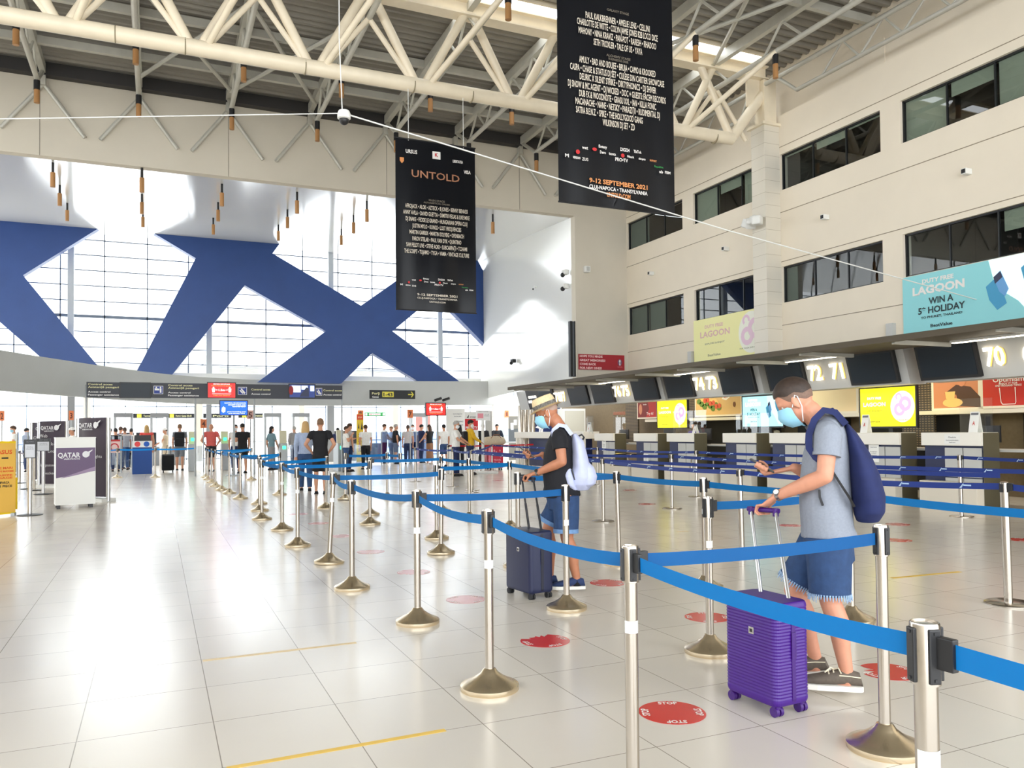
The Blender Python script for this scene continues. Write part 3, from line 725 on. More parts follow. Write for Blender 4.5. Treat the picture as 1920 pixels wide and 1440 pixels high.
def cyan_ad(fr, name, label, th=.06, fm=M_black, fw=.035, big=False):
    mc = mat('cyan_banner', lin(150, 222, 228), .5) if big else M_cyan
    return poster(name, label, 'display' if not big else 'banner', fr, mc, [
        ('sand_patch', mat('pale_sand_print', lin(188, 224, 216), .5, emit=0 if big else .25), lambda m, f: fpoly(m, f, [(.62, 1), (1, 1), (1, .1), (.9, .05), (.8, .35), (.66, .6)], .003)),
        ('sea_shadow', mat('sea_shadow', lin(70, 160, 205), .5), lambda m, f: [fpoly(m, f, [(a, b), (a+.06, b+.1), (a+.1, b-.05), (a+.13, b-.28), (a+.07, b-.36), (a+.02, b-.2)], .0045) for a, b in ((.6, .62), (.82, .8))]),
        ('boat', mat('boat_hull', lin(110, 170, 226), .5), lambda m, f: [fpoly(m, f, [(a, b), (a+.045, b+.08), (a+.095, b-.2), (a+.07, b-.3), (a+.035, b-.22)], .006) for a, b in ((.65, .74), (.87, .95))]),
        ('boat_roof', M_navy, lambda m, f: [fpoly(m, f, [(a, b), (a+.045, b+.07), (a+.058, b-.02), (a+.01, b-.1)], .0075) for a, b in ((.65, .74), (.87, .95))]),
        ('white_lettering', M_wlit if not big else M_wht, lambda m, f: letters(m, f, [('DUTY FREE', .27, .88, .065, .23), ('LAGOON', .27, .745, .125, .38)], .005, .04)),
        ('dark_lettering', M_ink, lambda m, f: letters(m, f, [('WIN A', .29, .56, .1, .18), ('5* HOLIDAY', .29, .42, .1, .34), ('TO PHUKET, THAILAND', .29, .31, .035, .3), ('BestValue', .29, .17, .05, .16)], .005, .03))], th, fm, fw)
def on_desk(px0, pyt, px1, pyb, X): return side_frame(px0, pyt, px1, pyb, X)
t = yellow_ad(side_frame(1233, 753, 1288, 802, 13.6), 'advert_display', 'small bright yellow advert display behind desk 75')
t = cyan_ad(side_frame(1393, 745, 1468, 800, 13.6), 'advert_display', 'cyan advert display left of the masked man in grey')
t = yellow_ad(side_frame(1614, 730, 1717, 800, 13.6), 'advert_display', 'large yellow advert display right of the navy backpack')
for i, (px, py, X) in enumerate(((1262, 802, 13.65), (1432, 800, 13.65), (1670, 800, 13.65))):
    p = OX(px, py, X); m = MB(); m.bx((X, p.y-.05, 0), (X+.06, p.y+.05, p.z+.3)); m.bx((X-.2, p.y-.3, 0), (X+.25, p.y+.3, .03))
    tag(m.build('display_stand', M_black), ('black stand of the small yellow advert display', 'black stand of the cyan advert display', 'black stand of the large yellow advert display')[i], 'stand')

# big adverts on the wall over the canopy
cyan_ad((V((XW-.03, 10.79, 3.05)), V((0, -2.77, 0)), V((0, 0, 4.22-3.05)), V((-1, 0, 0))), 'advert_banner', 'large pale cyan advert banner on the cream wall reading WIN A 5* HOLIDAY', .02, None, 0, True)
M_py = mat('pale_yellow_banner', lin(250, 246, 178), .5); M_pp = mat('pale_pink_print', lin(240, 208, 226), .5); M_pg = mat('pale_grey_print', lin(160, 160, 130), .5)
poster('advert_banner', 'pale yellow advert banner left of the tiled column reading LAGOON', 'banner', (V((XW-.03, 17.24, 3.05)), V((0, -2.78, 0)), V((0, 0, 4.24-3.05)), V((-1, 0, 0))), M_py, [
    ('halo', mat('pale_white_print', lin(250, 250, 236), .5), lambda m, f: fdisc(m, f, .8, .55, .42, .003, 26, .9)),
    ('ring_print', M_pp, lambda m, f: flamingo(m, f, .8, .6, 1.1)),
    ('pink_lettering', mat('rose_print', lin(232, 190, 190), .5), lambda m, f: letters(m, f, [('DUTY FREE', .3, .82, .07, .26), ('LAGOON', .31, .66, .13, .42)], .004)),
    ('grey_lettering', M_pg, lambda m, f: letters(m, f, [('EXPLORE & ENJOY', .31, .45, .035, .28), ('BestValue', .3, .2, .05, .18), ('FOR YOUR 2ND PRODUCT', .8, .24, .03, .3)], .004))], .02)
# red banner on the stub of the back wall
poster('wall_banner', 'red banner reading HOPE YOU MADE GREAT MEMORIES on the back wall stub', 'banner', frame_y(1085, 663.5, 1171, 692.5, YB-.03), P_('banner_crimson', 168, 30, 44), [
    ('lettering', P_('banner_pink_white', 252, 214, 214), lambda m, f: letters(m, f, [('HOPE YOU MADE', .025, .87, .14, .49, 'L'), ('GREAT MEMORIES!', .025, .61, .14, .55, 'L'), ('COME BACK', .025, .36, .14, .35, 'L'), ('FOR NEW ONES!', .025, .11, .14, .47, 'L')], .004, .03)),
    ('emblem', P_('emblem_violet', 120, 90, 120), lambda m, f: fdisc(m, f, .895, .52, .22, .003, 20, .75)),
    ('emblem_cup', M_wht, lambda m, f: (fdisc(m, f, .895, .6, .1, .005, 14, .6), fpoly(m, f, [(.888, .5), (.902, .5), (.91, .33), (.88, .33)], .005))),
    ('emblem_caption', P_('caption_rose', 230, 120, 130), lambda m, f: letters(m, f, [('2020', .895, .22, .06, .11)], .004))], .015)

# acrylic shields, tent cards, notices and office things on the desks
for i, (pa, pb, pt, pbm, lab) in enumerate(((1800, 1838, 752, 815, 'desk right of the large yellow display'), (1262, 1300, 770, 811, 'desk below the small yellow display'), (1380, 1418, 776, 812, 'desk below the cyan display'), (1100, 1108, 776, 809, 'farthest desk by the hat'), (1150, 1164, 770, 810, 'desk under screen 76'))):
    fr = side_frame(pa, pt, pb, pbm, XD+.22); O, Rx, Uy, N = fr
    O = V((O.x, O.y, 1.3)); m = MB(); m.slab(O, Rx*1.6, V((0, 0, Uy.z)), V((.008, 0, 0))); tag(m.build('acrylic_shield', M_plex), 'clear acrylic shield standing on the ' + lab, 'shield', 'acrylic desk shields')
def tent(px, py, lab, h=.26, w=.13):
    p = OX(px, py, XD+.1); t = thing('tent_card', lab, 'card', (p.x, p.y, 1.3))
    fr = (V((p.x, p.y+w/2, 1.3)), V((0, -w, 0)), V((.07, 0, h)), V((-1, 0, .25)).normalized())
    m = MB(); m.slab(fr[0], fr[1], fr[2], V((.004, 0, 0))); m.slab(fr[0]+V((.14, 0, 0)), fr[1], V((-.07, 0, h)), V((.004, 0, 0))); m.build('card', M_paper, t)
    m = MB(); letters(m, fr, [('A', .5, .45, .2, .3)], .003); m.build('mark', M_redprint, t)
    m = MB(); fquad(m, fr, .1, .84, .9, .95); m.build('heading', M_printed, t)
tent(1824, 814, 'white tent card on the desk right of the large yellow display', .36, .17); tent(1619, 812, 'white tent card on the desk behind the navy backpack', .36, .17); tent(1102, 809, 'white tent card by the shoulder of the straw-hatted man', .36, .2); tent(1300, 811, 'small white tent card right of the small yellow display', .22, .12)
fr = (V((XD-.004, 9.9, 1.1)), V((0, -.3, 0)), V((0, 0, .17)), V((-1, 0, 0)))
m = MB(); m.slab(fr[0], fr[1], fr[2], V((.003, 0, 0))); p = m.build('desk_notice', M_paper); tag(p, 'printed white notice on the fascia of the right-hand desk', 'notice')
m = MB(); letters(m, fr, [('Check-in', .5, .7, .16, .5), ('closes 60 minutes before departure', .5, .4, .1, .8), ('thank you', .5, .18, .1, .4)], .002); m.build('lettering', M_printed, p)
for i, (px, py, lab) in enumerate(((1212, 862, 'A4 notice on the front of the desk below the small yellow display'), (1133, 835, 'A4 notice on the front of the farthest desk'), (1640, 850, 'A4 notice on the desk behind the navy backpack'))):
    p = OX(px, py, XD+.07); fr = (V((XD+.068, p.y+.14, p.z-.17)), V((0, -.24, 0)), V((0, 0, .34)), V((-1, 0, 0)))
    m = MB(); m.slab(fr[0], fr[1], fr[2], V((.004, 0, 0))); q = m.build('desk_notice', M_paper); tag(q, lab, 'notice')
    m = MB(); letters(m, fr, [('NOTICE', .5, .85, .06, .6), ('baggage', .5, .6, .04, .7), ('rules', .5, .5, .04, .5), ('apply', .5, .4, .04, .6)], .002); m.build('lettering', M_printed, q)
# office chairs and screens behind the desks
def office_chair(x, y, rz, lab):
    t = thing('office_chair', lab, 'chair', (x, y, 0), 'office chairs', None, False); t.rotation_euler = (0, 0, rz)
    m = MB(); m.box((0, 0, .52), (.5, .5, .1), None, .04); m.build('seat', M_black, t)
    m = MB(); m.box((-.26, 0, .95), (.09, .5, .62), Matrix.Rotation(-.12, 3, 'Y'), .04); m.build('backrest', M_black, t)
    m = MB(); m.tube([(0, 0, .08), (0, 0, .48)], .03, 10); m.build('column', M_black, t, True)
    for k in range(5):
        a = k*2*math.pi/5; m = MB(); m.tube([(0, 0, .1), (.28*math.cos(a), .28*math.sin(a), .07)], .022, 8); m.ball((.29*math.cos(a), .29*math.sin(a), .035), .035, None, 10, 6); m.build('leg', M_black, t, True)
office_chair(14.0, 8.0, 2.6, 'black office chair at the right edge behind the desks'); office_chair(14.2, 16.3, 2.9, 'black office chair in the gap right of the small yellow display'); office_chair(14.2, 20.4, 2.9, 'black office chair in the gap left of the small yellow display'); office_chair(14.3, 12.4, 2.2, 'black office chair in the gap behind the grey polo man')
def back_screen(x, y, lab):
    t = thing('desk_monitor', lab, 'monitor', (x, y, 1.02), 'desk monitors')
    m = MB(); m.bx((x, y-.24, 1.12), (x+.04, y+.24, 1.42), .006); m.build('screen', M_black, t)
    m = MB(); m.bx((x+.0, y-.03, 1.02), (x+.03, y+.03, 1.13)); m.bx((x-.08, y-.1, 1.0), (x+.1, y+.1, 1.02)); m.build('stand', M_black, t)
for x, y, lab in ((13.5, 9.6, 'small black monitor behind the right-hand desk'), (13.5, 15.3, 'small black monitor behind the desk under the food poster'), (13.5, 17.6, 'small black monitor behind the desk with the small yellow display'), (13.5, 19.3, 'small black monitor behind the desk left of the small yellow display'), (13.5, 21.7, 'small black monitor behind the farthest desk')):
    back_screen(x, y, lab)
m = MB(); m.bx((13.3, 6.0, .96), (13.95, 22.4, 1.0)); tag(m.build('work_surface', M_dgrey), 'long grey work surface behind the check-in desks', 'worktop')
# things at the far end of the desk row
t = thing('white_cabinet', 'tall white cabinet with frosted door behind the man in straw hat', 'cabinet', (14.6, 27.0, 0)); fr = frame_y(1057, 766, 1098, 812, 27.0)
m = MB(); m.bx((fr[0].x, 27.0, 0), (fr[0].x+fr[1].x, 27.5, fr[0].z+fr[2].z)); m.build('body', M_white, t)
m = MB(); m.bx((fr[0].x+.06, 26.98, .1), (fr[0].x+fr[1].x-.06, 27.0, fr[0].z+fr[2].z-.08)); m.build('door', mat('frosted_door', lin(206, 204, 192), .4), t)
for i, px in enumerate((974, 981, 990, 997)):
    p = OY(px, 800, 28.7); m = MB(); m.lathe([(.1, 0), (.1, 2.35), (.085, 2.4), (0.02, 2.4)], (p.x, 28.6, 0), 16); tag(m.build('steel_cylinder', M_steel, None, True), ('tall steel cylinder at the left of the cluster beside the navy airline banner', 'second tall steel cylinder from the left beside the navy banner', 'third tall steel cylinder from the left beside the navy banner', 'tall steel cylinder touching the navy airline banner')[i], 'cylinder', 'steel cylinders')
poster('airline_banner', 'navy airline banner with white plane prints behind the straw hat', 'banner', frame_y(993, 764, 1052, 875, 28.9), P_('banner_navy', 24, 40, 92), [
    ('plane_print', M_wht, lambda m, f: [fpoly(m, f, [(u, v), (u+.1, v+.06), (u+.16, v+.2), (u+.2, v+.2), (u+.17, v+.04), (u+.26, v+.02), (u+.26, v-.02), (u+.16, v-.03), (u+.14, v-.16), (u+.1, v-.15), (u+.11, v-.02)], .004) for u, v in ((.2, .66), (.25, .5))]),
    ('lettering', M_wht, lambda m, f: letters(m, f, [('CHECK-IN', .3, .93, .045, .4)], .004))], .03)

# ------------------------------------------------------------------ hanging festival banners
M_ban = mat('black_banner_vinyl', (.012, .013, .018), .28, bump=.35, bscale=2.2, stretch=(2.2, 1, .35))
M_bank = mat('banner_text', lin(226, 216, 200), .6); M_gold = mat('banner_gold', lin(226, 150, 90), .5); M_copper = mat('banner_copper', lin(196, 140, 110), .35, .3); M_mut = mat('banner_muted', lin(120, 112, 100), .6)
M_okred = mat('logo_red', lin(200, 40, 44), .5); M_green = mat('logo_green', lin(40, 140, 70), .5)
M_string = mat('white_cord', lin(230, 230, 226), .6)
def banner(label, O, W, H, wav):
    t = thing('festival_banner', label, 'banner', O, 'hanging festival banners')
    m = MB(); nx, nz = 24, 30
    def off(u, v): return .018*math.sin(u*9+v*2)*(1-v)**2*wav + .01*math.sin(u*17+1)*(1-v)
    g = [[m.bm.verts.new((O[0]+W*i/nx, O[1]+off(i/nx, j/nz), O[2]+H*j/nz)) for i in range(nx+1)] for j in range(nz+1)]
    for j in range(nz):
        for i in range(nx): m.bm.faces.new((g[j][i], g[j][i+1], g[j+1][i+1], g[j+1][i]))
    bmesh.ops.solidify(m.bm, geom=m.bm.faces[:], thickness=.004)
    m.build('sheet', M_ban, t, True)
    m = MB(); m.tube([(O[0]-.01, O[1], O[2]+H), (O[0]+W+.01, O[1], O[2]+H)], .014, 8); m.build('top_rod', M_black, t)
    m = MB(); m.tube([(O[0]-.01, O[1], O[2]), (O[0]+W+.01, O[1], O[2])], .012, 8); m.build('bottom_rod', M_black, t)
    return t, (V(O), V((W, 0, 0)), V((0, 0, H)), V((0, -1, 0)))
LOGOS = [('Extasy', .33, .0), ('', .45, 0)]
def each(name, mm, t, f, items, off, bold=0.0):
    for it in items:
        m = MB(); letters(m, f, [it], off, bold); m.build(name, mm, t)
def sponsor(t, f, v0, s):
    """small sponsor row shared by both banners; v0 its middle height, s the text height"""
    k = .033
    each('sponsor_lettering', M_wht, t, f, [('Extasy', .36, v0+s*2.1, s, .07), ('DIGI24', .55, v0+s*2.2, s*1.2, .08), ('TikTok', .66, v0+s*2.2, s, .07), ('wet', .21, v0+s*.9, s*1.1, .05), ('Dero', .36, v0+s*.2, s, .05), ('toxa', .44, v0+s*.2, s, .06), ('Fibank', .6, v0+s*.1, s*.8, .06), ('simpro', .70, v0, s*.8, .06), ('PRO•TV', .52, v0-s*1.4, s*1.2, .11), ('M', .06, v0-s*2.6, s*1.2, .03), ('MERIDIAN', .14, v0-s*2.9, s*.8, .06), ('ZUG', .21, v0-s*3, s, .05), ('ab', .87, v0-s*3.5, s, .035), ('FBM', .93, v0-s*3.5, s, .05)], .032, .02)
    for q in ((.29, v0+s*.8, s*.55, .032, 14, 1.6), (.53, v0+s*.1, s*.7, .032, 12), (.15, v0-s*.9, s*.75, .032, 14)): m = MB(); fdisc(m, f, *q); m.build('sponsor_red_mark', M_okred, t)
    m = MB(); letters(m, f, [('Republica', .85, v0-s*1.9, s*.7, .08)], .032); m.build('sponsor_green_lettering', M_green, t)
    m = MB(); letters(m, f, [('PAYPOINT', .80, v0-s*.1, s*.7, .06)], .032); m.build('sponsor_gold_lettering', M_gold, t)
# far banner, hung from the truss
a = OY(741, 260, YT-.1); b = OY(893, 588, YT-.1)
t, f = banner('tall black banner with copper UNTOLD title hanging from the big truss', (a.x, YT-.1, b.z), b.x-a.x, a.z-b.z+.03, 1.0)
for u in (.16, .85):
    m = MB(); x = a.x+(b.x-a.x)*u; m.tube([(x, YT-.1, a.z), (x, YT-.1, ZC-.08)], .006, 6); m.build('cord', M_string, t)
m = MB(); letters(m, f, [('UNTOLD', .49, .80, .043, .60)], .032, .012); m.build('title', M_copper, t)
names1 = ['AFROJACK • ALOK • AZTECK • B JONES • BENNY BENASSI', 'ANNY AVILA • DAVID GUETTA • DIMITRI VEGAS & LIKE MIKE', 'DJ SNAKE • FEDDE LE GRAND • HUNGARIAN OPERA CLUJ', 'JUSTIN MYLO • KUNGS • LOST FREQUENCIES', 'MARTIN GARRIX • MARTIN SOLVEIG • OFENBACH', 'PAROV STELAR • PAUL VAN DYK • QUINTINO', 'SAM FELDT LIVE • STEVE AOKI • SUBCARPAȚI • TCHAMI', 'THE SCRIPT • TUJAMO • TYGA • VAMA • VINTAGE CULTURE']
wid1 = [.78, .83, .77, .61, .68, .61, .76, .81]
each('line_up_row', M_bank, t, f, [(n, .5, .607-.0378*i, .0245, w) for i, (n, w) in enumerate(zip(names1, wid1))], .032, .012)
m = MB(); letters(m, f, [('MAIN STAGE', .5, .652, .012, .2), ('ALPHABETICAL ORDER', .5, .636, .01, .33)], .032); m.build('stage_heading', M_mut, t)
each('sponsor_top_lettering', M_wht, t, f, [('URSUS', .19, .925, .022, .14), ('LIBERTATEA', .77, .902, .016, .13), ('VISA', .89, .846, .02, .09), ('KEEP', .5, .905, .006, .05)], .032, .03); m = MB(); fquad(m, f, .45, .90, .55, .945, .028); m.build('sponsor_plate', M_wht, t)
m = MB(); letters(m, f, [('K', .5, .925, .02, .04)], .034, .04); m.build('sponsor_red_letter', M_okred, t)
m = MB(); fpoly(m, f, [(.05, .885), (.1, .885), (.1, .865), (.075, .85), (.05, .865)], .02); m.build('shield_mark', M_gold, t)
sponsor(t, f, .168, .009)
m = MB(); letters(m, f, [('9-12 SEPTEMBER 2021', .5, .093, .013, .5), ('CLUJ-NAPOCA • TRANSYLVANIA', .5, .073, .01, .5), ('UNTOLD.COM', .5, .053, .009, .2)], .032); m.build('date_lettering', M_bank, t)
# near banner
YN = 9.8
a = OY(1044, 0, YN); b = OY(1265, 404, YN); W = b.x-a.x; H2 = W*2.0
t, f = banner('large black line-up banner hanging nearest, top cut off by the frame', (a.x, YN, b.z), W, H2, .5)
for u in (.16, .85):
    m = MB(); m.tube([(a.x+W*u, YN, b.z+H2), (a.x+W*u, YN, 9.5)], .006, 6); m.build('cord', M_string, t)
def vn(px, py): p = OY(px, py, YN); return ((p.x-a.x)/W, (p.z-b.z)/H2)
def rows(lst, h): return [(s, (vn(x0, y0)[0]+vn(x1, y1)[0])/2, (vn(x0, y0)[1]+vn(x1, y1)[1])/2, h, vn(x1, y1)[0]-vn(x0, y0)[0]) for s, x0, y0, x1, y1 in lst]
big = [('PAUL KALKBRENNER • AMELIE LENS • CELLINI', 1096, 29, 1216, 56), ('CHARLOTTE DE WITTE • COLYN JAMIE JONES B2B LOCO DICE', 1080, 40, 1231, 74), ('MAHONY • NINA KRAVIZ • PAN-POT • RARESH • RHADOO', 1083, 58, 1228, 88), ('SETH TROXLER • TALE OF US • YAYA', 1111, 80, 1202, 98),
       ('AMULY • BAD AND BOUJEE • BRUJA • CAMO & KROOKED', 1084, 112, 1227, 140), ('CASPA • CHASE & STATUS DJ SET • CULESE DIN CARTIER SHOWCASE', 1067, 124, 1243, 160), ('DELIRIC X SILENT STRIKE • DIRTYPHONICS • DJ SHIVER', 1085, 143, 1228, 172), ('DJ SNOW & MC AGENT • DJ WICKED • DOC + GUESTS: FACEM RECORDS', 1063, 155, 1246, 191), ('DUB FX & WOODNOTE • GRASU XXL • IAN • KILLA FONIC', 1084, 175, 1228, 202), ('MACANACHE • NANE • NETSKY • PARAZIȚII • RUDIMENTAL DJ', 1077, 189, 1235, 218), ('SATRA B.E.N.Z. • SPIKE • THE HOLLYGOOD GANG', 1078, 206, 1203, 227), ('WILKINSON DJ SET • ZD', 1128, 230, 1188, 240)]
each('line_up_row', M_bank, t, f, rows(big, .0245), .03, .012)
m = MB(); letters(m, f, rows([('GALAXY STAGE', 1136, 20, 1177, 28), ('ALCHEMY STAGE', 1135, 105, 1180, 113), ('IN ALPHABETICAL ORDER', 1139, 112, 1176, 118)], .009), .03); m.build('stage_heading', M_mut, t)
each('date_lettering', M_gold, t, f, rows([('9-12 SEPTEMBER 2021', 1103, 338, 1212, 353), ('UNTOLD.COM', 1136, 365, 1180, 371)], .017), .03, .03)
m = MB(); letters(m, f, rows([('CLUJ-NAPOCA • TRANSYLVANIA', 1103, 350, 1212, 364)], .014), .03); m.build('place_lettering', M_wht, t)
sponsor(t, f, vn(1155, 292)[1], .011)

# dome camera, cord and wall devices
d = OY(645, 222, 9.0); t = thing('dome_camera', 'white dome camera hanging in front of the back wall', 'camera', d)
m = MB(); m.lathe([(.015, .09), (.06, .085), (.075, .05), (.075, 0), (.06, -.01)], d, 20); m.build('housing', M_white, t, True)
m = MB(); m.ball(d+V((0, 0, -.02)), (.055, .055, .055), None, 16, 10); m.build('lens_dome', M_black, t, True)
m = MB(); m.tube([d+V((-.02, 0, .09)), d+V((-.05, 0, .9)), V((d.x-.05, 9.0, 9.7))], .006, 6); m.build('cable', M_string, t)
e = OX(1832, 562, XW-.01)
m = MB(); m.tube([d+V((.05, 0, .05)), d.lerp(e, .5)+V((0, 0, -.03)), e], .009, 6); tag(m.build('guy_cord', M_string), 'long white cord stretched from dome camera across the banners to the cream wall', 'cord')
e2 = OY(-180, 226, 9.0)
m = MB(); m.tube([d+V((-.05, 0, .05)), e2], .006, 6); tag(m.build('guy_cord', M_string), 'thin white cord running left from the dome camera', 'cord')
for i, (px, py, lab) in enumerate(((1552, 408, 'small white wall camera between the window rows, right of the column'), (1818, 323, 'small white wall camera nearest the right edge'), (1365, 467, 'small white wall camera just left of the column'), (1225, 513, 'small white wall camera in the far corner'))):
    p = OX(px, py, XW); t = thing('wall_camera', lab, 'camera', p, 'white wall cameras')
    m = MB(); m.box(p+V((-.08, 0, 0)), (.16, .1, .1), None, .01); m.build('housing', M_white, t)
    m = MB(); m.box(p+V((-.165, 0, 0)), (.012, .07, .07)); m.build('lens', M_black, t)
p = OX(1418, 416, 12.3); m = MB(); 
for k in range(4): m.box(p+V((-.06+.02*k, -.1+.13*k, .02*(k % 2))), (.22, .2, .2), Matrix.Rotation(.5+k, 3, 'Z') @ Matrix.Rotation(.4*k, 3, 'X'), .03)
tag(obj('wrapped_projector', remesh(m, .02, 1, M_white)), 'crumpled white wrapped box fixed to the tiled column', 'box')
p = OY(1098, 506, YB); t = thing('wall_speaker', 'small white speaker on the back wall stub', 'speaker', p); m = MB(); m.box(p+V((0, -.08, 0)), (.16, .14, .18), None, .01); m.build('housing', M_white, t); m = MB(); m.box(p+V((0, -.155, 0)), (.1, .01, .12)); m.build('grille', M_dgrey, t)
def on_splay(px, py):
    n = V((YL+1.4-YB-.1, -(XR-XS), 0)).normalized(); return OPL(px, py, V((XS, YB+.1, 0)), n), n
for i, (px, py, lab) in enumerate(((1067, 511, 'upper security camera on the splayed wall edge'), (1067, 537, 'lower security camera on the splayed wall edge'), (1010, 538, 'tiny round sensor on the glossy splayed wall'), (968, 677, 'small security camera low on the splayed wall'))):
    p, n = on_splay(px, py); t = thing('security_camera' if i != 2 else 'sensor', lab, 'camera' if i != 2 else 'sensor', p)
    m = MB(); m.box(p-n*.12, (.16, .22, .14) if i != 2 else (.08, .08, .08), None, .02); m.build('housing', M_white if i != 3 else M_black, t)
    m = MB(); m.ball(p-n*.2+V((0, 0, -.08)), .07 if i != 2 else .03, None, 12, 8); m.build('lens', M_black, t, True)
for i, (px, lab, py) in enumerate(((1300, 'grey box on the cream wall just above the sign box 74', 672), (1676, 'grey box on the cream wall left of the cyan banner', 624))):
    p = OX(px-2, py, XW); m = MB(); m.box(p+V((-.05, 0, .03)), (.1, .16, .3), None, .01); tag(m.build('wall_box', M_dgrey), lab, 'box')
# hanging spotlights below the glossy soffit
SP = [(99, 335), (112, 372), (126, 402), (266, 345), (266, 388), (268, 414), (416, 372), (409, 402), (400, 428), (557, 386), (539, 415), (522, 440), (688, 402), (663, 425), (640, 448), (924, 425)]
SPL = ['left group, topmost', 'left group, middle', 'left group, lowest', 'second group, topmost', 'second group, middle', 'second group, lowest', 'third group, topmost', 'third group, middle', 'third group, lowest', 'group above the lattice, topmost', 'group above the lattice, middle', 'group above the lattice, lowest', 'group left of the far banner, topmost', 'group left of the far banner, middle', 'group left of the far banner, lowest', 'the lone one right of the far banner']
for (px, py), lab in zip(SP, SPL):
    d = _ray(px, py+3); lo, hi = 1.0, 60.0      # march to the soffit
    for _ in range(50):
        q = (lo+hi)/2; p = CP+d*q; tt = (p.y-YB-.1)/(YL-YB+1.4)
        if p.y < YB or p.z < vz(min(1, max(0, tt)))-.42: lo = q
        else: hi = q
    p = CP+d*lo; tt = (p.y-YB-.1)/(YL-YB+1.4); zt = vz(min(1, max(0, tt)))
    t = thing('soffit_spotlight', 'small brown spotlight under the glossy soffit, ' + lab, 'spotlight', p, 'spotlights under the glossy soffit')
    m = MB(); m.tube([(p.x, p.y, p.z-.16), (p.x, p.y, p.z+.18)], .055, 10); m.build('body', M_lampb, t, True)
    m = MB(); m.tube([(p.x, p.y, p.z+.18), (p.x, p.y, zt+.02)], .03, 8); m.build('stem', M_black, t, True)
# ------------------------------------------------------------------ belt posts
M_belt = mat('blue_belt', (.012, .10, .42), .55, trans=.42)
def belt_mat(name, a, b, t):
    m = mat(name, a, .55); nt = m.node_tree; bs = nt.nodes['Principled BSDF']; out = nt.nodes['Material Output']
    tr = nt.nodes.new('ShaderNodeBsdfTranslucent'); tr.inputs['Color'].default_value = (*b, 1)
    ms = nt.nodes.new('ShaderNodeMixShader'); ms.inputs['Fac'].default_value = t
    nt.links.new(bs.outputs['BSDF'], ms.inputs[1]); nt.links.new(tr.outputs['BSDF'], ms.inputs[2]); nt.links.new(ms.outputs['Shader'], out.inputs['Surface']); return m
M_belt = belt_mat('blue_woven_belt', (.003, .05, .24), (.003, .38, 1.0), .52)
M_belt2 = belt_mat('navy_logo_belt', (.012, .035, .22), (.012, .05, .36), .3)
M_belt3 = belt_mat('purple_belt', lin(70, 26, 56), lin(80, 30, 60), .3)
M_belt4 = belt_mat('red_belt', lin(196, 22, 36), lin(210, 30, 40), .3)
M_sticker = mat('sticker_white', lin(238, 238, 236), .5)
M_logo = mat('belt_logo', lin(170, 196, 226), .6)
# shared meshes
def me_lathe(prof, mm, n, name):
    m = MB(); m.lathe(prof, (0, 0, 0), n); return m.mesh(name, mm, True)
ME = {}
ME['dome'] = me_lathe([(.158, 0), (.16, .004), (.16, .026), (.154, .032), (.12, .046), (.08, .068), (.048, .092), (.034, .112), (.03, .114)], M_base, 44, 'domed_base')
ME['pole'] = me_lathe([(.0245, .108), (.0245, .845)], M_steel, 24, 'pole')
ME['head'] = me_lathe([(.0245, .838), (.031, .840), (.031, .970), (.0295, .974), (.027, .9745), (.0265, .971), (.004, .971)], M_steel, 28, 'head')
m = MB()
for a in range(4):
    R = Matrix.Rotation(a*math.pi/2, 3, 'Z'); m.box(R @ V((.0315, 0, .905)), (.009, .026, .118), R, .003)
    for z in (.855, .955): m.box(R @ V((.0365, 0, z)), (.003, .006, .006), R)
ME['slots'] = m.mesh('belt_cassette', M_black)
m = MB(); 
for k in range(8):
    a0, a1 = math.radians(185+k*20), math.radians(205+k*20)
    p = lambda a, z: (.0252*math.cos(a), .0252*math.sin(a), z)
    m.quad(p(a0, .655), p(a1, .655), p(a1, .7), p(a0, .7))
ME['sticker'] = m.mesh('sticker', M_sticker, True)
ME['flat'] = me_lathe([(.168, 0), (.172, .004), (.172, .012), (.164, .018), (.03, .022)], M_steel, 44, 'flat_base')
ME['fpole'] = me_lathe([(.031, .02), (.031, .958), (.026, .963)], M_steel, 24, 'pole')
m = MB()
for a in range(4):
    R = Matrix.Rotation(a*math.pi/2, 3, 'Z'); m.box(R @ V((.032, 0, .915)), (.006, .026, .066), R, .002)
ME['fslots'] = m.mesh('belt_cassette', M_black)
ME['kflat'] = me_lathe([(.168, 0), (.172, .004), (.172, .012), (.164, .018), (.03, .022)], M_black, 36, 'flat_base')
POSTS = {}
def post(pid, x, y, label, group, flat=0, lean=(0, 0), sticker=False, rz=0.0, h=1.0):
    t = thing('belt_post', label, 'belt post', (x, y, 0), group, None, False)
    t.rotation_euler = (lean[1], lean[0], rz); t.scale = (1, 1, h)
    if flat: L = (('base', 'kflat' if flat == 2 else 'flat'), ('pole', 'fpole'), ('belt_cassette', 'fslots'))
    else: L = (('base', 'dome'), ('pole', 'pole'), ('head', 'head'), ('belt_cassette', 'slots')) + ((('sticker', 'sticker'),) if sticker else ())
    for n, k in L:
        o = bpy.data.objects.new(n, ME[k]); COL.objects.link(o); o.parent = t
    M = Matrix.Translation((x, y, 0)) @ t.rotation_euler.to_matrix().to_4x4() @ Matrix.Diagonal((1, 1, h, 1))
    POSTS[pid] = (t, M)
ORD = ['nearest', 'second nearest', 'third', 'fourth', 'fifth', 'sixth', 'seventh', 'eighth', 'ninth', 'tenth', 'eleventh', 'twelfth', 'thirteenth', 'fourteenth', 'fifteenth', 'sixteenth', 'seventeenth', 'eighteenth']
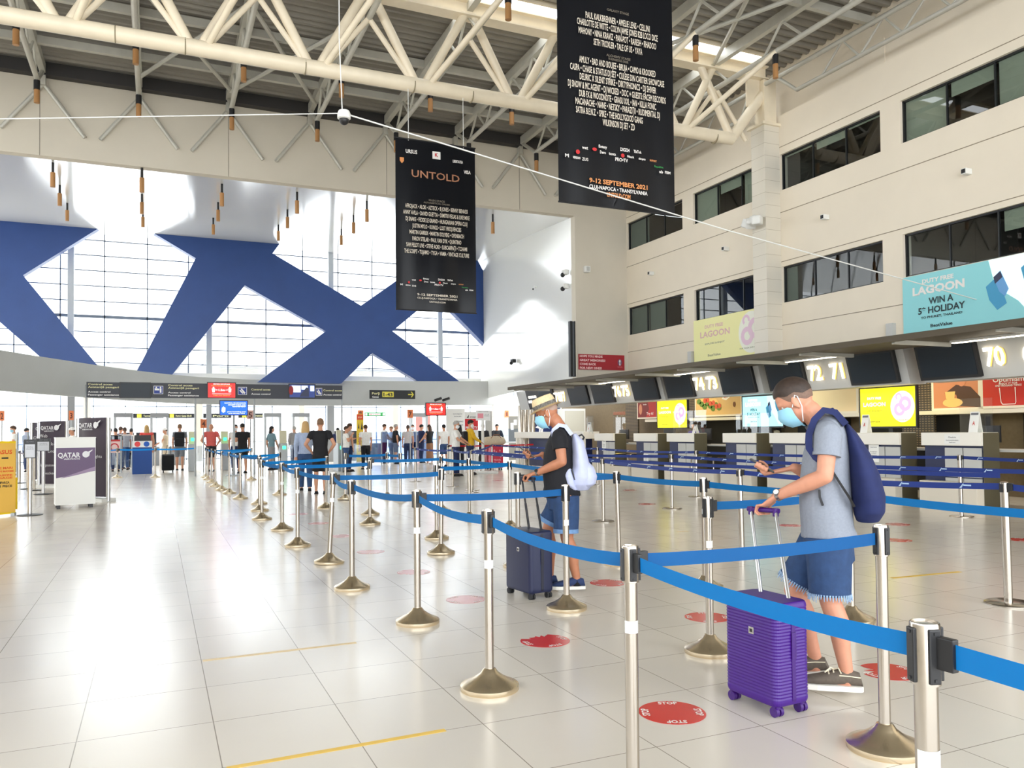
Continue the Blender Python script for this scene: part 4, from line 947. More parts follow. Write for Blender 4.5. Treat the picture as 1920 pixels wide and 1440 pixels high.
R1 = [(1.54, 1.25), (1.60, 2.54), (1.657, 4.066), (1.753, 5.69), (1.605, 7.187), (1.697, 8.703), (1.602, 10.193), (1.664, 11.977), (1.572, 13.619), (1.71, 15.135), (1.869, 16.63), (1.659, 18.2), (1.57, 19.96), (1.491, 21.2), (1.443, 22.8), (1.456, 24.6), (1.455, 26.4), (1.464, 27.73)]
for i, (x, y) in enumerate(R1):
    post('a%d' % i, x, y, 'domed-base steel belt post, %s from the camera in the left lane row' % ORD[i], 'blue belt posts', 0, (.055, 0) if i == 5 else (0, 0), i in (0, 1, 2, 3, 5, 6, 7, 8), -.3+.07*i)
R2 = [(2.902, 2.565), (3.18, 4.13), (2.945, 5.61), (3.42, 7.58), (2.993, 8.79), (3.36, 10.04), (2.98, 12.09), (3.33, 13.49), (2.88, 15.05), (2.56, 18.83), (2.617, 25.3)]
R2L = ['right of the purple suitcase, its base cut by the nearest post', 'left of the purple suitcase, its belt reaching behind the man', 'in front of the walking man in straw hat', 'just behind the handle of the navy suitcase', 'with leaning pole left of the navy suitcase', 'right behind the leaning post left of the navy suitcase', 'middle row, beside the fourth cross belt', 'middle row, just behind the post at the fourth cross belt', 'leaning left beside the man in black T-shirt', 'behind the sixth left post, before the long-haired woman', 'far off before the man in black cap']
for i, (x, y) in enumerate(R2):
    post('b%d' % i, x, y, 'domed-base steel belt post ' + R2L[i], 'blue belt posts', 0, {8: (-.10, 0), 4: (.02, 0)}.get(i, (0, 0)), i in (1, 2, 5), .2*i)
c = G(828, 958)
R3 = [(4.603, 4.341), (4.42, 5.80), (4.40, 7.20), (4.66, 10.6), (4.584, 12.05), (c.x, c.y), (4.59, 16.03), (4.526, 16.83), (3.604, 16.75)]
R3L = ['behind the legs of the man in grey polo', 'just left of the cyan belt near the phone', 'right of the lavender backpack', 'left of the arm of the man in straw hat', 'below the red suitcase, third lane row', 'hidden behind the leaning posts, third lane row', 'below the man with big belly, third lane row', 'left below the man with big belly, third lane row', 'leaning right beside the yellow roll-up banner']
for i, (x, y) in enumerate(R3):
    post('c%d' % i, x, y, 'domed-base steel belt post ' + R3L[i], 'blue belt posts', 0, {8: (.09, 0), 2: (-.03, 0)}.get(i, (0, 0)), i in (1,), .15*i)
FL = {'d0': (6.134, 4.216, 'nearest, at the right edge'), 'd1': (5.86, 7.03, 'between two cyan belts beside the raised phone'), 'd2': (6.262, 10.697, 'right of the lavender backpack'), 'd3': (6.638, 17.293, 'left of the white pole sign'), 'd4': (6.934, 19.393, 'before the older man in white shirt'), 'd5': (6.691, 21.833, 'below the woman in brown skirt'),
      'e0': (8.334, 11.838, 'on the open floor before the food poster'), 'f0': (11.459, 8.598, 'before the desk right of the yellow display'), 'f1': (10.213, 13.636, 'right behind the post by the man in grey'), 'f2': (10.369, 17.959, 'before the farthest desk'), 'g0': (10.427, 25.182, 'in front of the red suitcase'), 'g1': (8.802, 25.076, 'at the left end of the red belt'), 'g2': (6.9, 17.9, 'close behind the post left of the white pole sign')}
for k, (x, y, l) in FL.items(): post(k, x, y, 'slim flat-based steel belt post ' + l, 'navy belt posts', 1, (-.02, 0) if k in ('d0', 'd1', 'f0') else (0, 0))
p = G(220, 896); q = G(291, 895); r = G(200, 892)
post('h0', p.x, p.y, 'domed-base steel belt post left of the blue lectern', 'blue belt posts', 0); post('h1', q.x, q.y, 'domed-base steel belt post right of the blue lectern', 'blue belt posts', 0)
for k, (px, py, l) in {'k0': (52, 917, 'behind the yellow stand, before the dark totem'), 'k1': (64, 920, 'left foot of the dark airline totem'), 'k2': (37, 906, 'behind the yellow stand')}.items():
    p = G(px, py); post(k, p.x, p.y, 'steel belt post on a black flat base ' + l, 'purple belt posts', 2)

# ------------------------------------------------------------------ belts: each winds out of its post
def belt(a, b, mm=None, z=.915, w=.052, sag=.02, logos=0, name='belt'):
    t, Ma = POSTS[a]; mm = mm or M_belt
    A = Ma @ V((0, 0, z))
    B = (POSTS[b][1] @ V((0, 0, z))) if isinstance(b, str) else V(b)
    d = (B-A); d.z = 0; d.normalize(); A2 = A+d*.036; B2 = B-d*.036 if isinstance(b, str) else B
    n = 14; m = MB(); s = V((-d.y, d.x, 0))*.0011
    twist = random.uniform(-.10, .10)
    rings = []
    for i in range(n+1):
        u = i/n; c = A2.lerp(B2, u) - V((0, 0, sag*4*u*(1-u))); tw = V((-d.y, d.x, 0))*twist*w*math.sin(math.pi*u)
        rings.append([m.bm.verts.new(c+V((0, 0, w/2))+tw), m.bm.verts.new(c-V((0, 0, w/2))-tw)])
    for p_, q_ in zip(rings, rings[1:]): m.bm.faces.new((p_[0], p_[1], q_[1], q_[0]))
    inv = Ma.inverted(); m.bm.transform(inv)
    o = obj(name, m.mesh(name, mm)); o.parent = t
    c0 = A+d*.05; m = MB(); m.box(c0-V((0, 0, .0)), (.045, .02, .07 if w > .05 else w+.012), Matrix.Rotation(math.atan2(d.y, d.x), 3, 'Z'), .003); m.bm.transform(inv)
    k = obj('belt_clip', m.mesh('belt_clip', M_black)); k.parent = t
    if logos:
        L = (B2-A2).length; m = MB(); side = -1 if V((-d.y, d.x, 0)).dot(-V((A.x, A.y, 0))) > 0 else 1
        nrm = V((d.y, -d.x, 0))*side
        if nrm.dot(V((A.x, A.y, 0))) > 0: nrm = -nrm
        cnt = max(1, int(L/.55))
        for i in range(cnt):
            u = (i+.5)/cnt; c = A2.lerp(B2, u) - V((0, 0, sag*4*u*(1-u))) + nrm*.0035
            e = nrm.cross(V((0, 0, 1))); e = -e if e.dot(CR) < 0 else e; z_ = V((0, 0, 1))
            for pl in ([(-.05, -.018), (-.03, -.018), (-.012, .018), (-.02, .018)], [(-.015, .0), (.05, .0), (.05, .012), (-.015, .012)]):
                m.poly([c+e*x+z_*y for x, y in pl])
        m.bm.transform(inv); g = obj('belt_logo', m.mesh('belt_logo', M_logo, recalc=False)); g.parent = o
    return o
belt('a0', (1.58, -.25, .91), sag=.01)
for i in range(17): belt('a%d' % (i+1), 'a%d' % i, sag=.035 if i in (1, 2, 3, 4) else .02)
for a, b in (('a1', 'b0'), ('a3', 'b2'), ('a5', 'b4'), ('a7', 'b6'), ('a8', 'b8'), ('a9', 'b9'), ('a11', 'b9'), ('a13', 'b10'), ('a15', 'b10'),
             ('b1', 'c0'), ('b3', 'c2'), ('b5', 'c3'), ('b7', 'c5'), ('c8', 'c7'), ('c2', 'c1'), ('c1', 'c0'), ('c5', 'c4'), ('c4', 'c3'), ('c3', 'c2'), ('c6', 'c7'), ('h0', 'h1')): belt(a, b, sag=.012)
belt('c0', (4.6, 2.75, .9), sag=.015)
belt('h1', (1.3, 30.5, .9), sag=.02); belt('h0', (-1.6, 30.0, .9), sag=.02)
for a, b in (('d1', 'd0'), ('d2', 'd1'), ('d3', 'd2'), ('d4', 'd3'), ('d5', 'd4'), ('f1', 'f0'), ('f2', 'f1'), ('g0', 'f2'), ('d3', 'g0')): belt(a, b, M_belt2, .925, .05, .03, 1)
belt('d0', (6.1, 3.0, .92), M_belt2, .925, .05, .02, 1); belt('e0', (8.5, 5.2, .92), M_belt2, .925, .05, .03, 1); belt('e0', (7.6, 17.0, .92), M_belt2, .925, .05, .03, 0); belt('f0', (11.3, 5.4, .92), M_belt2, .925, .05, .02, 1); belt('g2', (7.2, 5.0, .94), M_belt2, .925, .045, .05, 0)
belt('g1', (11.9, 25.0, .93), M_belt4, .93, .05, .02, 1)
for a, b in (('k0', 'k1'), ('k2', 'k0')): belt(a, b, M_belt3, .9, .05, .01)

# ------------------------------------------------------------------ floor stickers and tape
M_stick = mat('red_floor_sticker', lin(212, 38, 34), .24, spec=.8); M_glare = mat('glare_pale_sticker', lin(226, 164, 158), .24, spec=.8); M_stickw = mat('sticker_lettering', lin(246, 236, 230), .4)  # pale sticker copy: floor glare put into the red's colour
STK = [(2.334, 3.34, .165, 0, 'red round STOP floor sticker nearest the camera, left of the purple suitcase'), (2.37, 4.83, .165, 1, 'torn red STOP floor sticker right of the third left post'), (3.786, 6.395, .165, 0, 'red STOP floor sticker right of the navy suitcase'), (3.75, 4.9, .165, 0, 'red STOP floor sticker left behind the purple suitcase'), (3.84, 3.36, .165, 2, 'torn red STOP floor sticker under the heel of the man in grey polo'),
       (2.36, 6.30, .165, 0, 'worn pale pink floor sticker right of the fourth left post'), (2.35, 7.75, .165, 1, 'worn pale pink floor sticker left of the navy suitcase'), (2.3, 9.3, .16, 0, 'worn pale pink floor sticker beside the sixth left post'), (2.3, 10.9, .16, 0, 'worn pale pink floor sticker beside the seventh left post'), (2.3, 12.6, .16, 0, 'worn pale pink floor sticker beside the eighth left post'), (2.25, 14.2, .16, 0, 'worn pale pink floor sticker beside the ninth left post'),  # pale pink of these stickers is floor glare put into the colour
       (3.9, 8.6, .16, 0, 'red floor sticker behind the navy suitcase')]
for p, l in (((1480, 985), 'red floor sticker between the phone arm and the cyan belt'), ((1683, 983), 'far red floor sticker right of the navy backpack'), ((1683, 1013), 'nearer red floor sticker right of the navy backpack'), ((1915, 1012), 'red floor sticker at the right edge'), ((1181, 919), 'thin far red floor sticker right of the lavender backpack'), ((1213, 945), 'near thin red floor sticker right of the lavender backpack'), ((934, 901), 'far red floor sticker below the red suitcase')):
    q = G(*p); STK.append((q.x, q.y, .165, 0, l))
for i, (x, y, r, torn, lab) in enumerate(STK):
    rz = .35+.5*i; ex = V((math.cos(rz), math.sin(rz), 0)); ey = V((-ex.y, ex.x, 0))
    m = MB(); n = 40
    def rad(a):
        if torn == 1 and .3 < a < 1.5: return r*(.72+.12*math.sin(a*17))
        if torn == 2 and (a < .5 or a > 5.9): return r*(.62+.2*math.sin(a*13))
        return r
    m.poly([V((x, y, .0005))+ex*(math.cos(a)*rad(a))+ey*(math.sin(a)*rad(a)) for a in [2*math.pi*k/n for k in range(n)]], (), (0, 0, .0012))
    o = m.build('floor_sticker', M_stick if not 5 <= i <= 10 else M_glare); tag(o, lab, 'floor sticker', 'red floor stickers')
    for k in range(4):
        a = k*math.pi/2 + .78
        if torn and abs((a % 6.28)-(.9 if torn == 1 else 5.9)) < .7: continue
        d = ex*math.cos(a)+ey*math.sin(a); c = V((x, y, 0))+d*r*.80; rx = V((d.y, -d.x, 0))*.1; uy = d*.045
        m = MB(); letters(m, (c-rx/2-uy/2+V((0, 0, .002)), rx, uy, V((0, 0, 1))), [('STOP', .5, .5, .8, .98)], .0006, .03)
        m.build('sticker_lettering', M_stickw, o)
M_tape = mat('yellow_floor_tape', lin(236, 196, 90), .5); M_tape2 = mat('cream_floor_tape', lin(238, 214, 170), .5)
for i, (a, b, w, mm, lab) in enumerate((((425, 1441), (835, 1369), .035, M_tape, 'yellow floor tape strip nearest the camera'), ((380, 1239), (668, 1205), .04, M_tape2, 'pale cream floor tape strip left of the third left post'), ((1672, 1084), (1800, 1072), .05, M_tape, 'faded yellow floor tape at the far right'), ((1270, 997), (1290, 996), .05, M_tape2, 'short faded tape mark before the desks'))):
    A, B = G(*a), G(*b); d = (B-A).normalized(); s = V((-d.y, d.x, 0))*w/2
    m = MB(); m.slab(A-s+V((0, 0, .0004)), B-A, s*2, (0, 0, .001)); tag(m.build('floor_tape', mm), lab, 'floor tape')
# ------------------------------------------------------------------ people
M_skin = mat('skin_fair', lin(208, 146, 118), .5, var=.04, vscale=30); M_skin2 = mat('skin_tanned', lin(184, 122, 90), .5, var=.05, vscale=30)
M_hairb = mat('dark_brown_hair', lin(52, 38, 30), .6, var=.25, vscale=60); M_fade = mat('cropped_hair', lin(120, 94, 80), .7, var=.15, vscale=120)
M_mask = mat('pale_blue_mask', lin(150, 206, 232), .7, var=.03, vscale=20); M_maskw = mat('mask_white', lin(240, 242, 244), .7)
M_polo = mat('grey_polo', lin(140, 146, 158), .85, var=.06, vscale=90, bump=.25, bscale=26)
M_denim = mat('blue_denim', lin(42, 68, 108), .85, var=.14, vscale=24, bump=.25, bscale=30); M_fray = mat('frayed_denim', lin(150, 176, 206), .9, var=.2, vscale=80)
M_tblack = mat('black_tshirt', lin(20, 20, 26), .85, var=.1, vscale=20, bump=.25, bscale=22)
M_shoe = mat('brown_grey_canvas', lin(104, 94, 84), .9, var=.1, vscale=60); M_sole = mat('white_rubber_sole', lin(240, 236, 226), .6); M_lace = mat('cream_lace', lin(236, 226, 200), .7)
M_bag = mat('navy_backpack_cloth', lin(22, 34, 84), .8, var=.12, vscale=14, bump=.3, bscale=14); M_bagl = mat('lavender_backpack_cloth', lin(196, 202, 232), .85, var=.05, vscale=14, bump=.3, bscale=14)
M_phone = mat('black_phone', (.015, .015, .018), .25); M_watch = mat('watch_steel', (.6, .6, .6), .25, 1.0)
M_purple = mat('purple_suitcase_shell', lin(62, 8, 124), .36); M_purpled = mat('purple_trim', lin(60, 16, 110), .4)
M_nshell = mat('navy_suitcase_shell', lin(22, 30, 66), .4)
M_straw = mat('straw_weave', lin(232, 208, 164), .85, var=.12, vscale=90, bump=.4, bscale=120); M_hband = mat('patterned_hat_band', lin(150, 146, 140), .8, var=.5, vscale=70)
M_shoeb = mat('navy_canvas', lin(44, 60, 100), .9); M_sock = mat('black_sock', lin(20, 20, 24), .9); M_alu = mat('aluminium_rod', (.72, .73, .75), .3, 1.0)
M_eyew = mat('eye_white', (.8, .78, .74), .3); M_eyed = mat('eye_iris', (.06, .035, .02), .2)

def capsule(mb, pts, rs, n=12): mb.tube(pts, rs, n, True)
def ell(mb, secs, n=18): mb.loft([(V(c), V(a), V(b)) for c, a, b in secs], n)
def head(mb, H, f, u, l, s=1.0, ears=True):
    """skull, face, nose, chin, ears; H head centre (eye height), f forward, u up, l left"""
    R = Matrix((f, l, u)).transposed()
    mb.ball(H - f*.012*s + u*.025*s, (.098*s, .076*s, .098*s), R, 20, 14)
    mb.ball(H + f*.022*s - u*.045*s, (.066*s, .058*s, .075*s), R, 16, 12)
    mb.ball(H + f*.045*s - u*.098*s, (.034*s, .036*s, .026*s), R, 12, 8)
    mb.ball(H + f*.072*s + u*.022*s, (.018*s, .05*s, .014*s), R, 12, 8)          # brow
    capsule(mb, [H+f*.082*s+u*.006*s, H+f*.098*s-u*.026*s, H+f*.108*s-u*.040*s], [.009*s, .012*s, .014*s], 8)
    mb.ball(H+f*.084*s-u*.072*s, (.014*s, .026*s, .008*s), R, 10, 6); mb.ball(H+f*.080*s-u*.086*s, (.013*s, .022*s, .008*s), R, 10, 6)   # lips
    if ears:
        for sd in (1, -1):
            c = H - f*.006*s + l*(sd*.077*s) - u*.012*s
            mb.ball(c, (.022*s, .009*s, .034*s), R @ Matrix.Rotation(sd*.35, 3, 'Z'), 12, 8)
            mb.ball(c-u*.026*s, (.012*s, .008*s, .014*s), R, 8, 6)
def hair_cap(H, f, u, l, s, mm, name, front=.35, low=-.1, back_low=-.75, infl=1.10, side=None, nu=72, nv=44, thick=.0):
    mb = MB(); c = H - f*.012*s + u*.025*s; rings = []
    def sm(x, a, b): t = min(1, max(0, (x-a)/(b-a))); return t*t*(3-2*t)
    def lim(x): return back_low + (low-back_low)*sm(x, -.55, -.1) + (front-low)*sm(x, .25, .75)
    edge = []
    for i in range(nu):
        a = 2*math.pi*i/nu; th = .1
        while th < 2.6 and math.cos(th) > lim(math.sin(th)*math.cos(a)): th += .01
        edge.append(th)
    nv = max(8, nv//2)
    for j in range(1, nv+1):
        row = []
        for i in range(nu):
            a = 2*math.pi*i/nu; th = edge[i]*j/nv; k = infl - (infl-1.0)*.55*max(0, (j/nv-.75)/.25)
            row.append(mb.bm.verts.new(c + f*(math.sin(th)*math.cos(a)*.098*s*k) + l*(math.sin(th)*math.sin(a)*.076*s*k) + u*(math.cos(th)*.098*s*k)))
        rings.append(row)
    for A, B in zip(rings, rings[1:]):
        for i in range(nu): mb.bm.faces.new((A[i], A[(i+1) % nu], B[(i+1) % nu], B[i]))
    mb.bm.faces.new(rings[0])
    bmesh.ops.recalc_face_normals(mb.bm, faces=mb.bm.faces)
    bmesh.ops.solidify(mb.bm, geom=mb.bm.faces[:], thickness=.006*s)
    return mb
def face_mask(H, f, u, l, s, parent, loc, mm=M_mask):
    mb = MB(); g = []; n = 18
    prof = [(.004, .102, .070), (-.016, .112, .074), (-.036, .124, .077), (-.056, .122, .077), (-.076, .114, .073), (-.096, .102, .066), (-.114, .086, .054)]
    for z, a, b in prof:
        row = []
        for i in range(n+1):
            t = math.radians(-82+164*i/n); k = math.cos(t)
            row.append(mb.bm.verts.new(H + f*((.012+(a-.012)*(k**.8 if k > 0 else 0))*s) + l*(math.sin(t)*b*s*1.06) + u*((z-(.012 if i in (0, n) else 0)-.02*(1-k))*s) - loc))
        g.append(row)
    for A, B in zip(g, g[1:]):
        for i in range(n): mb.bm.faces.new((A[i], A[i+1], B[i+1], B[i]))
    bmesh.ops.recalc_face_normals(mb.bm, faces=mb.bm.faces); bmesh.ops.solidify(mb.bm, geom=mb.bm.faces[:], thickness=.003)
    o = obj('face_mask', mb.mesh('face_mask', mm, True), parent)
    mb = MB()
    for sd in (1, -1):
        ear = H - f*.022*s + l*(sd*.080*s) + u*.012*s; earl = H - f*.02*s + l*(sd*.080*s) - u*.045*s
        p1 = H + f*.024*s + l*(sd*.075*s) - u*.024*s; p2 = H + f*.020*s + l*(sd*.066*s) - u*.116*s
        mb.tube([p1-loc, ear-loc+u*.012, ear-loc-f*.008, earl-loc, p2-loc], .0028, 6)
    q = obj('ear_loop', mb.mesh('ear_loop', M_maskw, True)); q.parent = o
    return o
def shoe(parent, name, ankle, toe_dir, up, s, loc, mm, sole, lace=None, ln=.29):
    f = toe_dir.normalized(); u = up.normalized(); u = (u-f*u.dot(f)).normalized(); l = u.cross(f)
    base = ankle - f*.062*s - loc
    prof = [(-.012, .024, .02), (.0, .034, .07), (.05, .040, .085), (.10, .042, .082), (.15, .047, .066), (.20, .049, .052), (.245, .042, .042), (.275, .026, .032), (.288, .010, .022)]
    mb = MB(); rings = []
    for x, w, h in prof:
        ring = []
        for k in range(16):
            a = 2*math.pi*k/16; y = math.cos(a)*w; z = math.sin(a); z = (.5+.5*z); z = z**.8*h
            ring.append(mb.bm.verts.new(base + f*(x*s) + l*(y*s) + u*((z+.018)*s)))
        rings.append(ring)
    mb.skin(rings); o = obj(name, mb.mesh(name, mm, True), parent)
    mb = MB(); rings = []
    for x, w, h in prof:
        rings.append([mb.bm.verts.new(base + f*((x-.002 if x < .1 else x+.004)*s) + l*(y*(w+.004)*s) + u*(z*s)) for y, z in ((-1, 0), (1, 0), (1, .026), (-1, .026))])
    mb.skin(rings); q = obj('sole', mb.mesh('sole', sole)); q.parent = o
    if lace:
        mb = MB()
        for k in range(3):
            c = base + f*((.125+.022*k)*s) + u*((.094-.012*k)*s); mb.tube([c-l*.028*s-u*.004, c+u*.004, c+l*.028*s-u*.004], .004*s, 6)
        c = base + f*.12*s + u*.098*s
        mb.tube([c, c+l*.03+f*.02+u*.016, c+l*.045+f*.05-u*.006, c+l*.025+f*.03], .0035, 6); mb.tube([c, c+l*.022-f*.02+u*.012, c+l*.04-f*.03-u*.01], .0035, 6)
        mb.tube([base+f*.0*s+l*.036*s+u*.072*s, base+f*.05*s+l*.042*s+u*.078*s, base+f*.10*s+l*.04*s+u*.078*s], .003, 6)
        q = obj('lace', mb.mesh('lace', lace, True)); q.parent = o
    return o
def finger(mb, pts, r=.0082):
    capsule(mb, pts, [r*1.08, r, r*.95, r*.82][:len(pts)], 10)

class Frame:
    """a walking figure seen in profile: pixel + sideways offset (towards the camera positive) -> hall point"""
    def __init__(s, px, py, turn=0.0):
        s.O = G(px, py); d = V((s.O.x, s.O.y, 0)).normalized(); s.L = -d; s.F = V((-d.y, d.x, 0)); s.U = V((0, 0, 1))
        if turn:
            q = Quaternion((0, 0, 1), turn); s.L = q @ s.L; s.F = q @ s.F
    def __call__(s, px, py, lat=0.0): return OPL(px, py, s.O + s.L*lat, s.L)

def hero(fr, J, name_label, skinm, sp):
    """J: joints as hall points. Returns the body object; all meshes are kept relative to the ground point"""
    O, F, L, U = fr.O, fr.F, fr.L, V((0, 0, 1)); loc = O
    W = lambda p: p-loc
    b = MB()
    hf, hu = sp['hf'], sp['hu']; hl = hu.cross(hf)
    head(b, W(J['head']), hf, hu, hl, 1.0)
    capsule(b, [W(J['neck']), W(J['neck']).lerp(W(J['head']), .55) - hf*.02], [.062, .056], 14)
    # trunk
    tr = sp['trunk']     # list of (front point, back point, half width)
    secs = []
    for a, c, w in tr:
        ce = W((a+c)/2); dv = (a-c)/2; secs.append((ce, L*(w*.92), dv*.90))
    ell(b, secs, 20)
    for sd in ('l', 'r'):
        k = 1 if sd == 'l' else -1
        capsule(b, [W(J['neck'])-U*.015+L*k*.04, W(J['sh'+sd])], [.05, .054], 12)
        capsule(b, [W(J['sh'+sd]), W(J['sh'+sd]).lerp(W(J['el'+sd]), .5), W(J['el'+sd])], [.056, .047, .041], 14)
        w = W(J['wr'+sd]); e = W(J['el'+sd]); capsule(b, [e, e.lerp(w, .28), e.lerp(w, .7), w], [.041, .044, .034, .0265], 14)
        h, kn, an = W(J['hip'+sd]), W(J['kn'+sd]), W(J['an'+sd])
        capsule(b, [h, h.lerp(kn, .5), kn], [.086, .074, .056], 16)
        ax = (an-kn); back = -F
        capsule(b, [kn, kn+ax*.3+back*.018, kn+ax*.62+back*.008, an+U*.03, an-U*.02], [.054, .057, .043, .034, .036], 16)
        ft = sp['toe'+sd]; capsule(b, [an-U*.025, an-U*.045+ft*.06], [.030, .020], 10)
    sp['hands'](b, W)
    me = remesh(b, .0062, 3, skinm, 'person')
    body = bpy.data.objects.new('person', me); COL.objects.link(body); body.location = loc
    tag(body, name_label, 'person')
    return body, W
def cloth(body, mbuild, vox, mm, name, smooth=4): 
    return obj(name, remesh(mbuild, vox, smooth, mm, name), body)

# ---- man in grey polo
fr = Frame(1560, 1294)
f = fr
J = dict(head=f(1489, 753, 0), neck=f(1538, 795, 0), shl=f(1553, 812, .17), shr=f(1549, 815, -.17), ell=f(1547, 893, .21), elr=f(1528, 893, -.22), wrl=f(1456, 930, .10), wrr=f(1489, 877, -.12),
         hipl=f(1553, 1008, .085), hipr=f(1543, 1008, -.085), knl=f(1557, 1128, .10), knr=f(1489, 1106, -.10), anl=f(1587, 1268, .09), anr=f(1529, 1244, -.12))
ang = math.radians(33); hf = (fr.F*math.cos(ang) - fr.U*math.sin(ang)).normalized(); hu = (fr.U*math.cos(ang) + fr.F*math.sin(ang)).normalized()
trunk = [(f(1516, 1040), f(1596, 1040), .145), (f(1503, 985), f(1600, 990), .165), (f(1500, 940), f(1596, 940), .158), (f(1502, 890), f(1594, 890), .165), (f(1507, 850), f(1594, 850), .18), (f(1516, 818), f(1590, 815), .18), (f(1524, 795), f(1578, 786), .13), (f(1527, 785), f(1566, 774), .07)]
B1 = f(1431, 956, .06)                        # grip of the suitcase handle
by = V((-.30, 1, 0)).normalized()
C1, e1 = (f(1455, 887, -.10)+f(1404, 859, -.10))/2, (f(1404, 859, -.10)-f(1455, 887, -.10)).normalized()
e3 = fr.L.cross(e1).normalized(); e3 = e3 if e3.z > 0 else -e3
def hands1(b, W):
    w = W(J['wrl']); Bc = W(B1); d = V((Bc.x-w.x, Bc.y-w.y, 0)).normalized(); s = by if by.dot(fr.L) > 0 else -by; s = (s - d*s.dot(d)).normalized()
    pc = w.lerp(Bc+V((0, 0, .030))-d*.02, .55)
    b.loft([(w, s*.026, V((0, 0, .021))), (pc, s*.038, V((0, 0, .019))), (Bc+V((0, 0, .028))-d*.014, s*.043, V((0, 0, .015)))], 14)
    for i, (o, ln) in enumerate(((-.033, .95), (-.011, 1.05), (.011, 1.0), (.033, .85))):
        k = Bc+s*o+V((0, 0, .029))-d*.014
        finger(b, [k, k+d*.034*ln-V((0, 0, .004)), Bc+s*o+d*.032*ln-V((0, 0, .012)), Bc+s*o+d*.006-V((0, 0, .027))])
    t0 = pc - s*.034*-1 - V((0, 0, .008))
    finger(b, [t0, t0+d*.03-V((0, 0, .024)), Bc+s*.04-d*.012-V((0, 0, .022)), Bc+s*.028+d*.012-V((0, 0, .024))], .0098)
    # hand under the phone
    w = W(J['wrr']); C = W(C1); L = fr.L
    pm = C - e1*.038 - e3*.030 - L*.012
    b.loft([(w, L*.024, e3*.02), (w.lerp(pm, .5), L*.036, e3*.018), (pm, L*.042, e3*.016), (pm+e1*.03, L*.036, e3*.012)], 14)
    for i, ln in enumerate((1.0, 1.08, 1.0, .85)):
        a = C + e1*(.030-.0215*i)
        k = a - L*.030 - e3*.024
        finger(b, [k, a+L*.020*ln-e3*.021, a+L*.046-e3*.010, a+L*.044+e3*.008*ln])
    t0 = pm - L*.040 + e3*.012
    finger(b, [t0, C-e1*.02-L*.046+e3*.010, C+e1*.008-L*.030+e3*.016, C+e1*.026-L*.012+e3*.013], .0098)
sp = dict(hf=hf, hu=hu, trunk=trunk, hands=hands1, toel=(fr.F*.97+fr.L*.1).normalized(), toer=(fr.F*.98-fr.U*.16).normalized())
body1, W = hero(fr, J, 'person in grey polo shirt and denim shorts with face mask, looking at a phone', M_skin, sp)
L, U, F = fr.L, V((0, 0, 1)), fr.F
def polo(fr, J, W, sleeve, tr, inf=.014):
    b = MB(); secs = []
    for a, c, w in tr: secs.append((W((a+c)/2), L*(w+inf*.4), (a-c)/2*1.04))
    ell(b, secs, 24)
    for sd in ('l', 'r'):
        k = 1 if sd == 'l' else -1
        s, e = W(J['sh'+sd]), W(J['el'+sd]); capsule(b, [W(J['neck'])-U*.03+L*k*.05, s], [.058, .066], 14)
        d = (e-s).normalized(); q = s.lerp(e, sleeve); b.tube([s, s.lerp(e, sleeve*.5), q], [.070, .069, .068], 16)
    return b
trs = [(f(1503, 1006), f(1607, 1004), .172)] + trunk[1:]
b = polo(fr, J, W, .52, trs); shirt = cloth(body1, b, .0075, M_polo, 'polo_shirt', 3)
m = MB(); c = W(J['neck']); ax = (W(J['head'])-hf*.03-c).normalized(); sd = L; fw = sd.cross(ax).normalized(); fw = fw if fw.dot(F) > 0 else -fw
rg = []
for z, r in ((-.025, .088), (.012, .074), (.034, .071)):
    rg.append(m.ring(c+ax*z+fw*.004, sd*r, fw*r*.98, 24))
m.skin(rg, False); bmesh.ops.solidify(m.bm, geom=m.bm.faces[:], thickness=.006)
q = obj('collar', m.mesh('collar', M_polo, True)); q.parent = shirt
m = MB(); s, e = W(J['shl']), W(J['ell']); d = (e-s).normalized(); p = s.lerp(e, .52); m.tube([p-d*.012, p+d*.004], .0705, 18); q = obj('sleeve_band', m.mesh('sleeve_band', M_polo, True)); q.parent = shirt
def shorts(b, J, W, front_back, sdlist):
    ell(b, [(W((a+c)/2), L*w, (a-c)/2) for a, c, w in front_back], 22)
    for h, k, e, rs in sdlist: b.tube([W(h), W(h).lerp(W(k), .5), W(e)], rs, 18)
b = MB(); el_ = f(1556, 1116, .10); er_ = f(1494, 1090, -.10)
shorts(b, J, W, [(f(1512, 1052), f(1604, 1052), .16), (f(1506, 1010), f(1600, 1010), .160), (f(1508, 975), f(1592, 975), .145)], [(J['hipl'], J['knl'], el_, [.118, .112, .106]), (J['hipr'], J['knr'], er_, [.116, .108, .102])])
sh = cloth(body1, b, .0075, M_denim, 'denim_shorts', 3)
m = MB(); random.seed(3)
for e, k, r in ((el_, J['knl'], .104), (er_, J['knr'], .100)):
    d = (W(e)-W(J['hipl' if e is el_ else 'hipr'])).normalized(); a = d.orthogonal().normalized(); c_ = d.cross(a)
    for i in range(46):
        t = 2*math.pi*i/46; p = W(e)+(a*math.cos(t)+c_*math.sin(t))*r; m.tube([p-d*.012, p+d*random.uniform(.01, .03)+(a*math.cos(t)+c_*math.sin(t))*random.uniform(0, .008)], [.0052, .0018], 5)
q = obj('frayed_hem', m.mesh('frayed_hem', M_fray)); q.parent = sh
m = hair_cap(W(J['head']), hf, hu, hu.cross(hf), 1.0, M_hairb, 'hair', front=.42, low=.16, back_low=-.12, infl=1.13); obj('hair', m.mesh('hair', M_hairb, True), body1)
m = hair_cap(W(J['head']), hf, hu, hu.cross(hf), 1.0, M_fade, 'hair', front=.45, low=-.2, back_low=-.5, infl=1.05); obj('cropped_hair', m.mesh('cropped_hair', M_fade, True), body1)
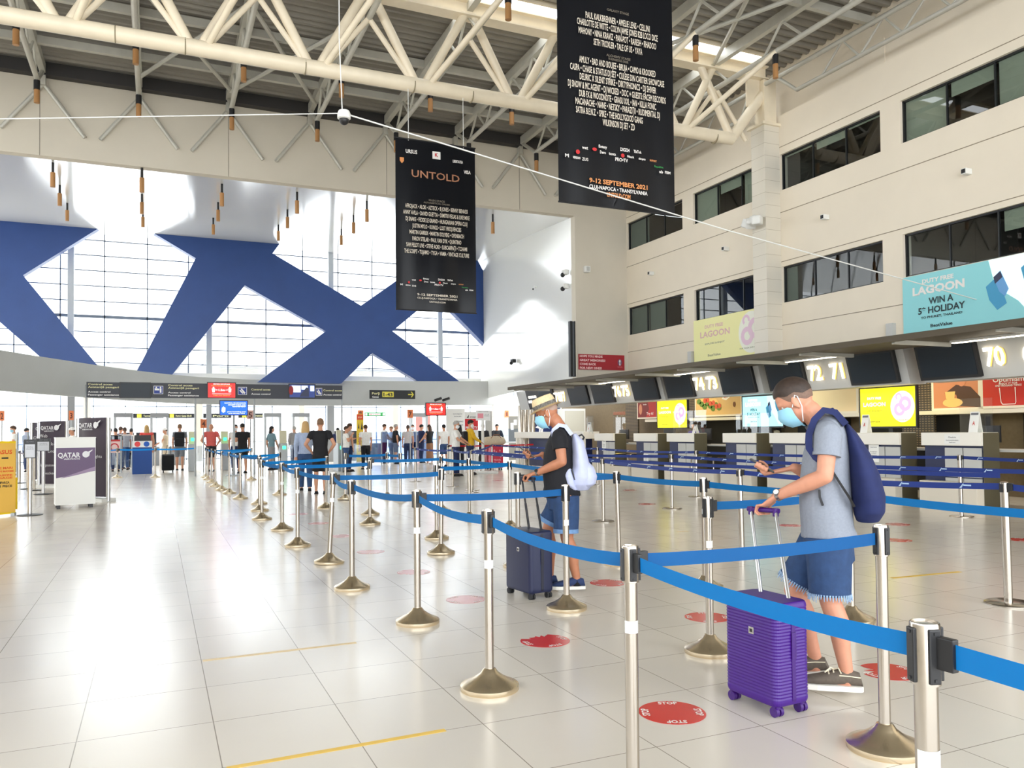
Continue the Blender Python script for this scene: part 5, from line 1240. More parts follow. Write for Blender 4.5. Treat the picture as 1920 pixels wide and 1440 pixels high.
face_mask(J['head'], hf, hu, hu.cross(hf), 1.0, body1, fr.O)
for sd in (1, -1):
    m = MB(); c = W(J['head'])+hf*.064+hu*.002+hu.cross(hf)*(.031*sd); m.ball(c, .0105, None, 12, 8); e = obj('eye', m.mesh('eye', M_eyew, True), body1)
    m = MB(); m.ball(c+hf*.0055-hu*.003, .0062, None, 10, 6); q = obj('iris', m.mesh('iris', M_eyed, True)); q.parent = e
shoe(body1, 'shoe', J['anl']-U*.068, sp['toel'], U, 1.03, fr.O, M_shoe, M_sole, M_lace)
shoe(body1, 'shoe', J['anr']-U*.062, sp['toer'], U, 1.03, fr.O, M_shoe, M_sole, M_lace)
def watch(body, J, W, k, face):
    w, e = W(J['wr'+k]), W(J['el'+k]); d = (e-w).normalized(); c = w+d*.012; a = (fr.L - d*fr.L.dot(d)).normalized(); c2 = d.cross(a)
    m = MB(); m.skin([m.ring(c+d*x, a*.031, c2*.031, 20) for x in (-.009, .009)], False); bmesh.ops.solidify(m.bm, geom=m.bm.faces[:], thickness=.003); o = obj('watch_strap', m.mesh('watch_strap', M_watch, True), body)
    n = (a*.75+U*.6).normalized(); m = MB(); q = c+n*.032; m.tube([q-n*.004, q+n*.006], .018, 18); p = obj('watch_case', m.mesh('watch_case', M_watch, True)); p.parent = o
    m = MB(); m.tube([q+n*.006, q+n*.0075], .014, 18); r = obj('dial', m.mesh('dial', face)); r.parent = o
watch(body1, J, W, 'l', M_white)
def phone(C, e1, L, e3, lab):
    m = MB(); R = Matrix((e1, L, e3)).transposed(); m.box(C, (.150, .074, .0085), R, .003); o = m.build('phone', M_phone); tag(o, lab, 'phone')
    m = MB(); m.slab(C-e1*.07-L*.033+e3*.0045, e1*.14, L*.066, e3*.0006); obj('screen', m.mesh('screen', M_screen)).parent = o
phone(C1, e1, fr.L, e3, 'black phone held by the person in grey polo')

def backpack(fr, outline, width, mm, label, strap_near, extra=None, tpow=.5):
    """outline: list of (front px, back px) pixel pairs from top to bottom in the profile view"""
    O = fr(*outline[0][0]); t = thing('backpack', label, 'backpack', O)
    b = MB(); secs = []
    n = len(outline)
    for i, (a, c) in enumerate(outline):
        A, C = fr(*a), fr(*c); k = math.sin(math.pi*min(.96, max(.06, (i+.5)/n)))**tpow
        secs.append(((A+C)/2, fr.L*(width*k), (A-C)/2))
    ell(b, secs, 22); o = obj('bag', remesh(b, .009, 3, mm, 'bag'), t)
    for nm, pts, r in strap_near:
        m = MB(); P = [fr(*p) for p in pts]; rings = []
        for i, p in enumerate(P):
            tt = (P[min(i+1, len(P)-1)]-P[max(i-1, 0)]).normalized(); nn = tt.cross(fr.L).normalized(); rings.append([m.bm.verts.new(p+fr.L*sx*r+nn*sy*(.017 if nm == 0 else .006)) for sx, sy in ((-1, -1), (1, -1), (1, 1), (-1, 1))])
        m.skin(rings); m.build('strap', mm if nm == 0 else M_black, t, True)
    if extra: extra(t)
    return t
backpack(fr, [((1583, 795), (1590, 793)), ((1584, 815), (1607, 812)), ((1588, 850), (1632, 850)), ((1592, 895), (1650, 890)), ((1597, 935), (1661, 930)), ((1600, 962), (1660, 960)), ((1606, 978), (1648, 979))], .155, M_bag, 'navy backpack worn by the person in grey polo',
    [(0, [(1541, 866, .165), (1529, 857, .182), (1517, 840, .175), (1517, 815, .16), (1527, 787, .132), (1545, 769, .11), (1566, 773, .10), (1586, 796, .09)], .024), (0, [(1515, 845, -.13), (1517, 805, -.13), (1528, 778, -.11), (1560, 770, -.10), (1586, 795, -.09)], .024), (1, [(1556, 876, .185), (1575, 906, .17), (1592, 932, .15), (1602, 950, .12)], .011), (1, [(1536, 918, .178), (1537, 932, .178), (1543, 948, .176)], .006)])

# ---- purple suitcase
def suitcase(label, a, b_, c, hgt, mm, mtrim, grip, rods, rmat, ribs=True, gap=.052):
    """a, b_, c: ground points under three wheels (far front, near front, near back)"""
    ey = (a-b_); ey.z = 0; wy = ey.length; ey.normalize(); ex = V((ey.y, -ey.x, 0))
    if ex.x < 0: ex = -ex
    wx = max((c-b_).dot(ex), .17); O = b_ - ey*.03 - ex*.03; W_ = wy+.06; D_ = wx+.06
    cen = O+ey*W_/2+ex*D_/2
    t = thing('suitcase', label, 'suitcase', cen); R = Matrix((ex, ey, U)).transposed()
    m = MB(); n = 56 if ribs else 20; rings = []
    def ring(z, s, k):
        out = []; hx, hy, r = D_/2*s-k, W_/2*s-k, .035
        for q, (sx, sy) in enumerate(((1, 1), (-1, 1), (-1, -1), (1, -1))):
            for j in range(6):
                an = (q*90+j*18)*math.pi/180; out.append(m.bm.verts.new(cen+R @ V((sx*(hx-r)+math.cos(an)*r, sy*(hy-r)+math.sin(an)*r, z))))
        return out
    z0, z1 = gap, hgt
    for i in range(9): tt = i/8; rings.append(ring(z0+.028*(1-math.cos(tt*math.pi/2)), .93+.07*math.sin(tt*math.pi/2), 0))
    for i in range(n): rings.append(ring(z0+.03+(z1-z0-.06)*(i+.5)/n, 1.0, .0022*(i % 2) if ribs else 0))
    for i in range(9): tt = i/8; rings.append(ring(z1-.028*(1-math.sin(tt*math.pi/2)), .93+.07*math.cos(tt*math.pi/2), 0))
    m.skin(rings); m.build('shell', mm, t, not ribs)
    m = MB(); rr = []
    for z, s in ((z0+.01, .97), (z0+.03, 1.0), (z1-.03, 1.0), (z1-.01, .97)): rr.append([m.bm.verts.new(cen+R @ V((x, y*(W_/2*s+.0025), z))) for x, y in ((-.012, -1), (.012, -1), (.012, 1), (-.012, 1))])
    m.skin(rr); m.build('zip_band', mtrim, t)
    for sx in (-1, 1):
        for sy in (-1, 1):
            p = cen+R @ V((sx*(D_/2-.035), sy*(W_/2-.035), 0)); m = MB(); m.tube([p+V((0, 0, .062)), p+V((0, 0, .04))], .02, 12); m.box(p+V((0, 0, .042)), (.05, .016, .026), R, .004); w = m.build('wheel_fork', mtrim, t)
            for so in (-.014, .014):
                m = MB(); q = p+ex*so; m.tube([q-ex*.009+V((0, 0, .0255)), q+ex*.009+V((0, 0, .0255))], .025, 18); k = obj('wheel', m.mesh('wheel', M_rubber if mm is M_nshell else mtrim, True)); k.parent = w
    top = [cen + ey*s*.095 + ex*(D_/2-.05) + U*(hgt-.01) for s in (1, -1)]
    for tp, rp in zip(top, rods):
        m = MB(); mid = tp.lerp(rp, .5); m.tube([tp, mid], .0105, 10); m.build('handle_rod', rmat, t, True); m = MB(); m.tube([mid, rp], .0085, 10); m.build('handle_rod', rmat, t, True)
    m = MB(); dd = (rods[0]-rods[1]).normalized(); m.tube([rods[0]+dd*.02, rods[1]-dd*.02], .0135, 12); m.build('handle_grip', mtrim, t, True)
    for rp in rods:
        m = MB(); m.tube([rp+U*.014, rp-U*.03], .016, 12); m.build('handle_corner', mtrim, t, True)
    m = MB(); p = cen + R @ V((0, -W_/2-.004, hgt*.62)); m.box(p, (.022, .008, .1), R, .003); m.box(p-V((0, 0, 0)), (.03, .006, .13), R, .002); m.build('side_handle', mtrim, t)
    m = MB(); p = cen + R @ V((-D_/2-.002, -.02, hgt*.72)); m.box(p, (.005, .034, .034), R, .001); k = m.build('badge', M_watch, t)
    m = MB(); m.box(p+R @ V((-.003, 0, 0)), (.002, .016, .016), R); obj('badge_mark', m.mesh('badge_mark', M_black)).parent = k
    return t
ha = B1 + by*.075; hb = B1 - by*.075
suitcase('purple ribbed hard-shell suitcase pulled by the person in grey polo', G(1375, 1311), G(1457, 1345), G(1497, 1337), .55, M_purple, M_purpled, None, (ha, hb), M_alu)

# ---- man in straw hat
fr = Frame(1070, 1107); f = fr; L, F = fr.L, fr.F
J = dict(head=f(1024, 774, 0), neck=f(1051, 805, 0), shl=f(1048, 819, .17), shr=f(1046, 821, -.17), ell=f(1054, 866, .21), elr=f(1036, 866, -.22), wrl=f(1006, 887, .09), wrr=f(1017, 852, -.13),
         hipl=f(1061, 930, .085), hipr=f(1055, 930, -.085), knl=f(1063, 1010, .10), knr=f(1027, 996, -.10), anl=f(1081, 1090, .09), anr=f(1031, 1085, -.11))
ang = math.radians(22); hf = (F*math.cos(ang)-U*math.sin(ang)).normalized(); hu = (U*math.cos(ang)+F*math.sin(ang)).normalized()
trunk = [(f(1030, 950), f(1080, 950), .135), (f(1021, 912), f(1081, 915), .16), (f(1018, 885), f(1078, 885), .155), (f(1020, 855), f(1075, 855), .165), (f(1024, 833), f(1073, 833), .18), (f(1031, 818), f(1070, 816), .175), (f(1037, 807), f(1063, 803), .12), (f(1040, 802), f(1058, 796), .07)]
B2 = f(989, 897, .05); C2, e1 = (f(1001, 857, -.11)+f(976, 840, -.11))/2, (f(976, 840, -.11)-f(1001, 857, -.11)).normalized()
e3 = L.cross(e1).normalized(); e3 = e3 if e3.z > 0 else -e3
C1, B1 = C2, B2
sp = dict(hf=hf, hu=hu, trunk=trunk, hands=hands1, toel=(F*.97+L*.12).normalized(), toer=(F*.95-U*.05).normalized())
body2, W = hero(fr, J, 'person in straw hat, black T-shirt and denim shorts with lavender backpack, walking left', M_skin2, sp)
b = polo(fr, J, W, .50, [(f(1019, 932), f(1088, 930), .174), (f(1019, 920), f(1086, 918), .170)] + trunk[1:]); cloth(body2, b, .0085, M_tblack, 'tshirt', 3)
b = MB(); el_ = f(1061, 998, .10); er_ = f(1030, 980, -.10)
shorts(b, J, W, [(f(1029, 955), f(1082, 955), .15), (f(1022, 925), f(1087, 925), .168), (f(1023, 905), f(1080, 905), .150)], [(J['hipl'], J['knl'], el_, [.118, .112, .108]), (J['hipr'], J['knr'], er_, [.116, .108, .104])])
sh = cloth(body2, b, .0085, M_denim, 'denim_shorts', 3)
m = MB()
for e, h in ((el_, 'hipl'), (er_, 'hipr')):
    d = (W(e)-W(J[h])).normalized(); m.tube([W(e)-d*.03, W(e)+d*.006], .1105, 18)
q = obj('cuff', m.mesh('cuff', mat('pale_denim_cuff', lin(110, 146, 190), .85, var=.1, vscale=40), True)); q.parent = sh
face_mask(J['head'], hf, hu, hu.cross(hf), 1.0, body2, fr.O)
m = hair_cap(W(J['head']), hf, hu, hu.cross(hf), 1.0, M_fade, 'hair', front=.45, low=.0, back_low=-.3, infl=1.03); obj('cropped_hair', m.mesh('cropped_hair', mat('shaved_grey_hair', lin(176, 150, 136), .8), True), body2)
for sd in (1, -1):
    m = MB(); c = W(J['head'])+hf*.064+hu*.002+hu.cross(hf)*(.031*sd); m.ball(c, .0105, None, 12, 8); e = obj('eye', m.mesh('eye', M_eyew, True), body2)
    m = MB(); m.ball(c+hf*.0055-hu*.003, .0062, None, 10, 6); q = obj('iris', m.mesh('iris', M_eyed, True)); q.parent = e
hc = W(J['head'])+hu*.052-hf*.012; hs = hu.cross(hf)
m = MB(); rg = []
for z, rx, ry in ((.0, .108, .094), (.03, .107, .092), (.07, .099, .082), (.092, .088, .068), (.098, .05, .035)): rg.append(m.ring(hc+hu*z, hf*rx, hs*ry, 28))
m.skin(rg); hat = obj('straw_hat', m.mesh('straw_hat', M_straw, True), body2)
m = MB(); rg = [m.ring(hc+hu*z, hf*rx, hs*ry, 32) for z, rx, ry in ((.002, .104, .09), (-.004, .12, .108), (-.012, .146, .134), (-.016, .152, .140))]
m.skin(rg, False); bmesh.ops.solidify(m.bm, geom=m.bm.faces[:], thickness=.004); q = obj('brim', m.mesh('brim', M_straw, True)); q.parent = hat
m = MB(); m.skin([m.ring(hc+hu*z, hf*(.1105), hs*(.0965), 28) for z in (.002, .034)], False); bmesh.ops.solidify(m.bm, geom=m.bm.faces[:], thickness=.003); q = obj('hat_band', m.mesh('hat_band', M_hband, True)); q.parent = hat
for k, td in (('l', sp['toel']), ('r', sp['toer'])):
    m = MB(); a = W(J['an'+k]); m.tube([a+U*.012, a-U*.05], .040, 14); obj('sock', m.mesh('sock', M_sock, True), body2)
    shoe(body2, 'shoe', J['an'+k]-U*.062, td, U, .98, fr.O, M_shoeb, M_sole)
watch(body2, J, W, 'l', M_black)
phone(C2, e1, fr.L, e3, 'black phone held by the person in straw hat')
def loopx(t):
    b = MB(); ell(b, [((f(*q[0])+f(*q[1]))/2 , fr.L*w, (f(*q[0])-f(*q[1]))/2) for q, w in (([(1088, 868), (1104, 866)], .08), ([(1086, 878), (1114, 876)], .12), ([(1084, 895), (1120, 893)], .13), ([(1086, 908), (1117, 907)], .12), ([(1090, 914), (1106, 914)], .07))], 18); obj('pocket', remesh(b, .009, 3, M_bagl, 'pocket'), t)
    b = MB(); ell(b, [((f(*q[0])+f(*q[1]))/2 + fr.L*.05, fr.L*w, (f(*q[0])-f(*q[1]))/2) for q, w in (([(1058, 876), (1072, 874)], .07), ([(1055, 890), (1076, 890)], .12), ([(1060, 908), (1080, 910)], .11), ([(1070, 918), (1084, 918)], .06))], 18); obj('side_pocket', remesh(b, .009, 3, M_bagl, 'side_pocket'), t)
    m = MB(); m.tube([f(1078, 828, .01), f(1084, 818, .012), (f(1091, 815, .012)), f(1095, 820, .01), f(1090, 829, .0)], .009, 8); m.build('grab_loop', M_black, t, True)
    for p in ([(1079, 872, .125), (1086, 890, .128)], [(1072, 880, .125), (1078, 900, .13)]):
        m = MB(); m.tube([f(*p[0]), f(*p[1])], .006, 6); m.build('zip_pull', M_black, t)
    m = MB(); m.tube([f(1096, 893, .12), f(1106, 902, .09), f(1111, 899, .05)], .006, 6); m.build('pocket_zip', M_black, t)
backpack(fr, [((1072, 815), (1080, 812)), ((1071, 830), (1094, 826)), ((1072, 850), (1100, 848)), ((1071, 875), (1106, 872)), ((1066, 895), (1112, 893)), ((1062, 908), (1112, 907)), ((1068, 919), (1103, 919))], .165, M_bagl, 'lavender backpack worn by the person in straw hat',
    [(0, [(1047, 842, .165), (1041, 835, .175), (1038, 822, .16), (1038, 806, .13), (1048, 797, .12), (1060, 799, .11), (1072, 815, .10)], .028), (0, [(1033, 830, -.13), (1036, 810, -.12), (1050, 798, -.11), (1072, 814, -.10)], .028)], extra=loopx)
ha = B2 + V((-.3, 1, 0)).normalized()*.075; hb = B2 - V((-.3, 1, 0)).normalized()*.075
suitcase('navy hard-shell suitcase pulled by the person in straw hat', G(956, 1112), G(997, 1125), G(1022, 1118), .56, M_nshell, mat('navy_trim', lin(14, 18, 40), .4), None, (ha, hb), mat('black_rod', (.02, .02, .022), .3, .6), False)
# ------------------------------------------------------------------ people farther off
_PC = {}
def cl(name, r, g, b, rough=.85):
    return mat('cloth_'+name, lin(r, g, b), rough, var=.08, vscale=25)
M_fskin = mat('skin_far', lin(206, 150, 120), .6)
M_shoed = mat('dark_shoe', lin(28, 28, 32), .8); M_shoel = mat('light_shoe', lin(214, 210, 204), .7)
HC = {'black': mat('hair_black', lin(24, 22, 22), .7), 'brown': mat('hair_brown', lin(72, 50, 36), .7), 'blond': mat('hair_blond', lin(196, 160, 104), .7), 'light_brown': mat('hair_light_brown', lin(128, 96, 70), .7), 'grey': mat('hair_grey', lin(170, 166, 160), .7)}
def person(label, pos, H, yaw, top, bottom, hair, pose='stand', sleeve='short', legs='trousers', hs='short', mask=False, hat=None, shoe_m=None, belly=0.0, sleeve_m=None):
    """standing figure: yaw = direction it faces (degrees, 90 = away from the camera along the hall)"""
    pos = V((pos.x, pos.y, 0)); a = math.radians(yaw)
    b = MB(); h = H
    X = lambda fw, l, z: V((fw*h, l*h, z*h))
    st = {'walk': .075, 'stand': .012}.get(pose, .02)
    hip = {1: X(0, .052, .51), -1: X(0, -.052, .51)}; kn = {1: X(st*.75, .056, .285), -1: X(-st*.3, -.056, .285)}; an = {1: X(st, .058, .045), -1: X(-st*1.1, -.058, .05)}
    shl = {1: X(0, .108, .805), -1: X(0, -.108, .805)}
    arms = {'stand': (((.005, .135, .64), (.03, .13, .49)),)*2, 'walk': (((-.04, .135, .64), (-.02, .13, .5)), ((.05, .135, .64), (.10, .12, .51))), 'phone': (((.02, .125, .645), (.15, .05, .68)), ((.01, .13, .64), (.03, .13, .49))),
            'hips': (((-.06, .185, .655), (.03, .115, .555)), ((-.06, .185, .655), (.03, .115, .555))), 'reach': (((.08, .13, .68), (.20, .10, .60)), ((.06, .13, .67), (.17, .10, .60))), 'raise': (((.06, .13, .68), (.13, .06, .80)), ((.05, .13, .67), (.12, .06, .79)))}[pose]
    f, u, l = V((1, 0, 0)), V((0, 0, 1)), V((0, 1, 0))
    tilt = .3 if pose in ('phone', 'reach') else .06
    hf, hu = (f*math.cos(tilt)-u*math.sin(tilt)), (u*math.cos(tilt)+f*math.sin(tilt)); Hc = X(.014, 0, .928); s = h/1.78
    head(b, Hc, hf, hu, l, s)
    capsule(b, [X(-.004, 0, .825), X(.004, 0, .90)], [.034*h, .031*h], 10)
    tr = [(.0, .47, .085, .062), (0, .53, .096, .068), (.006+belly*.5, .61, .086+belly*.4, .062+belly), (.004+belly*.3, .68, .092, .064+belly*.6), (0, .75, .104, .066), (-.004, .80, .102, .058), (-.006, .835, .06, .042)]
    ell(b, [(X(c, 0, z), l*w*h, f*d*h) for c, z, w, d in tr], 14)
    el, wr = {}, {}
    for k, (e, w) in zip((1, -1), arms):
        el[k] = X(e[0], e[1]*k, e[2]); wr[k] = X(w[0], w[1]*k, w[2])
        capsule(b, [shl[k]-l*k*.02*h, shl[k], el[k]], [.034*h, .033*h, .024*h], 8); capsule(b, [el[k], el[k].lerp(wr[k], .4), wr[k]], [.0235*h, .0235*h, .016*h], 8)
        d = (wr[k]-el[k]).normalized(); hd = d if pose not in ('stand',) else (d*.9+f*.2).normalized()
        side = l if abs(d.z) > .5 else l
        b.loft([(wr[k], f.cross(d).normalized()*.010*h if False else u.cross(d).normalized()*.014*h if u.cross(d).length > .2 else l*.014*h, d.cross(u.cross(d) if u.cross(d).length > .2 else l).normalized()*.009*h), (wr[k]+hd*.05*h, (u.cross(d).normalized() if u.cross(d).length > .2 else l)*.022*h, d.cross(u.cross(d) if u.cross(d).length > .2 else l).normalized()*.010*h)], 8)
        wv = u.cross(d).normalized() if u.cross(d).length > .2 else l
        for q in range(4): capsule(b, [wr[k]+hd*.048*h+wv*((q-1.5)*.0115*h), wr[k]+hd*(.098-.008*abs(q-1.4))*h+wv*((q-1.5)*.013*h)-u*.004*h], [.0056*h, .0046*h], 6)
        capsule(b, [wr[k]+hd*.014*h+wv*.016*h, wr[k]+hd*.05*h+wv*.032*h], [.0066*h, .0052*h], 6)
        capsule(b, [hip[k], hip[k].lerp(kn[k], .5), kn[k]], [.050*h, .043*h, .032*h], 10); capsule(b, [kn[k], kn[k].lerp(an[k], .3)-f*.01*h, an[k]], [.031*h, .032*h, .020*h], 10)
        capsule(b, [an[k]-u*.02*h, an[k]-u*.024*h+f*.09*h], [.02*h, .016*h], 8)
    key = None
    body = bpy.data.objects.new('person', remesh(b, .014, 1, M_fskin if top is not None else M_fskin, 'person')); COL.objects.link(body)
    tag(body, label, 'person'); body.location = pos; body.rotation_euler = (0, 0, a)
    # clothes
    b = MB(); ell(b, [(X(c, 0, z), l*(w*h+.012), f*(d*h+.012)) for c, z, w, d in tr[(1 if legs != 'dress' else 0):]], 14)
    for k in (1, -1):
        q = {'short': .55, 'long': 1.0, 'none': .12, 'half': .8}[sleeve]
        b.tube([shl[k]-l*k*.03*h, shl[k], shl[k].lerp(el[k], min(1, q*1.0)*.98)], [.040*h, .041*h, .034*h], 10)
        if sleeve == 'long': capsule(b, [el[k], wr[k]], [.031*h, .022*h], 8)
    obj('top', remesh(b, .015, 1, top, 'top'), body)
    b = MB()
    if legs == 'skirt':
        b.loft([(X(0, 0, .56), l*.09*h, f*.07*h), (X(0, 0, .50), l*.104*h, f*.08*h), (X(0, 0, .30), l*.10*h, f*.078*h), (X(0, 0, .10), l*.115*h, f*.09*h)], 14); o = obj('skirt', remesh(b, .015, 1, bottom, 'skirt'), body)
    else:
        ell(b, [(X(0, 0, z), l*w*h, f*d*h) for z, w, d in ((.46, .088, .066), (.50, .104, .076), (.56, .094, .07))], 14)
        for k in (1, -1):
            if legs == 'shorts': b.tube([hip[k], hip[k].lerp(kn[k], .5), hip[k].lerp(kn[k], .95)], [.058*h, .056*h, .052*h], 12)
            else: b.tube([hip[k], hip[k].lerp(kn[k], .5), kn[k], kn[k].lerp(an[k], .3)-f*.008*h, an[k].lerp(kn[k], .25), an[k]+u*.005*h], [.060*h, .053*h, .044*h, .044*h, .037*h, .034*h], 12)
        o = obj('shorts' if legs == 'shorts' else 'trousers', remesh(b, .015, 1, bottom, 'bottom'), body)
    for k in (1, -1):
        m = MB(); c = an[k]-u*.026*h+f*.035*h; m.ball(c, (.075*h, .026*h, .028*h), None, 10, 6); m.box(c-u*.016*h, (.15*h, .05*h, .014*h), None, .006); obj('shoe', m.mesh('shoe', shoe_m or M_shoed, True), body)
    if hair and hs != 'bald':
        m = hair_cap(Hc, hf, hu, l, s, HC[hair], 'hair', front=.45, low=-.05, back_low=-.55, infl=1.12, nu=20, nv=12)
        if hs == 'long': m.loft([(Hc-f*.05*s+u*.05*s, l*.08*s, f*.05*s), (Hc-f*.075*s-u*.10*s, l*.10*s, f*.045*s), (Hc-f*.085*s-u*.28*s, l*.10*s, f*.035*s), (Hc-f*.08*s-u*(.34 if 'blond' in hair else .44)*s, l*.06*s, f*.02*s)], 12)
        if hs == 'tail': m.tube([Hc-f*.11*s+u*.02*s, Hc-f*.16*s-u*.02*s, Hc-f*.15*s-u*.12*s], [.03*s, .032*s, .012*s], 8)
        obj('hair', m.mesh('hair', HC[hair], True), body)
    if mask:
        m = MB(); m.loft([(Hc+hf*.03*s+hu*.0*s, l*.07*s, hf*.07*s), (Hc+hf*.045*s-hu*.04*s, l*.074*s, hf*.078*s), (Hc+hf*.03*s-hu*.11*s, l*.05*s, hf*.06*s)], 14); obj('face_mask', m.mesh('face_mask', M_maskw if mask is True else mask, True), body)
    if hat is not None:
        m = hair_cap(Hc, hf, hu, l, s, hat, 'cap', front=.2, low=.05, back_low=.0, infl=1.2, nu=20, nv=12); m.loft([(Hc+hf*.08*s+hu*.05*s, l*.07*s, hu*.006*s), (Hc+hf*.17*s+hu*.03*s, l*.05*s, hu*.005*s)], 12); obj('cap', m.mesh('cap', hat, True), body)
    for sd in (1, -1):
        m = MB(); m.ball(Hc+hf*.077*s+hu*.002*s+l*(.030*sd*s), .009*s, None, 8, 6); obj('eye', m.mesh('eye', M_eyed, True), body)
    return body
def at_head(px, py, H):
    p = G(px, py, H) if abs(py-812) > 3 else OY(px, py, 36.0)
    return OY(px, 800, min(36.0, max(30.5 if px < 700 or px > 840 else 36.3, p.y if p.y > 5 else 36.0)))
def feet(px, py): return G(px, py)
def pack(px, py, H, yaw, mm, label, back=-.17, z=.67, sc=1.0, pos=None):
    p = pos if pos is not None else at_head(px, py, H); a = math.radians(yaw); f = V((math.cos(a), math.sin(a), 0)); l = V((-f.y, f.x, 0)); c = V((p.x, p.y, 0)) + f*back + V((0, 0, H*z))
    t = thing('backpack', label, 'backpack', c); R = Matrix((f, l, V((0, 0, 1)))).transposed()
    m = MB(); m.box(c, (.16*sc, .30*sc, .44*sc), R, .06*sc); m.build('bag', mm, t, True)
    m = MB(); m.box(c-f*.085*sc-V((0, 0, .08*sc)), (.05*sc, .22*sc, .2*sc), R, .02*sc); m.build('pocket', mm, t, True)
    for k in (1, -1):
        m = MB(); q = c+l*k*.1; m.tube([q+V((0, 0, .18))+f*.07, q+V((0, 0, .26))+f*.14, q+f*.29+V((0, 0, .16)), q+f*.30-V((0, 0, .05))], .014, 6); m.build('strap', mm, t, True)
W_ = cl('white', 236, 234, 230); K_ = cl('black', 24, 24, 28); DN = cl('denim', 52, 78, 120); DK = cl('dark_denim', 34, 48, 84); GY = cl('grey', 150, 148, 150); RD = cl('red', 226, 84, 76); PK = cl('salmon', 212, 98, 92); NV = cl('navy', 30, 40, 80); BE = cl('beige', 206, 190, 164); BR = cl('brown', 142, 100, 72); YE = cl('yellow', 226, 178, 40); LB = cl('pale_blue', 172, 186, 214); TE = cl('teal', 120, 150, 160); CA = cl('camouflage', 120, 124, 130); LG = cl('light_grey', 196, 190, 190)
person('person in white uniform shirt and mask behind the yellow stand at the left edge', OY(26, 800, 33.0), 1.76, 190, W_, NV, 'brown', 'phone', 'short', mask=M_mask)
person('person in dark top behind the purple belt, near the dark totems', at_head(49, 803, 1.7), 1.7, 30, K_, DK, 'black', 'phone')
person('person in white cap and white shirt between the two dark totems', at_head(136, 799, 1.66), 1.66, 200, W_, DN, 'brown', 'stand', 'long', hat=W_)
for i, (px, py, H, tp, hr, lab, hs, bt) in enumerate(((206, 803, 1.68, W_, 'black', 'person in white, leftmost of the group before the glass barrier', 'short', DN), (217, 803, 1.66, K_, 'black', 'person in black, second from left before the glass barrier', 'short', DK), (226, 799, 1.74, NV, 'brown', 'person in navy behind the group at the glass barrier', 'short', DK), (234, 801, 1.7, LG, 'brown', 'person in pale top in the middle of the group at the glass barrier', 'tail', DN), (246, 804, 1.66, W_, 'black', 'person in white with dark hair left of the blue lectern', 'short', K_))):
    person(lab, OY(px, 800, (36.2, 34.2, 36.6, 35.3, 36.0)[i]), H, (80, 100, 60, 95, 85)[i], tp, bt, hr, 'stand', 'short', hs=hs)
person('blond person in a red top behind the blue lectern', OY(275, 800, 33.0), 1.76, 95, RD, W_, 'blond', 'stand', 'none', hs='long')
person('person with white cap and pale shirt far behind the blue lectern', at_head(310, 805, 1.66), 1.66, 180, BE, BE, 'brown', 'reach', 'short', hat=W_)
p = feet(337, 882); person('person with cropped hair, camouflage shirt and shorts before the gate', p, 1.8, 85, CA, CA, 'light_brown', 'walk', 'short', 'shorts'); pack(0, 0, 1.8, 85, K_, 'black backpack on the person in camouflage shorts', pos=p, sc=1.25)
p = feet(396, 884); person('bald person in salmon T-shirt before the number 4 gate', p, 1.78, 80, PK, K_, None, 'hips', 'short', 'shorts', 'bald')
p = feet(455, 887); person('person in black T-shirt, shorts and dark cap before the gates', p, 1.76, 100, K_, K_, 'black', 'phone', 'short', 'shorts', hat=K_)
person('person in white shirt with lanyard and mask facing the black-capped traveller', at_head(442, 796, 1.75), 1.75, 265, W_, NV, 'black', 'stand', 'short', mask=True)
p = feet(509, 881); person('person with long grey-blue scarf and floral skirt walking at the gates', p, 1.68, 20, TE, GY, 'black', 'walk', 'half', 'skirt', 'long')
person('person in grey jacket with backpack, half hidden by the long-haired woman', at_head(552, 799, 1.7), 1.7, 100, GY, DK, 'grey', 'stand', 'long')
p = feet(573, 920); person('long-haired blond person in pale blue blouse and jeans', p, 1.69, 80, LB, DN, 'blond', 'walk', 'long', 'trousers', 'long')
p = feet(601, 926); person('person in black T-shirt and black shorts with hand on hip', p, 1.74, 75, K_, K_, 'light_brown', 'hips', 'short', 'shorts')
person('person in navy bending at the ticket gate right of the black T-shirt', at_head(633, 802, 1.62), 1.62, 60, NV, NV, 'black', 'reach', 'long')
p = feet(655, 884); person('person in pale grey T-shirt holding someone close by the yellow roll-up', p, 1.74, 10, LG, DK, 'brown', 'phone', 'short'); person('smaller person with brown hair leaning on the one in pale grey', feet(649, 885), 1.64, 350, W_, DN, 'brown', 'raise', 'short')
person('person in pale T-shirt hidden behind the yellow roll-up banner', feet(686, 880), 1.7, 95, W_, K_, 'brown', 'stand', 'short')
person('person in white shirt behind the blue glass barrier', OY(720, 800, 35.4), 1.78, 10, W_, NV, 'brown', 'reach', 'short'); person('person in white facing the white shirt behind the blue glass barrier', OY(734, 800, 36.4), 1.68, 190, W_, GY, 'light_brown', 'phone', 'short')
person('large person in black T-shirt and grey shorts standing sideways', feet(742, 870), 1.76, 0, K_, cl('faded_denim', 96, 110, 136), 'grey', 'stand', 'short', 'shorts', belly=.045)
person('person in grey top and jeans with dark ponytail', feet(765, 870), 1.71, 70, LG, DK, 'brown', 'stand', 'short', 'trousers', 'tail')
person('person in white T-shirt and white mask facing the camera', at_head(774, 790, 1.75), 1.75, 250, W_, NV, 'brown', 'stand', 'short', mask=True)
person('dark-haired person in navy shirt reaching towards the long-haired one', feet(790, 868), 1.74, 10, NV, DK, 'black', 'reach', 'short')
person('person with very long brown hair, black top and brown skirt', feet(806, 871), 1.71, 120, K_, BR, 'brown', 'reach', 'none', 'skirt', 'long', shoe_m=M_shoel)
person('young person in white T-shirt left of the older masked person', feet(833, 875), 1.7, 100, W_, DN, 'black', 'stand', 'short', 'shorts')
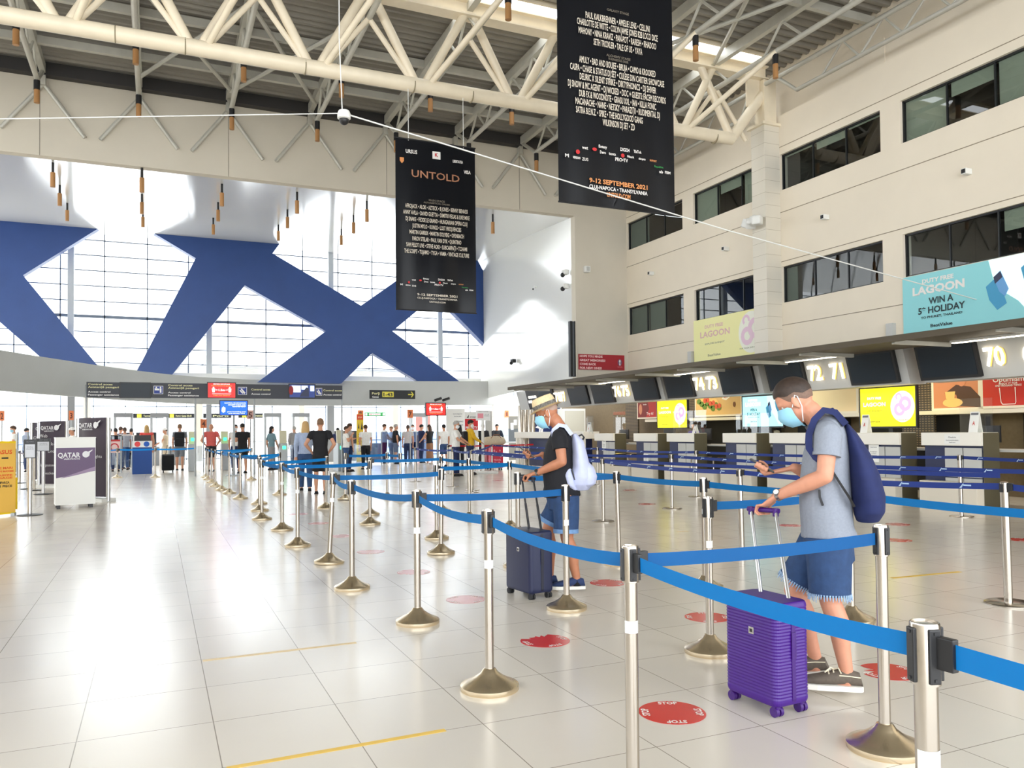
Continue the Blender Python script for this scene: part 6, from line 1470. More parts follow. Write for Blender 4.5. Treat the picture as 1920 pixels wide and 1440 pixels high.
person('older grey-haired person in white flowing shirt and mask', feet(855, 893), 1.74, 330, W_, NV, 'grey', 'reach', 'half', mask=True)
p = at_head(862, 790, 1.68); person('person in dark jacket with long black hair behind the older masked person', p, 1.68, 70, K_, K_, 'black', 'stand', 'long', hs='long')
p = feet(882, 890); person('person in yellow jacket with white mask and dark hair', p, 1.78, 350, YE, DK, 'black', 'reach', 'long', mask=True); pack(0, 0, 1.78, 350, K_, 'black backpack on the person in yellow jacket', pos=p)
person('person in dark clothes behind the white pole sign', at_head(905, 792, 1.72), 1.72, 60, K_, K_, 'black', 'walk', 'half', 'skirt')
person('agent with dark hair and black top behind the far tiled desk', OY(931.5, 800, 33.2), 1.72, 265, K_, K_, 'black', 'reach', 'long')
person('staff member in pale shirt seated low behind the desk under the food poster', V((15.0, 16.75, 0)), 1.62, 215, BE, NV, 'black', 'reach', 'short'); person('staff member in patterned shirt behind the cyan display', V((14.9, 15.1, 0)), 1.6, 200, cl('rust', 190, 120, 90), NV, 'black', 'phone', 'short')
person('staff member in white and violet behind the small yellow display', V((14.2, 19.0, 0)), 1.62, 190, cl('violet', 90, 80, 180), NV, 'black', 'reach', 'short')

# ------------------------------------------------------------------ security gates, signs and totems
M_gate = mat('gate_grey', lin(170, 174, 176), .4, .2); M_gglass = glass('barrier_glass', (.80, .86, .93), .06); M_bglass = glass('blue_barrier_glass', (.50, .60, .78), .08)
M_greenl = mat('green_lamp', lin(40, 230, 130), .4, emit=1.2); M_board = mat('dark_sign_board', lin(58, 60, 70), .5); M_yl = mat('sign_yellow', lin(226, 214, 80), .5); M_ylt = mat('sign_pale_yellow', lin(226, 222, 170), .5); M_wt = mat('sign_white', lin(240, 240, 240), .5); M_blk = mat('sign_black', lin(34, 36, 40), .5); M_sblue = mat('sign_blue', lin(40, 62, 150), .5)
YS = 28.4
FS = frame_y(162, 716, 642, 745, YS)
t = thing('access_sign', 'long dark access control sign on thin poles below the grey fascia', 'sign', (FS[0].x, YS, 0))
m = MB(); m.slab(FS[0], FS[1], FS[2], (0, .12, 0)); m.build('board', M_board, t)
def ux(px): return (OY(px, 730, YS).x-FS[0].x)/FS[1].x
m = MB(); L_ = []
for px, two in ((165, True), (315, True)): L_ += [('Control acces', ux(px), .86, .12, ux(px+46)-ux(px), 'L'), ('Asistență pasageri', ux(px), .68, .12, ux(px+58)-ux(px), 'L')]
for px, w in ((471, 36), (606, 35)): L_ += [('Control acces', ux(px), .64, .13, ux(px+w)-ux(px), 'L')]
letters(m, FS, L_, .006, .02); m.build('yellow_lettering', M_ylt, t)
m = MB(); L_ = []
for px in (165, 315): L_ += [('Access control', ux(px), .37, .11, ux(px+42)-ux(px), 'L'), ('Passenger assistance', ux(px), .18, .11, ux(px+58)-ux(px), 'L')]
for px, w in ((471, 36), (606, 34)): L_ += [('Access control', ux(px), .33, .12, ux(px+w)-ux(px), 'L')]
letters(m, FS, L_, .006, .02); m.build('white_lettering', M_wt, t)
def pict(x0, x1, kind):
    m = MB(); fquad(m, FS, ux(x0), .26, ux(x1), .8, .004); o = m.build('pictogram', M_sblue, t)
    m = MB(); a, b = ux(x0), ux(x1); w = b-a
    for q in ((a, .26, b, .285), (a, .775, b, .8), (a, .26, a+w*.05, .8), (b-w*.05, .26, b, .8)): fquad(m, FS, *q, .006)
    if kind: fdisc(m, FS, a+w*.28, .70, .05, .006, 10); fdisc(m, FS, a+w*.72, .70, .05, .006, 10); fquad(m, FS, a+w*.12, .5, a+w*.6, .62, .006); fquad(m, FS, a+w*.64, .34, a+w*.82, .64, .006); fquad(m, FS, a+w*.12, .5, a+w*.42, .64, .0065)
    else: fpoly(m, FS, [(a+w*.3, .66), (a+w*.42, .7), (a+w*.85, .4), (a+w*.7, .3)], .006); fpoly(m, FS, [(a+w*.15, .56), (a+w*.28, .6), (a+w*.6, .38), (a+w*.5, .32)], .006); fquad(m, FS, a+w*.1, .72, a+w*.8, .745, .006)
    obj('pictogram_print', m.mesh('pictogram_print', M_wt)).parent = o
pict(288, 306, 1); pict(446, 463, 0); pict(592, 604, 0)
for px in (161, 366.5, 478, 643): 
    x = OY(px, 760, YS).x; m = MB(); m.tube([(x, YS+.2, 0), (x, YS+.2, FS[0].z+.4)], .035, 10); m.build('pole', M_gate, t, True)
def screen_y(label, x0, y0, x1, y1, Y, mm, parts, pole=None, name='info_screen', top=None):
    f = frame_y(x0, y0, x1, y1, Y); t = thing(name, label, 'screen' if name == 'info_screen' else 'sign', (f[0].x, Y, 0 if pole else f[0].z))
    m = MB(); m.slab(f[0]-V((.03, 0, .03)), f[1]+V((.06, 0, 0)), f[2]+V((0, 0, .06)), (0, .07, 0)); m.build('casing', M_black if name == 'info_screen' else mm, t)
    m = MB(); fquad(m, f, 0, 0, 1, 1, .006); m.build('display', mm, t)
    for pn, pm, fn in parts: m = MB(); fn(m, f); m.build(pn, pm, t)
    if pole is not None:
        m = MB(); x = OY(pole, 800, Y).x; m.tube([(x, Y+.11, 0), (x, Y+.11, f[0].z+f[2].z*.7)], .04, 10); m.build('pole', M_gate, t, True); m = MB(); m.bx((x-.25, Y-.1, 0), (x+.25, Y+.35, .03)); m.build('foot', M_gate, t)
    return t
M_rscr = mat('red_display', lin(224, 36, 34), .4, emit=.35); M_bscr = mat('blue_display', lin(10, 84, 226), .4, emit=.35); M_olit = mat('orange_print', lin(246, 150, 60), .5, emit=.3)
def dist(m, f):
    letters(m, f, [('1.5m', .5, .52, .14, .22)], .008, .03)
    for u in (.2, .8): fdisc(m, f, u, .68, .055, .008, 10); fpoly(m, f, [(u-.06, .62), (u+.06, .62), (u+.04, .36), (u-.04, .36)], .008)
    fpoly(m, f, [(.27, .52), (.31, .57), (.31, .53), (.38, .53), (.38, .51), (.31, .51), (.31, .47)], .008); fpoly(m, f, [(.73, .52), (.69, .57), (.69, .53), (.62, .53), (.62, .51), (.69, .51), (.69, .47)], .008); fquad(m, f, .15, .24, .85, .26, .008); letters(m, f, [('MENTAIN A SAFE DISTANCE', .5, .93, .06, .6)], .008)
def dist2(m, f): letters(m, f, [('Pastrati distanta de siguranta', .5, .82, .06, .75), ('Keep your distance', .5, .15, .06, .6)], .008)
screen_y('red distance screen reading 1.5m in the long access sign', 390, 718, 441, 745, YS-.04, M_rscr, [('white_print', M_wlit, dist), ('orange_print', M_olit, dist2)])
screen_y('red distance screen reading 1.5m on a pole right of the gates sign', 799.5, 756.5, 835, 778, 27.5, M_rscr, [('white_print', M_wlit, dist), ('orange_print', M_olit, dist2)], 822)
screen_y('blue information screen on a pole under the access sign', 413, 752, 463.5, 777.5, YS-.2, M_bscr, [('white_print', M_wlit, lambda m, f: (letters(m, f, [('CONTROL DE SECURITATE', .55, .86, .07, .8), ('SECURITY CHECK AREA', .62, .72, .07, .66), ('PLEASE KEEP READY', .7, .6, .07, .5), ('your boarding pass', .6, .22, .07, .7), ('and identity card', .6, .1, .07, .6)], .008), fpoly(m, f, [(.05, .25), (.1, .15), (.18, .2), (.19, .5), (.12, .6), (.06, .5)], .008)))], 439)
screen_y('black blank screen in the long access sign', 226, 718, 281, 744.5, YS-.04, M_screen, [])
screen_y('screen showing a camera picture at the right of the access sign', 543, 721, 590, 745, YS-.05, mat('camera_picture', lin(34, 52, 112), .4, emit=.2), [('bright_windows', mat('picture_bright', lin(196, 214, 246), .4, emit=.4), lambda m, f: (fquad(m, f, .08, .4, .44, .92, .008), fquad(m, f, .47, .62, .72, .92, .008), fquad(m, f, .82, .5, .98, .92, .008))), ('red_figure', mat('picture_red', lin(120, 20, 26), .5, emit=.1), lambda m, f: fdisc(m, f, .06, .55, .36, .01, 14, .5)), ('dark_figure', M_navy, lambda m, f: fpoly(m, f, [(.4, .05), (.45, .3), (.55, .5), (.66, .8), (.76, .74), (.78, .05)], .01))])
def sign_y(label, x0, y0, x1, y1, Y, mm, parts, hang=True):
    f = frame_y(x0, y0, x1, y1, Y); t = thing('hanging_sign', label, 'sign', f[0]); m = MB(); m.slab(f[0], f[1], f[2], (0, .08, 0)); m.build('board', mm, t)
    for pn, pm, fn in parts: m = MB(); fn(m, f); m.build(pn, pm, t)
    if hang:
        for u in (.15, .85): m = MB(); p = f[0]+f[1]*u+f[2]; m.tube([p+V((0, .04, 0)), V((p.x, Y+.04, 4.3 if Y > 36.6 else max(p.z+.4, 3.7)))], .012, 6); m.build('hanger', M_gate, t)
    return t
f0 = OY(700, 740, 33.6)
sign_y('black gates sign reading Porți 1-43 with yellow arrow on the grey fascia', 693.5, 731, 778.5, 747.5, 34.0, M_blk, [('yellow_lettering', M_ylt, lambda m, f: letters(m, f, [('Porți', .13, .62, .28, .17)], .006)), ('white_lettering', M_wt, lambda m, f: letters(m, f, [('Gates', .12, .22, .2, .14)], .006)), ('yellow_plate', M_yl, lambda m, f: fquad(m, f, .27, .2, .52, .82, .004)), ('plate_lettering', M_blk, lambda m, f: letters(m, f, [('1-43', .395, .5, .38, .2)], .008, .03)), ('arrow', M_yl, lambda m, f: (fquad(m, f, .84, .45, .95, .58, .006), fpoly(m, f, [(.90, .84), (.925, .84), (.97, .515), (.925, .2), (.90, .2), (.94, .515)], .006)))], False)
for x0, y0, x1, y1, lab, tx in ((249, 775.5, 307, 784, 'black overhead gate sign with yellow square, leftmost', 'Terminal plecari'), (311, 775.5, 365, 784, 'black overhead gate sign with yellow arrow, second from left', 'Porti / Gates 30-43'), (381, 775.5, 434, 784, 'black overhead gate sign behind the blue screen', 'Porti'), (447, 775, 500, 783.5, 'black overhead gate sign behind the number 5 placard', 'Porti internationale')):
    sign_y(lab, x0, y0, x1, y1, 42.0, M_blk, [('yellow_square', M_yl, lambda m, f: fquad(m, f, .13, .1, .28, .9, .005)), ('lettering', M_ylt, lambda m, f, tx=tx: letters(m, f, [(tx, .34, .5, .4, .55, 'L')], .006))])
sign_y('green and white exit sign behind the yellow roll-up banner', 684, 773, 723, 780.8, 42.0, M_green, [('white_plate', M_wt, lambda m, f: (fquad(m, f, .2, .25, .75, .75, .004), fquad(m, f, .02, .2, .12, .8, .004), fquad(m, f, .86, .2, .97, .8, .004))), ('lettering', M_okred, lambda m, f: letters(m, f, [('IESIRE DE URGENTA', .475, .5, .3, .5)], .006))])
M_or = mat('orange_placard', lin(222, 122, 70), .5); M_orn = mat('placard_number', lin(90, 40, 26), .5)
for n, x0, y0, x1, y1, Y, lab in (('2', -1, 770, 8, 789, 31.5, 'orange placard number 2 at the left edge'), ('3', 129, 770, 138, 787.5, 31.5, 'orange placard number 3 on the grey column'), ('4', 376, 786, 387.5, 802.5, 31.5, 'orange placard number 4 by the gates'), ('5', 463, 769, 476, 786, 31.5, 'pale pink placard number 5 right of the blue screen'), ('6', 671, 769, 681.5, 777, G(676, 868).y+.005, 'orange placard number 6 on top of the yellow roll-up'), ('7', 764, 768, 774.5, 783.5, 33, 'orange placard number 7 over the queue'), ('8', 947, 769.5, 954, 782.5, 34.1, 'orange placard number 8 on the tiled wall')):
    f = frame_y(x0, y0, x1, y1, Y); t = thing('number_placard', lab, 'placard', f[0], 'number placards'); m = MB(); m.slab(f[0], f[1], f[2], (0, .02, 0)); m.build('board', M_or if n != '5' else mat('pink_placard', lin(222, 178, 170), .5), t)
    m = MB(); letters(m, f, [(n, .5, .48, .6, .55)], .004, .02); m.build('number', M_orn, t)
    if n in '23457': m = MB(); m.tube([f[0]+f[1]*.5+V((0, .03, -f[0].z)), f[0]+f[1]*.5+f[2]*.9+V((0, .03, 0))], .02, 8); m.build('pole', M_gate, t, True)

# gates: metal detector arches, scanner pillars, glass barriers
for i, (a, b, lab) in enumerate(((216, 247, 'left of the blue lectern'), (284, 314, 'right of the blond person in red'), (496, 524, 'behind the person with long scarf'), (549, 577, 'behind the long-haired blond person'), (769, 797, 'behind the number 7 placard'))):
    Y = 38; x0, x1 = OY(a, 800, Y).x, OY(b, 800, Y).x; t = thing('detector_arch', 'grey metal detector arch ' + lab, 'metal detector', ((x0+x1)/2, Y, 0), 'metal detector arches')
    for x in (x0, x1): m = MB(); m.bx((x-.05, Y-.3, 0), (x+.05, Y+.3, 2.15), .01); m.build('side_panel', M_gate, t)
    m = MB(); m.bx((x0-.05, Y-.3, 2.15), (x1+.05, Y+.3, 2.33), .01); m.build('head_panel', M_gcol, t)
for i, (px, py, lab) in enumerate(((361, 884, 'right of the person in camouflage'), (422, 882, 'right of the person in salmon T-shirt'), (533, 882, 'left of the long-haired blond person'), (641, 884, 'right of the person in black T-shirt'))):
    p = G(px, py); t = thing('ticket_gate', 'steel ticket gate pillar with green lamp ' + lab, 'ticket gate', p, 'ticket gates')
    m = MB(); m.bx((p.x-.13, p.y, 0), (p.x+.13, p.y+.9, 1.02), .02); m.build('pillar', M_gate, t)
    m = MB(); m.box(p+V((0, .3, 1.25)), (.26, .12, .5), Matrix.Rotation(-.25, 3, 'X'), .015); m.build('scanner_head', mat('scanner_ivory', lin(214, 208, 180), .4), t)
    m = MB(); m.box(p+V((0, -.005, .86 if i > 1 else 1.2)), (.12, .02, .12), None, .01); m.build('lamp', M_greenl, t)
    m = MB(); m.slab(p+V((.15, .45, .2)), (.65, 0, 0), (0, 0, .75), (0, .012, 0)); m.build('glass_flap', M_gglass, t)
for i, (px, py, lab) in enumerate(((253, 885, 'left'), (301, 884, 'right'))):
    p = G(px, py); m = MB(); m.bx((p.x-.04, p.y, 0), (p.x+.04, p.y+.1, 1.5)); tag(m.build('gate_post', M_steel), 'plain steel gate post at the %s of the blue lectern' % lab, 'post')
for i, (x0, y0, x1, y1, Y, mm, lab) in enumerate(((206, 818, 248, 872, 33, M_gglass, 'clear glass barrier with red sign left of the blue lectern'), (33, 810, 72, 845, 30, M_bglass, 'blue glass barrier behind the yellow stand'), (692, 810, 738, 864, 34.5, M_bglass, 'blue glass barrier right of the yellow roll-up'), (738, 810, 822, 862, 35.3, M_bglass, 'long blue glass barrier behind the standing queue'))):
    f = frame_y(x0, y0, x1, y1, Y); t = thing('glass_barrier', lab, 'glass barrier', (f[0].x, Y, 0), 'glass barriers')
    m = MB(); m.slab(f[0], f[1], f[2], (0, .012, 0)); m.build('pane', mm, t)
    for u in (0, .5, 1): m = MB(); q = f[0]+f[1]*u; m.tube([V((q.x, Y-.03, 0)), V((q.x, Y-.03, f[0].z+f[2].z))], .03, 8); m.build('post', M_gate, t, True)
    if i == 0:
        m = MB(); fquad(m, f, .0, .42, .5, .88, .004); o = m.build('red_sign', mat('red_white_sign', lin(240, 206, 200), .5), t); m = MB(); fdisc(m, f, .2, .62, .14, .006, 18, 1, .1); fquad(m, f, .0, .82, .5, .88, .006); obj('sign_print', m.mesh('sign_print', M_okred)).parent = o
# far worktops with scanners
for i, (x0, x1, Y, lab) in enumerate(((-2, 1.2, 39.6, 'left'), (7.5, 10.5, 40.0, 'right'))):
    t = thing('scanner_bench', 'dark baggage scanner bench far behind the gates, ' + lab, 'scanner', (x0, Y, 0)); m = MB(); m.bx((x0, Y, 0), (x1, Y+.9, .85), .02); m.build('bench', M_gcol, t); m = MB(); m.bx((x0+.6, Y, .85), (x0+2.0, Y+.9, 1.5), .05); m.build('tunnel', M_blk, t)
# blue lectern
f = frame_y(248, 837, 285, 889, G(266, 889).y); t = thing('lectern', 'blue lectern with round red and blue signs before the gates', 'lectern', f[0]); bz = f[0].z
m = MB(); m.slab(V((f[0].x, f[0].y, 0)), f[1], V((0, 0, f[2].z+bz)), (0, .5, 0)); m.build('body', mat('lectern_blue', lin(18, 72, 150), .5), t)
f2 = frame_y(248, 827, 285, 839, f[0].y-.01); m = MB(); m.slab(f2[0], f2[1], f2[2], (0, .02, 0)); o = m.build('sign_strip', M_wt, t)
m = MB(); fdisc(m, f2, .26, .5, .42, .004, 18); obj('red_disc', m.mesh('red_disc', mat('sign_red', lin(232, 70, 72), .5))).parent = o
m = MB(); fdisc(m, f2, .72, .5, .42, .004, 18); obj('blue_disc', m.mesh('blue_disc', mat('disc_blue', lin(24, 90, 190), .5))).parent = o
f3 = frame_y(252, 816, 283, 828, f[0].y+.3); m = MB(); m.slab(f3[0], f3[1], f3[2], (0, .03, 0)); m.build('laptop', M_black, t)
p = G(315, 886); t = thing('suitcase', 'black soft suitcase pulled by the person in camouflage', 'suitcase', p)
m = MB(); m.box(p+V((0, .1, .37)), (.42, .26, .58), Matrix.Rotation(.2, 3, 'X'), .04); m.build('shell', K_, t, True)
for k in (-.16, .16): m = MB(); m.tube([p+V((k-.02, .02, .045)), p+V((k+.02, .02, .045))], .045, 12); m.build('wheel', M_rubber, t, True)
m = MB(); m.tube([p+V((-.08, .16, .62)), p+V((-.02, .35, 1.0)), p+V((.08, .35, 1.0)), p+V((.1, .16, .62))], .012, 8); m.build('handle', M_black, t, True)

# airline stands at the left
def stand3(label, name, bl, br, tl_y, mm, thick, cat):
    A, B = G(*bl), G(*br); n = V((-(B-A).y, (B-A).x, 0)).normalized(); n = -n if n.y > 0 else n
    z = OPL(bl[0], tl_y, A, n).z; t = thing(name, label, cat, (A+B)/2); return t, (A, B-A, V((0, 0, z)), n)
M_aub = mat('aubergine_panel', lin(62, 52, 66), .4); M_aub2 = mat('purple_panel', lin(96, 72, 108), .4); M_silver = mat('silver_logo', lin(226, 226, 228), .4)
def oryx(m, f, u, v, s): fdisc(m, f, u, v, s, .012, 20); fpoly(m, f, [(u+.02, v+s*.6), (u+.17, v+s*1.5), (u+.16, v+s*1.15), (u+.10, v+s*.55), (u+.09, v-s*.4), (u+.03, v)], .014)
def totem(label, bl, br, ty, lines, lgv, base=True):
    t, f = stand3(label, 'airline_totem', bl, br, ty, M_aub, .1, 'totem')
    O, Rx, Uy, N = f; m = MB(); n = 12; rings = []
    for i in range(n+1):
        u = i/n; d = .07*math.sin(math.pi*u); p = O+Rx*u+N*d; rings.append([m.bm.verts.new(x) for x in (p+V((0, 0, .1)), p+Uy, O+Rx*u-N*.05+Uy, O+Rx*u-N*.05+V((0, 0, .1)))])
    m.skin(rings); m.build('panel', M_aub, t, True)
    for u in (0, 1): m = MB(); m.tube([O+Rx*u+V((0, 0, .02)), O+Rx*u+Uy], .045, 12); m.build('pole', M_alu, t, True)
    m = MB(); m.slab(O-Rx*.02+N*.16, Rx*1.04, V((0, 0, .07)), -N*.32); m.build('base', M_white, t)
    f2 = (O+N*.075, Rx, Uy, N)
    m = MB(); letters(m, f2, [('QATAR', .36, lgv, .055, .46), ('AIRWAYS', .42, lgv-.05, .018, .34)], .004, .02); m.build('airline_lettering', M_silver, t)
    m = MB(); oryx(m, f2, .70, lgv, .04); m.build('emblem', M_silver, t)
    m = MB(); letters(m, f2, lines, .004, .0); m.build('lettering', M_silver, t)
totem('tall dark airline totem reading Check-in, right of the white podium', (146, 938), (203, 941), 784, [('Check-in', .36, .75, .045, .54), ('for all', .34, .6, .04, .3), ('flights', .75, .54, .035, .3)], .91)
totem('dark airline totem reading Web Check-in Drop between the sign posts', (73, 914), (125, 914), 790, [('Web', .22, .78, .05, .3), ('Check-in', .45, .66, .05, .6), ('Drop', .55, .55, .05, .3), ('for passengers', .5, .34, .04, .8), ('checked-in', .5, .22, .04, .6)], .90)
totem('dark airline totem half hidden behind the Web Check-in totem', (59, 906), (112, 904), 792.5, [('Check-in', .3, .75, .045, .5)], .9)
t, f = stand3('white airline podium with purple panel reading QATAR', 'podium', (104, 955), (179, 951), 820, M_white, .4, 'podium'); O, Rx, Uy, N = f
m = MB(); m.slab(O+V((0, 0, .07)), Rx, Uy-V((0, 0, .07)), -N*.42); m.build('body', M_white, t)
m = MB(); m.slab(O-Rx*.01+N*.012+Uy*.985, Rx*1.02, V((0, 0, .02)), -N*.44); m.build('top_edge', M_white, t)
m = MB(); fpoly(m, f, [(0.01, .43), (.6, .48), (.99, .52), (.99, .85), (.01, .85)], .006); m.build('purple_panel', M_aub2, t)
m = MB(); fpoly(m, f, [(.12, .43), (.99, .58), (.99, .525), (.6, .475), (.2, .432)], .008); m.build('panel_swoosh', mat('swoosh', lin(150, 128, 158), .4), t)
m = MB(); letters(m, f, [('QATAR', .33, .75, .07, .56), ('AIRWAYS', .40, .695, .02, .4)], .009, .025); oryx(m, f, .75, .755, .045); m.build('airline_lettering', M_silver, t)
for u in (.08, .9):
    for d in (.05, .36): m = MB(); q = O+Rx*u-N*d; m.bx(q-V((.03, .03, 0)), q+V((.03, .03, .07))); m.build('foot', M_black, t)
t, f = stand3('yellow airline stand with orange lettering at the left edge', 'display_stand', (-52, 973), (29, 966), 832, M_yel, .4, 'stand'); O, Rx, Uy, N = f
M_amber = mat('amber_panel', lin(240, 190, 84), .5); M_orange = mat('orange_lettering', lin(232, 96, 36), .5); M_kyel = mat('kiosk_yellow', lin(246, 206, 20), .45)
m = MB(); m.slab(O+V((0, 0, .06)), Rx, Uy-V((0, 0, .06)), -N*.05); m.build('panel', M_amber, t)
m = MB(); m.slab(O+Rx*.3-N*.05+V((0, 0, .1)), Rx*.78, Uy*.44, -N*.5); m.build('cabinet', M_kyel, t)
for a, b in ((O+V((0, 0, .03)), Rx), (O+Uy, Rx)): m = MB(); m.slab(a, b, V((0, 0, .035)), -N*.07); m.build('rail', M_kyel, t)
for u in (.03, .95): m = MB(); q = O+Rx*u; m.bx(q-V((.03, .1, 0)), q+V((.03, .1, .05))); m.build('foot', M_gate, t)
m = MB(); letters(m, f, [('PEGASUS', .60, .88, .055, .62), ('BAGAJE MARI', .62, .66, .03, .6), ('DIMENSIUNI MAXIME', .62, .615, .025, .66), ('OVERSIZE', .62, .56, .025, .6), ('BAGGAGE', .62, .525, .025, .6)], .004, .03); m.build('orange_lettering', M_orange, t)
m = MB(); letters(m, f, [('40X30X15 EMPARCA', .55, .46, .03, .6), ('MAX. 1 PIECE', .64, .41, .03, .55)], .004, .03); fquad(m, f, .66, .785, .82, .805, .004); m.build('black_lettering', M_blk, t)
m = MB(); fquad(m, f, .3, .14, .60, .30, .004); m.build('paper_pocket', M_paper, t)
for (pb, w, h0, h1, lab) in (((56, 966), .19, 859, 824, 'black sign stand with tall notice beside the yellow stand'), ((81, 927), .30, 846, 822, 'black sign stand with square notice before the dark totem')):
    p = G(*pb); zt = OY(pb[0], h1, p.y).z; zb = OY(pb[0], h0, p.y).z; t = thing('sign_stand', lab, 'sign stand', p)
    m = MB(); m.lathe([(.2, 0), (.2, .012), (.03, .03)], p, 28); m.build('foot', M_black, t, True); m = MB(); m.tube([p, V((p.x, p.y, zb))], .035, 12); m.build('pole', M_alu, t, True)
    ff = (V((p.x-w/2, p.y-.03, zb)), V((w, 0, 0)), V((0, 0, zt-zb)), V((0, -1, 0))); m = MB(); m.slab(ff[0], ff[1], ff[2], (0, .03, 0)); m.build('frame', M_black, t)
    m = MB(); fquad(m, ff, .1, .04, .9, .74, .003); o = m.build('notice', mat('grey_notice', lin(206, 208, 214), .5), t); m = MB(); letters(m, ff, [('SELF BAG', .5, .88, .06, .6)], .004); letters(m, ff, [('Online', .5, .6, .06, .5), ('check-in', .5, .5, .06, .6)], .005); obj('lettering', m.mesh('lettering', M_printed)).parent = o

# roll-ups, pole sign, trolley and luggage near the tiled desk
Y = G(676, 868).y; f = frame_y(669, 776, 682, 868, Y); t = thing('roll_up_banner', 'narrow yellow roll-up banner standing in the queue', 'roll-up', f[0])
m = MB(); m.slab(f[0], f[1], f[2], (0, .03, 0)); m.build('sheet', mat('roll_up_yellow', lin(224, 190, 50), .5), t)
m = MB(); fquad(m, f, .04, .88, .96, .99, .003); m.build('red_heading', mat('heading_red', lin(214, 70, 40), .5), t)
m = MB(); letters(m, f, [('STOP', .5, .93, .03, .6)], .005); m.build('heading_lettering', M_ylt, t)
m = MB(); letters(m, f, [(a, .5, v, .022, .6) for a, v in (('Check', .58), ('with', .535), ('your', .49), ('baggage', .445), ('keep', .34), ('distance', .29), ('please', .245))], .004, .03); fpoly(m, f, [(.2, .70), (.3, .82), (.4, .70)], .004); fpoly(m, f, [(.6, .68), (.75, .84), (.9, .68)], .004); m.build('black_lettering', M_blk, t)
m = MB(); m.slab(f[0]-f[1]*.2-V((0, .1, f[0].z)), f[1]*1.4, (0, 0, .06), (0, .25, 0)); m.build('base', M_alu, t)
Y = 29.0; f = frame_y(872, 772, 897, 840, Y); t = thing('roll_up_banner', 'white and red roll-up banner reading PRIORITY behind the yellow jacket', 'roll-up', (f[0].x, Y, 0))
m = MB(); m.slab(V((f[0].x, Y, .06)), f[1], V((0, 0, f[0].z+f[2].z-.06)), (0, .03, 0)); m.build('sheet', M_white, t)
m = MB(); fquad(m, f, 0, .5, 1, .8, .003); m.build('red_band', mat('band_red', lin(216, 40, 50), .5), t)
m = MB(); letters(m, f, [('PRIORITY', .5, .56, .07, .9)], .005, .03); m.build('white_lettering', M_wt, t); m = MB(); letters(m, f, [('airways', .6, .86, .04, .45)], .004); fpoly(m, f, [(.14, .83), (.3, .92), (.28, .83)], .004); m.build('lettering', M_blk, t)
m = MB(); m.slab((f[0].x-.05, Y-.1, 0), f[1]+V((.1, 0, 0)), (0, 0, .06), (0, .25, 0)); m.build('base', M_alu, t)
b = G(907, 888); Y = b.y; f = frame_y(893, 769, 919.5, 788.5, Y); t = thing('pole_sign', 'white notice board on a white pole before the red suitcase', 'sign', b)
m = MB(); m.slab(f[0], f[1], f[2], (0, .03, 0)); m.build('board', M_wt, t); m = MB(); fquad(m, f, .1, .22, .5, .68, .003); m.build('pink_patch', mat('pink_patch', lin(236, 150, 164), .5), t)
m = MB(); letters(m, f, [('CHECK IN NOTICE', .5, .85, .07, .7), ('for all', .74, .6, .07, .3), ('travellers', .74, .45, .07, .36)], .004); m.build('lettering', M_printed, t)
m = MB(); x = b.x; m.tube([(x, Y+.06, .05), (x, Y+.06, f[0].z+f[2].z*.8)], .05, 10); m.build('pole', M_white, t, True); m = MB(); m.bx((x-.45, Y-.2, 0), (x+.45, Y+.3, .07), .02); m.build('foot', M_white, t)
b = G(882, 886); f = frame_y(874, 816, 890, 842, b.y); t = thing('sign_stand', 'steel sign stand with airline notice left of the white pole sign', 'sign stand', b)
m = MB(); m.slab(f[0], f[1], f[2], (0, .02, 0)); o = m.build('notice', M_wt, t); m = MB(); fpoly(m, f, [(.2, .5), (.5, .8), (.5, .55)], .003); letters(m, f, [('tarom', .7, .6, .1, .3), ('priority', .5, .3, .08, .6)], .003); obj('lettering', m.mesh('lettering', M_okred)).parent = o
for u in (0, 1): m = MB(); q = f[0]+f[1]*u; m.tube([V((q.x, b.y, 0)), V((q.x, b.y, f[0].z+f[2].z+.08))], .018, 8); m.build('leg', M_steel, t, True)
M_rcase = mat('pink_red_suitcase', lin(206, 52, 78), .4)
def red_case(px0, px1, pyt, pyb, lab, mm):
    b = G((px0+px1)/2, pyb); f = frame_y(px0, pyt, px1, pyb, b.y); t = thing('suitcase', lab, 'suitcase', b)
    m = MB(); w = f[1].x; h = f[2].z; m.box(V((f[0].x+w/2, b.y+.14, .08+h/2-.04)), (w, .28, h-.08), None, .05); m.build('shell', mm, t, True)
    for sx in (.15, .85):
        for sy in (.04, .24): m = MB(); q = V((f[0].x+w*sx, b.y+sy, .04)); m.tube([q-V((.015, 0, 0)), q+V((.015, 0, 0))], .04, 10); m.build('wheel', M_rubber, t, True)
    m = MB(); ff = (f[0]+V((0, -.004, 0)), f[1], f[2], f[3])
    for u, v, s in ((.25, .8, .06), (.4, .72, .07), (.7, .8, .05), (.3, .3, .05), (.62, .3, .06), (.75, .55, .04)): fpoly(m, ff, [(u-s, v), (u, v+s), (u+s*1.2, v+s*.3), (u+s*.5, v-s), (u-s*.4, v-s*.6)], .004)
    letters(m, ff, [('TRAVEL', .5, .42, .07, .6)], .005, .03); m.build('print', mat('pale_pink_print2', lin(240, 170, 186), .5), t)
    m = MB(); x = f[0].x+w/2; m.tube([(x-.1, b.y+.14, h-.02), (x-.1, b.y+.14, h+.04), (x+.1, b.y+.14, h+.04), (x+.1, b.y+.14, h-.02)], .012, 8); m.build('handle', M_black, t, True)
    return f, b
f, b = red_case(921, 944.5, 836, 882, 'large pink-red printed suitcase before the tiled desk', M_rcase); red_case(914, 921, 838, 880, 'dark red suitcase beside the large pink-red suitcase', mat('dark_red_suitcase', lin(150, 34, 48), .4))
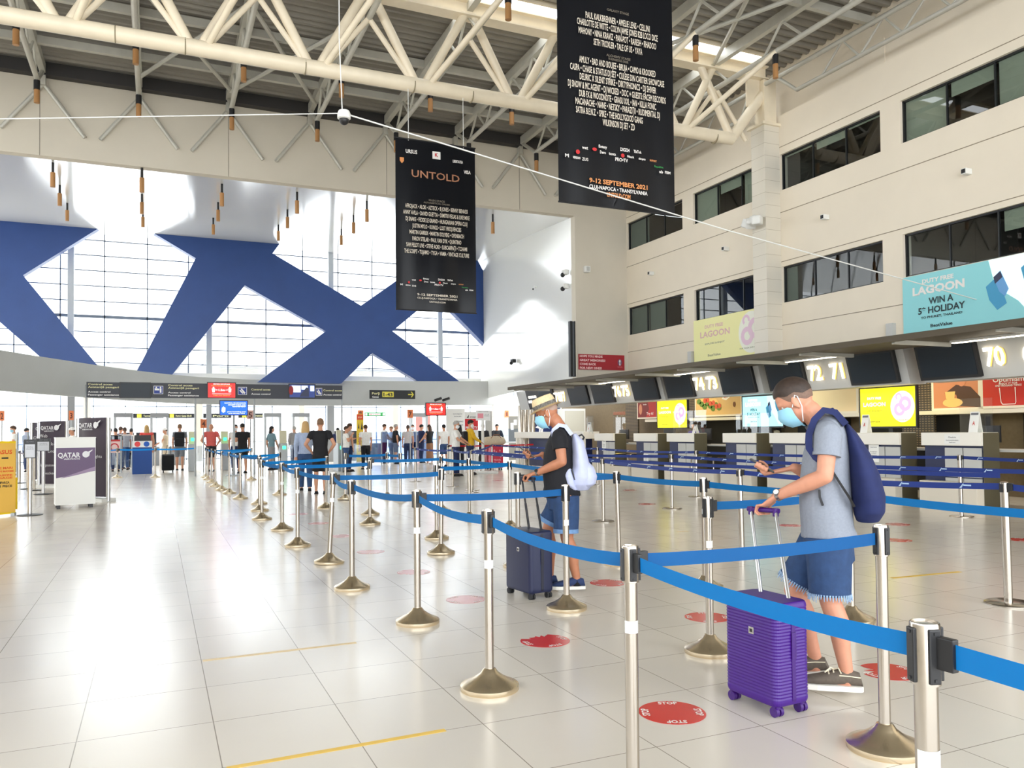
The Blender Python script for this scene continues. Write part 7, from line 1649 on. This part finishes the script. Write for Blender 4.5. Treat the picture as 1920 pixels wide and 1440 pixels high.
m = MB(); z = f[0].z+f[2].z+.0; c = V((f[0].x+f[1].x*.4, b.y+.14, z+.17)); m.loft([(c+V((-.42, 0, -.03)), V((0, .11, 0)), V((0, 0, .08))), (c+V((-.36, 0, 0)), V((0, .16, 0)), V((0, 0, .15))), (c+V((.1, 0, .01)), V((0, .17, 0)), V((0, 0, .17))), (c+V((.34, 0, 0)), V((0, .15, 0)), V((0, 0, .14))), (c+V((.4, 0, -.03)), V((0, .1, 0)), V((0, 0, .07)))], 16)
t = thing('travel_bag', 'beige travel bag lying on the pink-red suitcase', 'bag', c-V((0, 0, .17))); m.build('bag', BE, t, True); m = MB(); m.tube([c+V((-.2, -.15, .1)), c+V((-.1, -.2, .22)), c+V((.1, -.2, .22)), c+V((.2, -.15, .1))], .014, 8); m.build('handle', BR, t, True)
# the far tiled desk
f = frame_y(958, 818, 966, 878, 30.5); t = thing('far_desk', 'low desk with glass screen before the tiled wall', 'desk', (13.5, 31.5, 0))
m = MB(); m.bx((12.9, 31.2, .9), (14.9, 31.9, .95)); m.build('top', M_dgrey, t); m = MB(); m.bx((13.0, 31.3, 0), (13.1, 31.8, .9)); m.build('leg', M_gcol, t); m = MB(); m.bx((14.3, 31.25, 0), (14.9, 31.85, .9)); m.build('cabinet', mat('taupe_cabinet', lin(146, 132, 112), .5), t); m = MB(); m.bx((13.3, 31.2, .95), (14.2, 31.21, 1.5)); m.build('glass', M_gglass, t)
t = thing('desk_monitor', 'small monitor on the far tiled desk', 'monitor', (14.5, 31.5, .95)); m = MB(); m.bx((14.3, 31.5, 1.05), (14.7, 31.54, 1.32)); m.build('screen', M_black, t); m = MB(); m.bx((14.45, 31.45, .95), (14.55, 31.6, 1.05)); m.build('stand', M_black, t)
for i, (x0, y0, x1, y1) in enumerate(((958, 793, 963, 806), (964, 787, 969, 797))):
    f = frame_y(x0, y0, x1, y1, 34.15); m = MB(); m.slab(f[0], f[1], f[2], (0, .02, 0)); tag(m.build('wall_notice', M_paper), ('lower white notice on the tiled wall', 'upper white notice on the tiled wall')[i], 'notice')
t = thing('information_board', 'tall grey information panel left of the PRIORITY banner', 'panel', (OY(845, 800, 33.5).x, 33.5, 0)); f = frame_y(838, 766, 872, 830, 33.5); m = MB(); m.bx((f[0].x, 33.5, 0), (f[0].x+f[1].x, 33.6, f[0].z+f[2].z)); m.build('panel', mat('panel_grey', lin(200, 198, 192), .5), t)
m = MB(); letters(m, f, [('INFORMATII', .6, .84, .03, .5), ('PASAGERI', .6, .77, .03, .4), ('WARNING', .65, .62, .045, .5), ('BAGGAGE', .65, .52, .045, .5)], .004); m.build('lettering', M_printed, t)
f = frame_y(780, 778, 807, 789, 40); m = MB(); m.slab(V((f[0].x, 40, 0)), f[1], V((0, 0, f[0].z+f[2].z)), (0, .05, 0)); o = m.build('far_advert', mat('far_advert', lin(196, 140, 134), .5)); tag(o, 'dull pink far advert panel above the long-haired person', 'advert')
for i, (px, py, lab) in enumerate(((815, 751, 'left black camera on the fascia over the red pole screen'), (830, 751, 'right black camera on the fascia over the red pole screen'))):
    p = OY(px, py, 33.9); m = MB(); m.tube([p, p+V((.25, -.2, .1))], .06, 8); tag(m.build('security_camera', M_black), lab, 'camera')
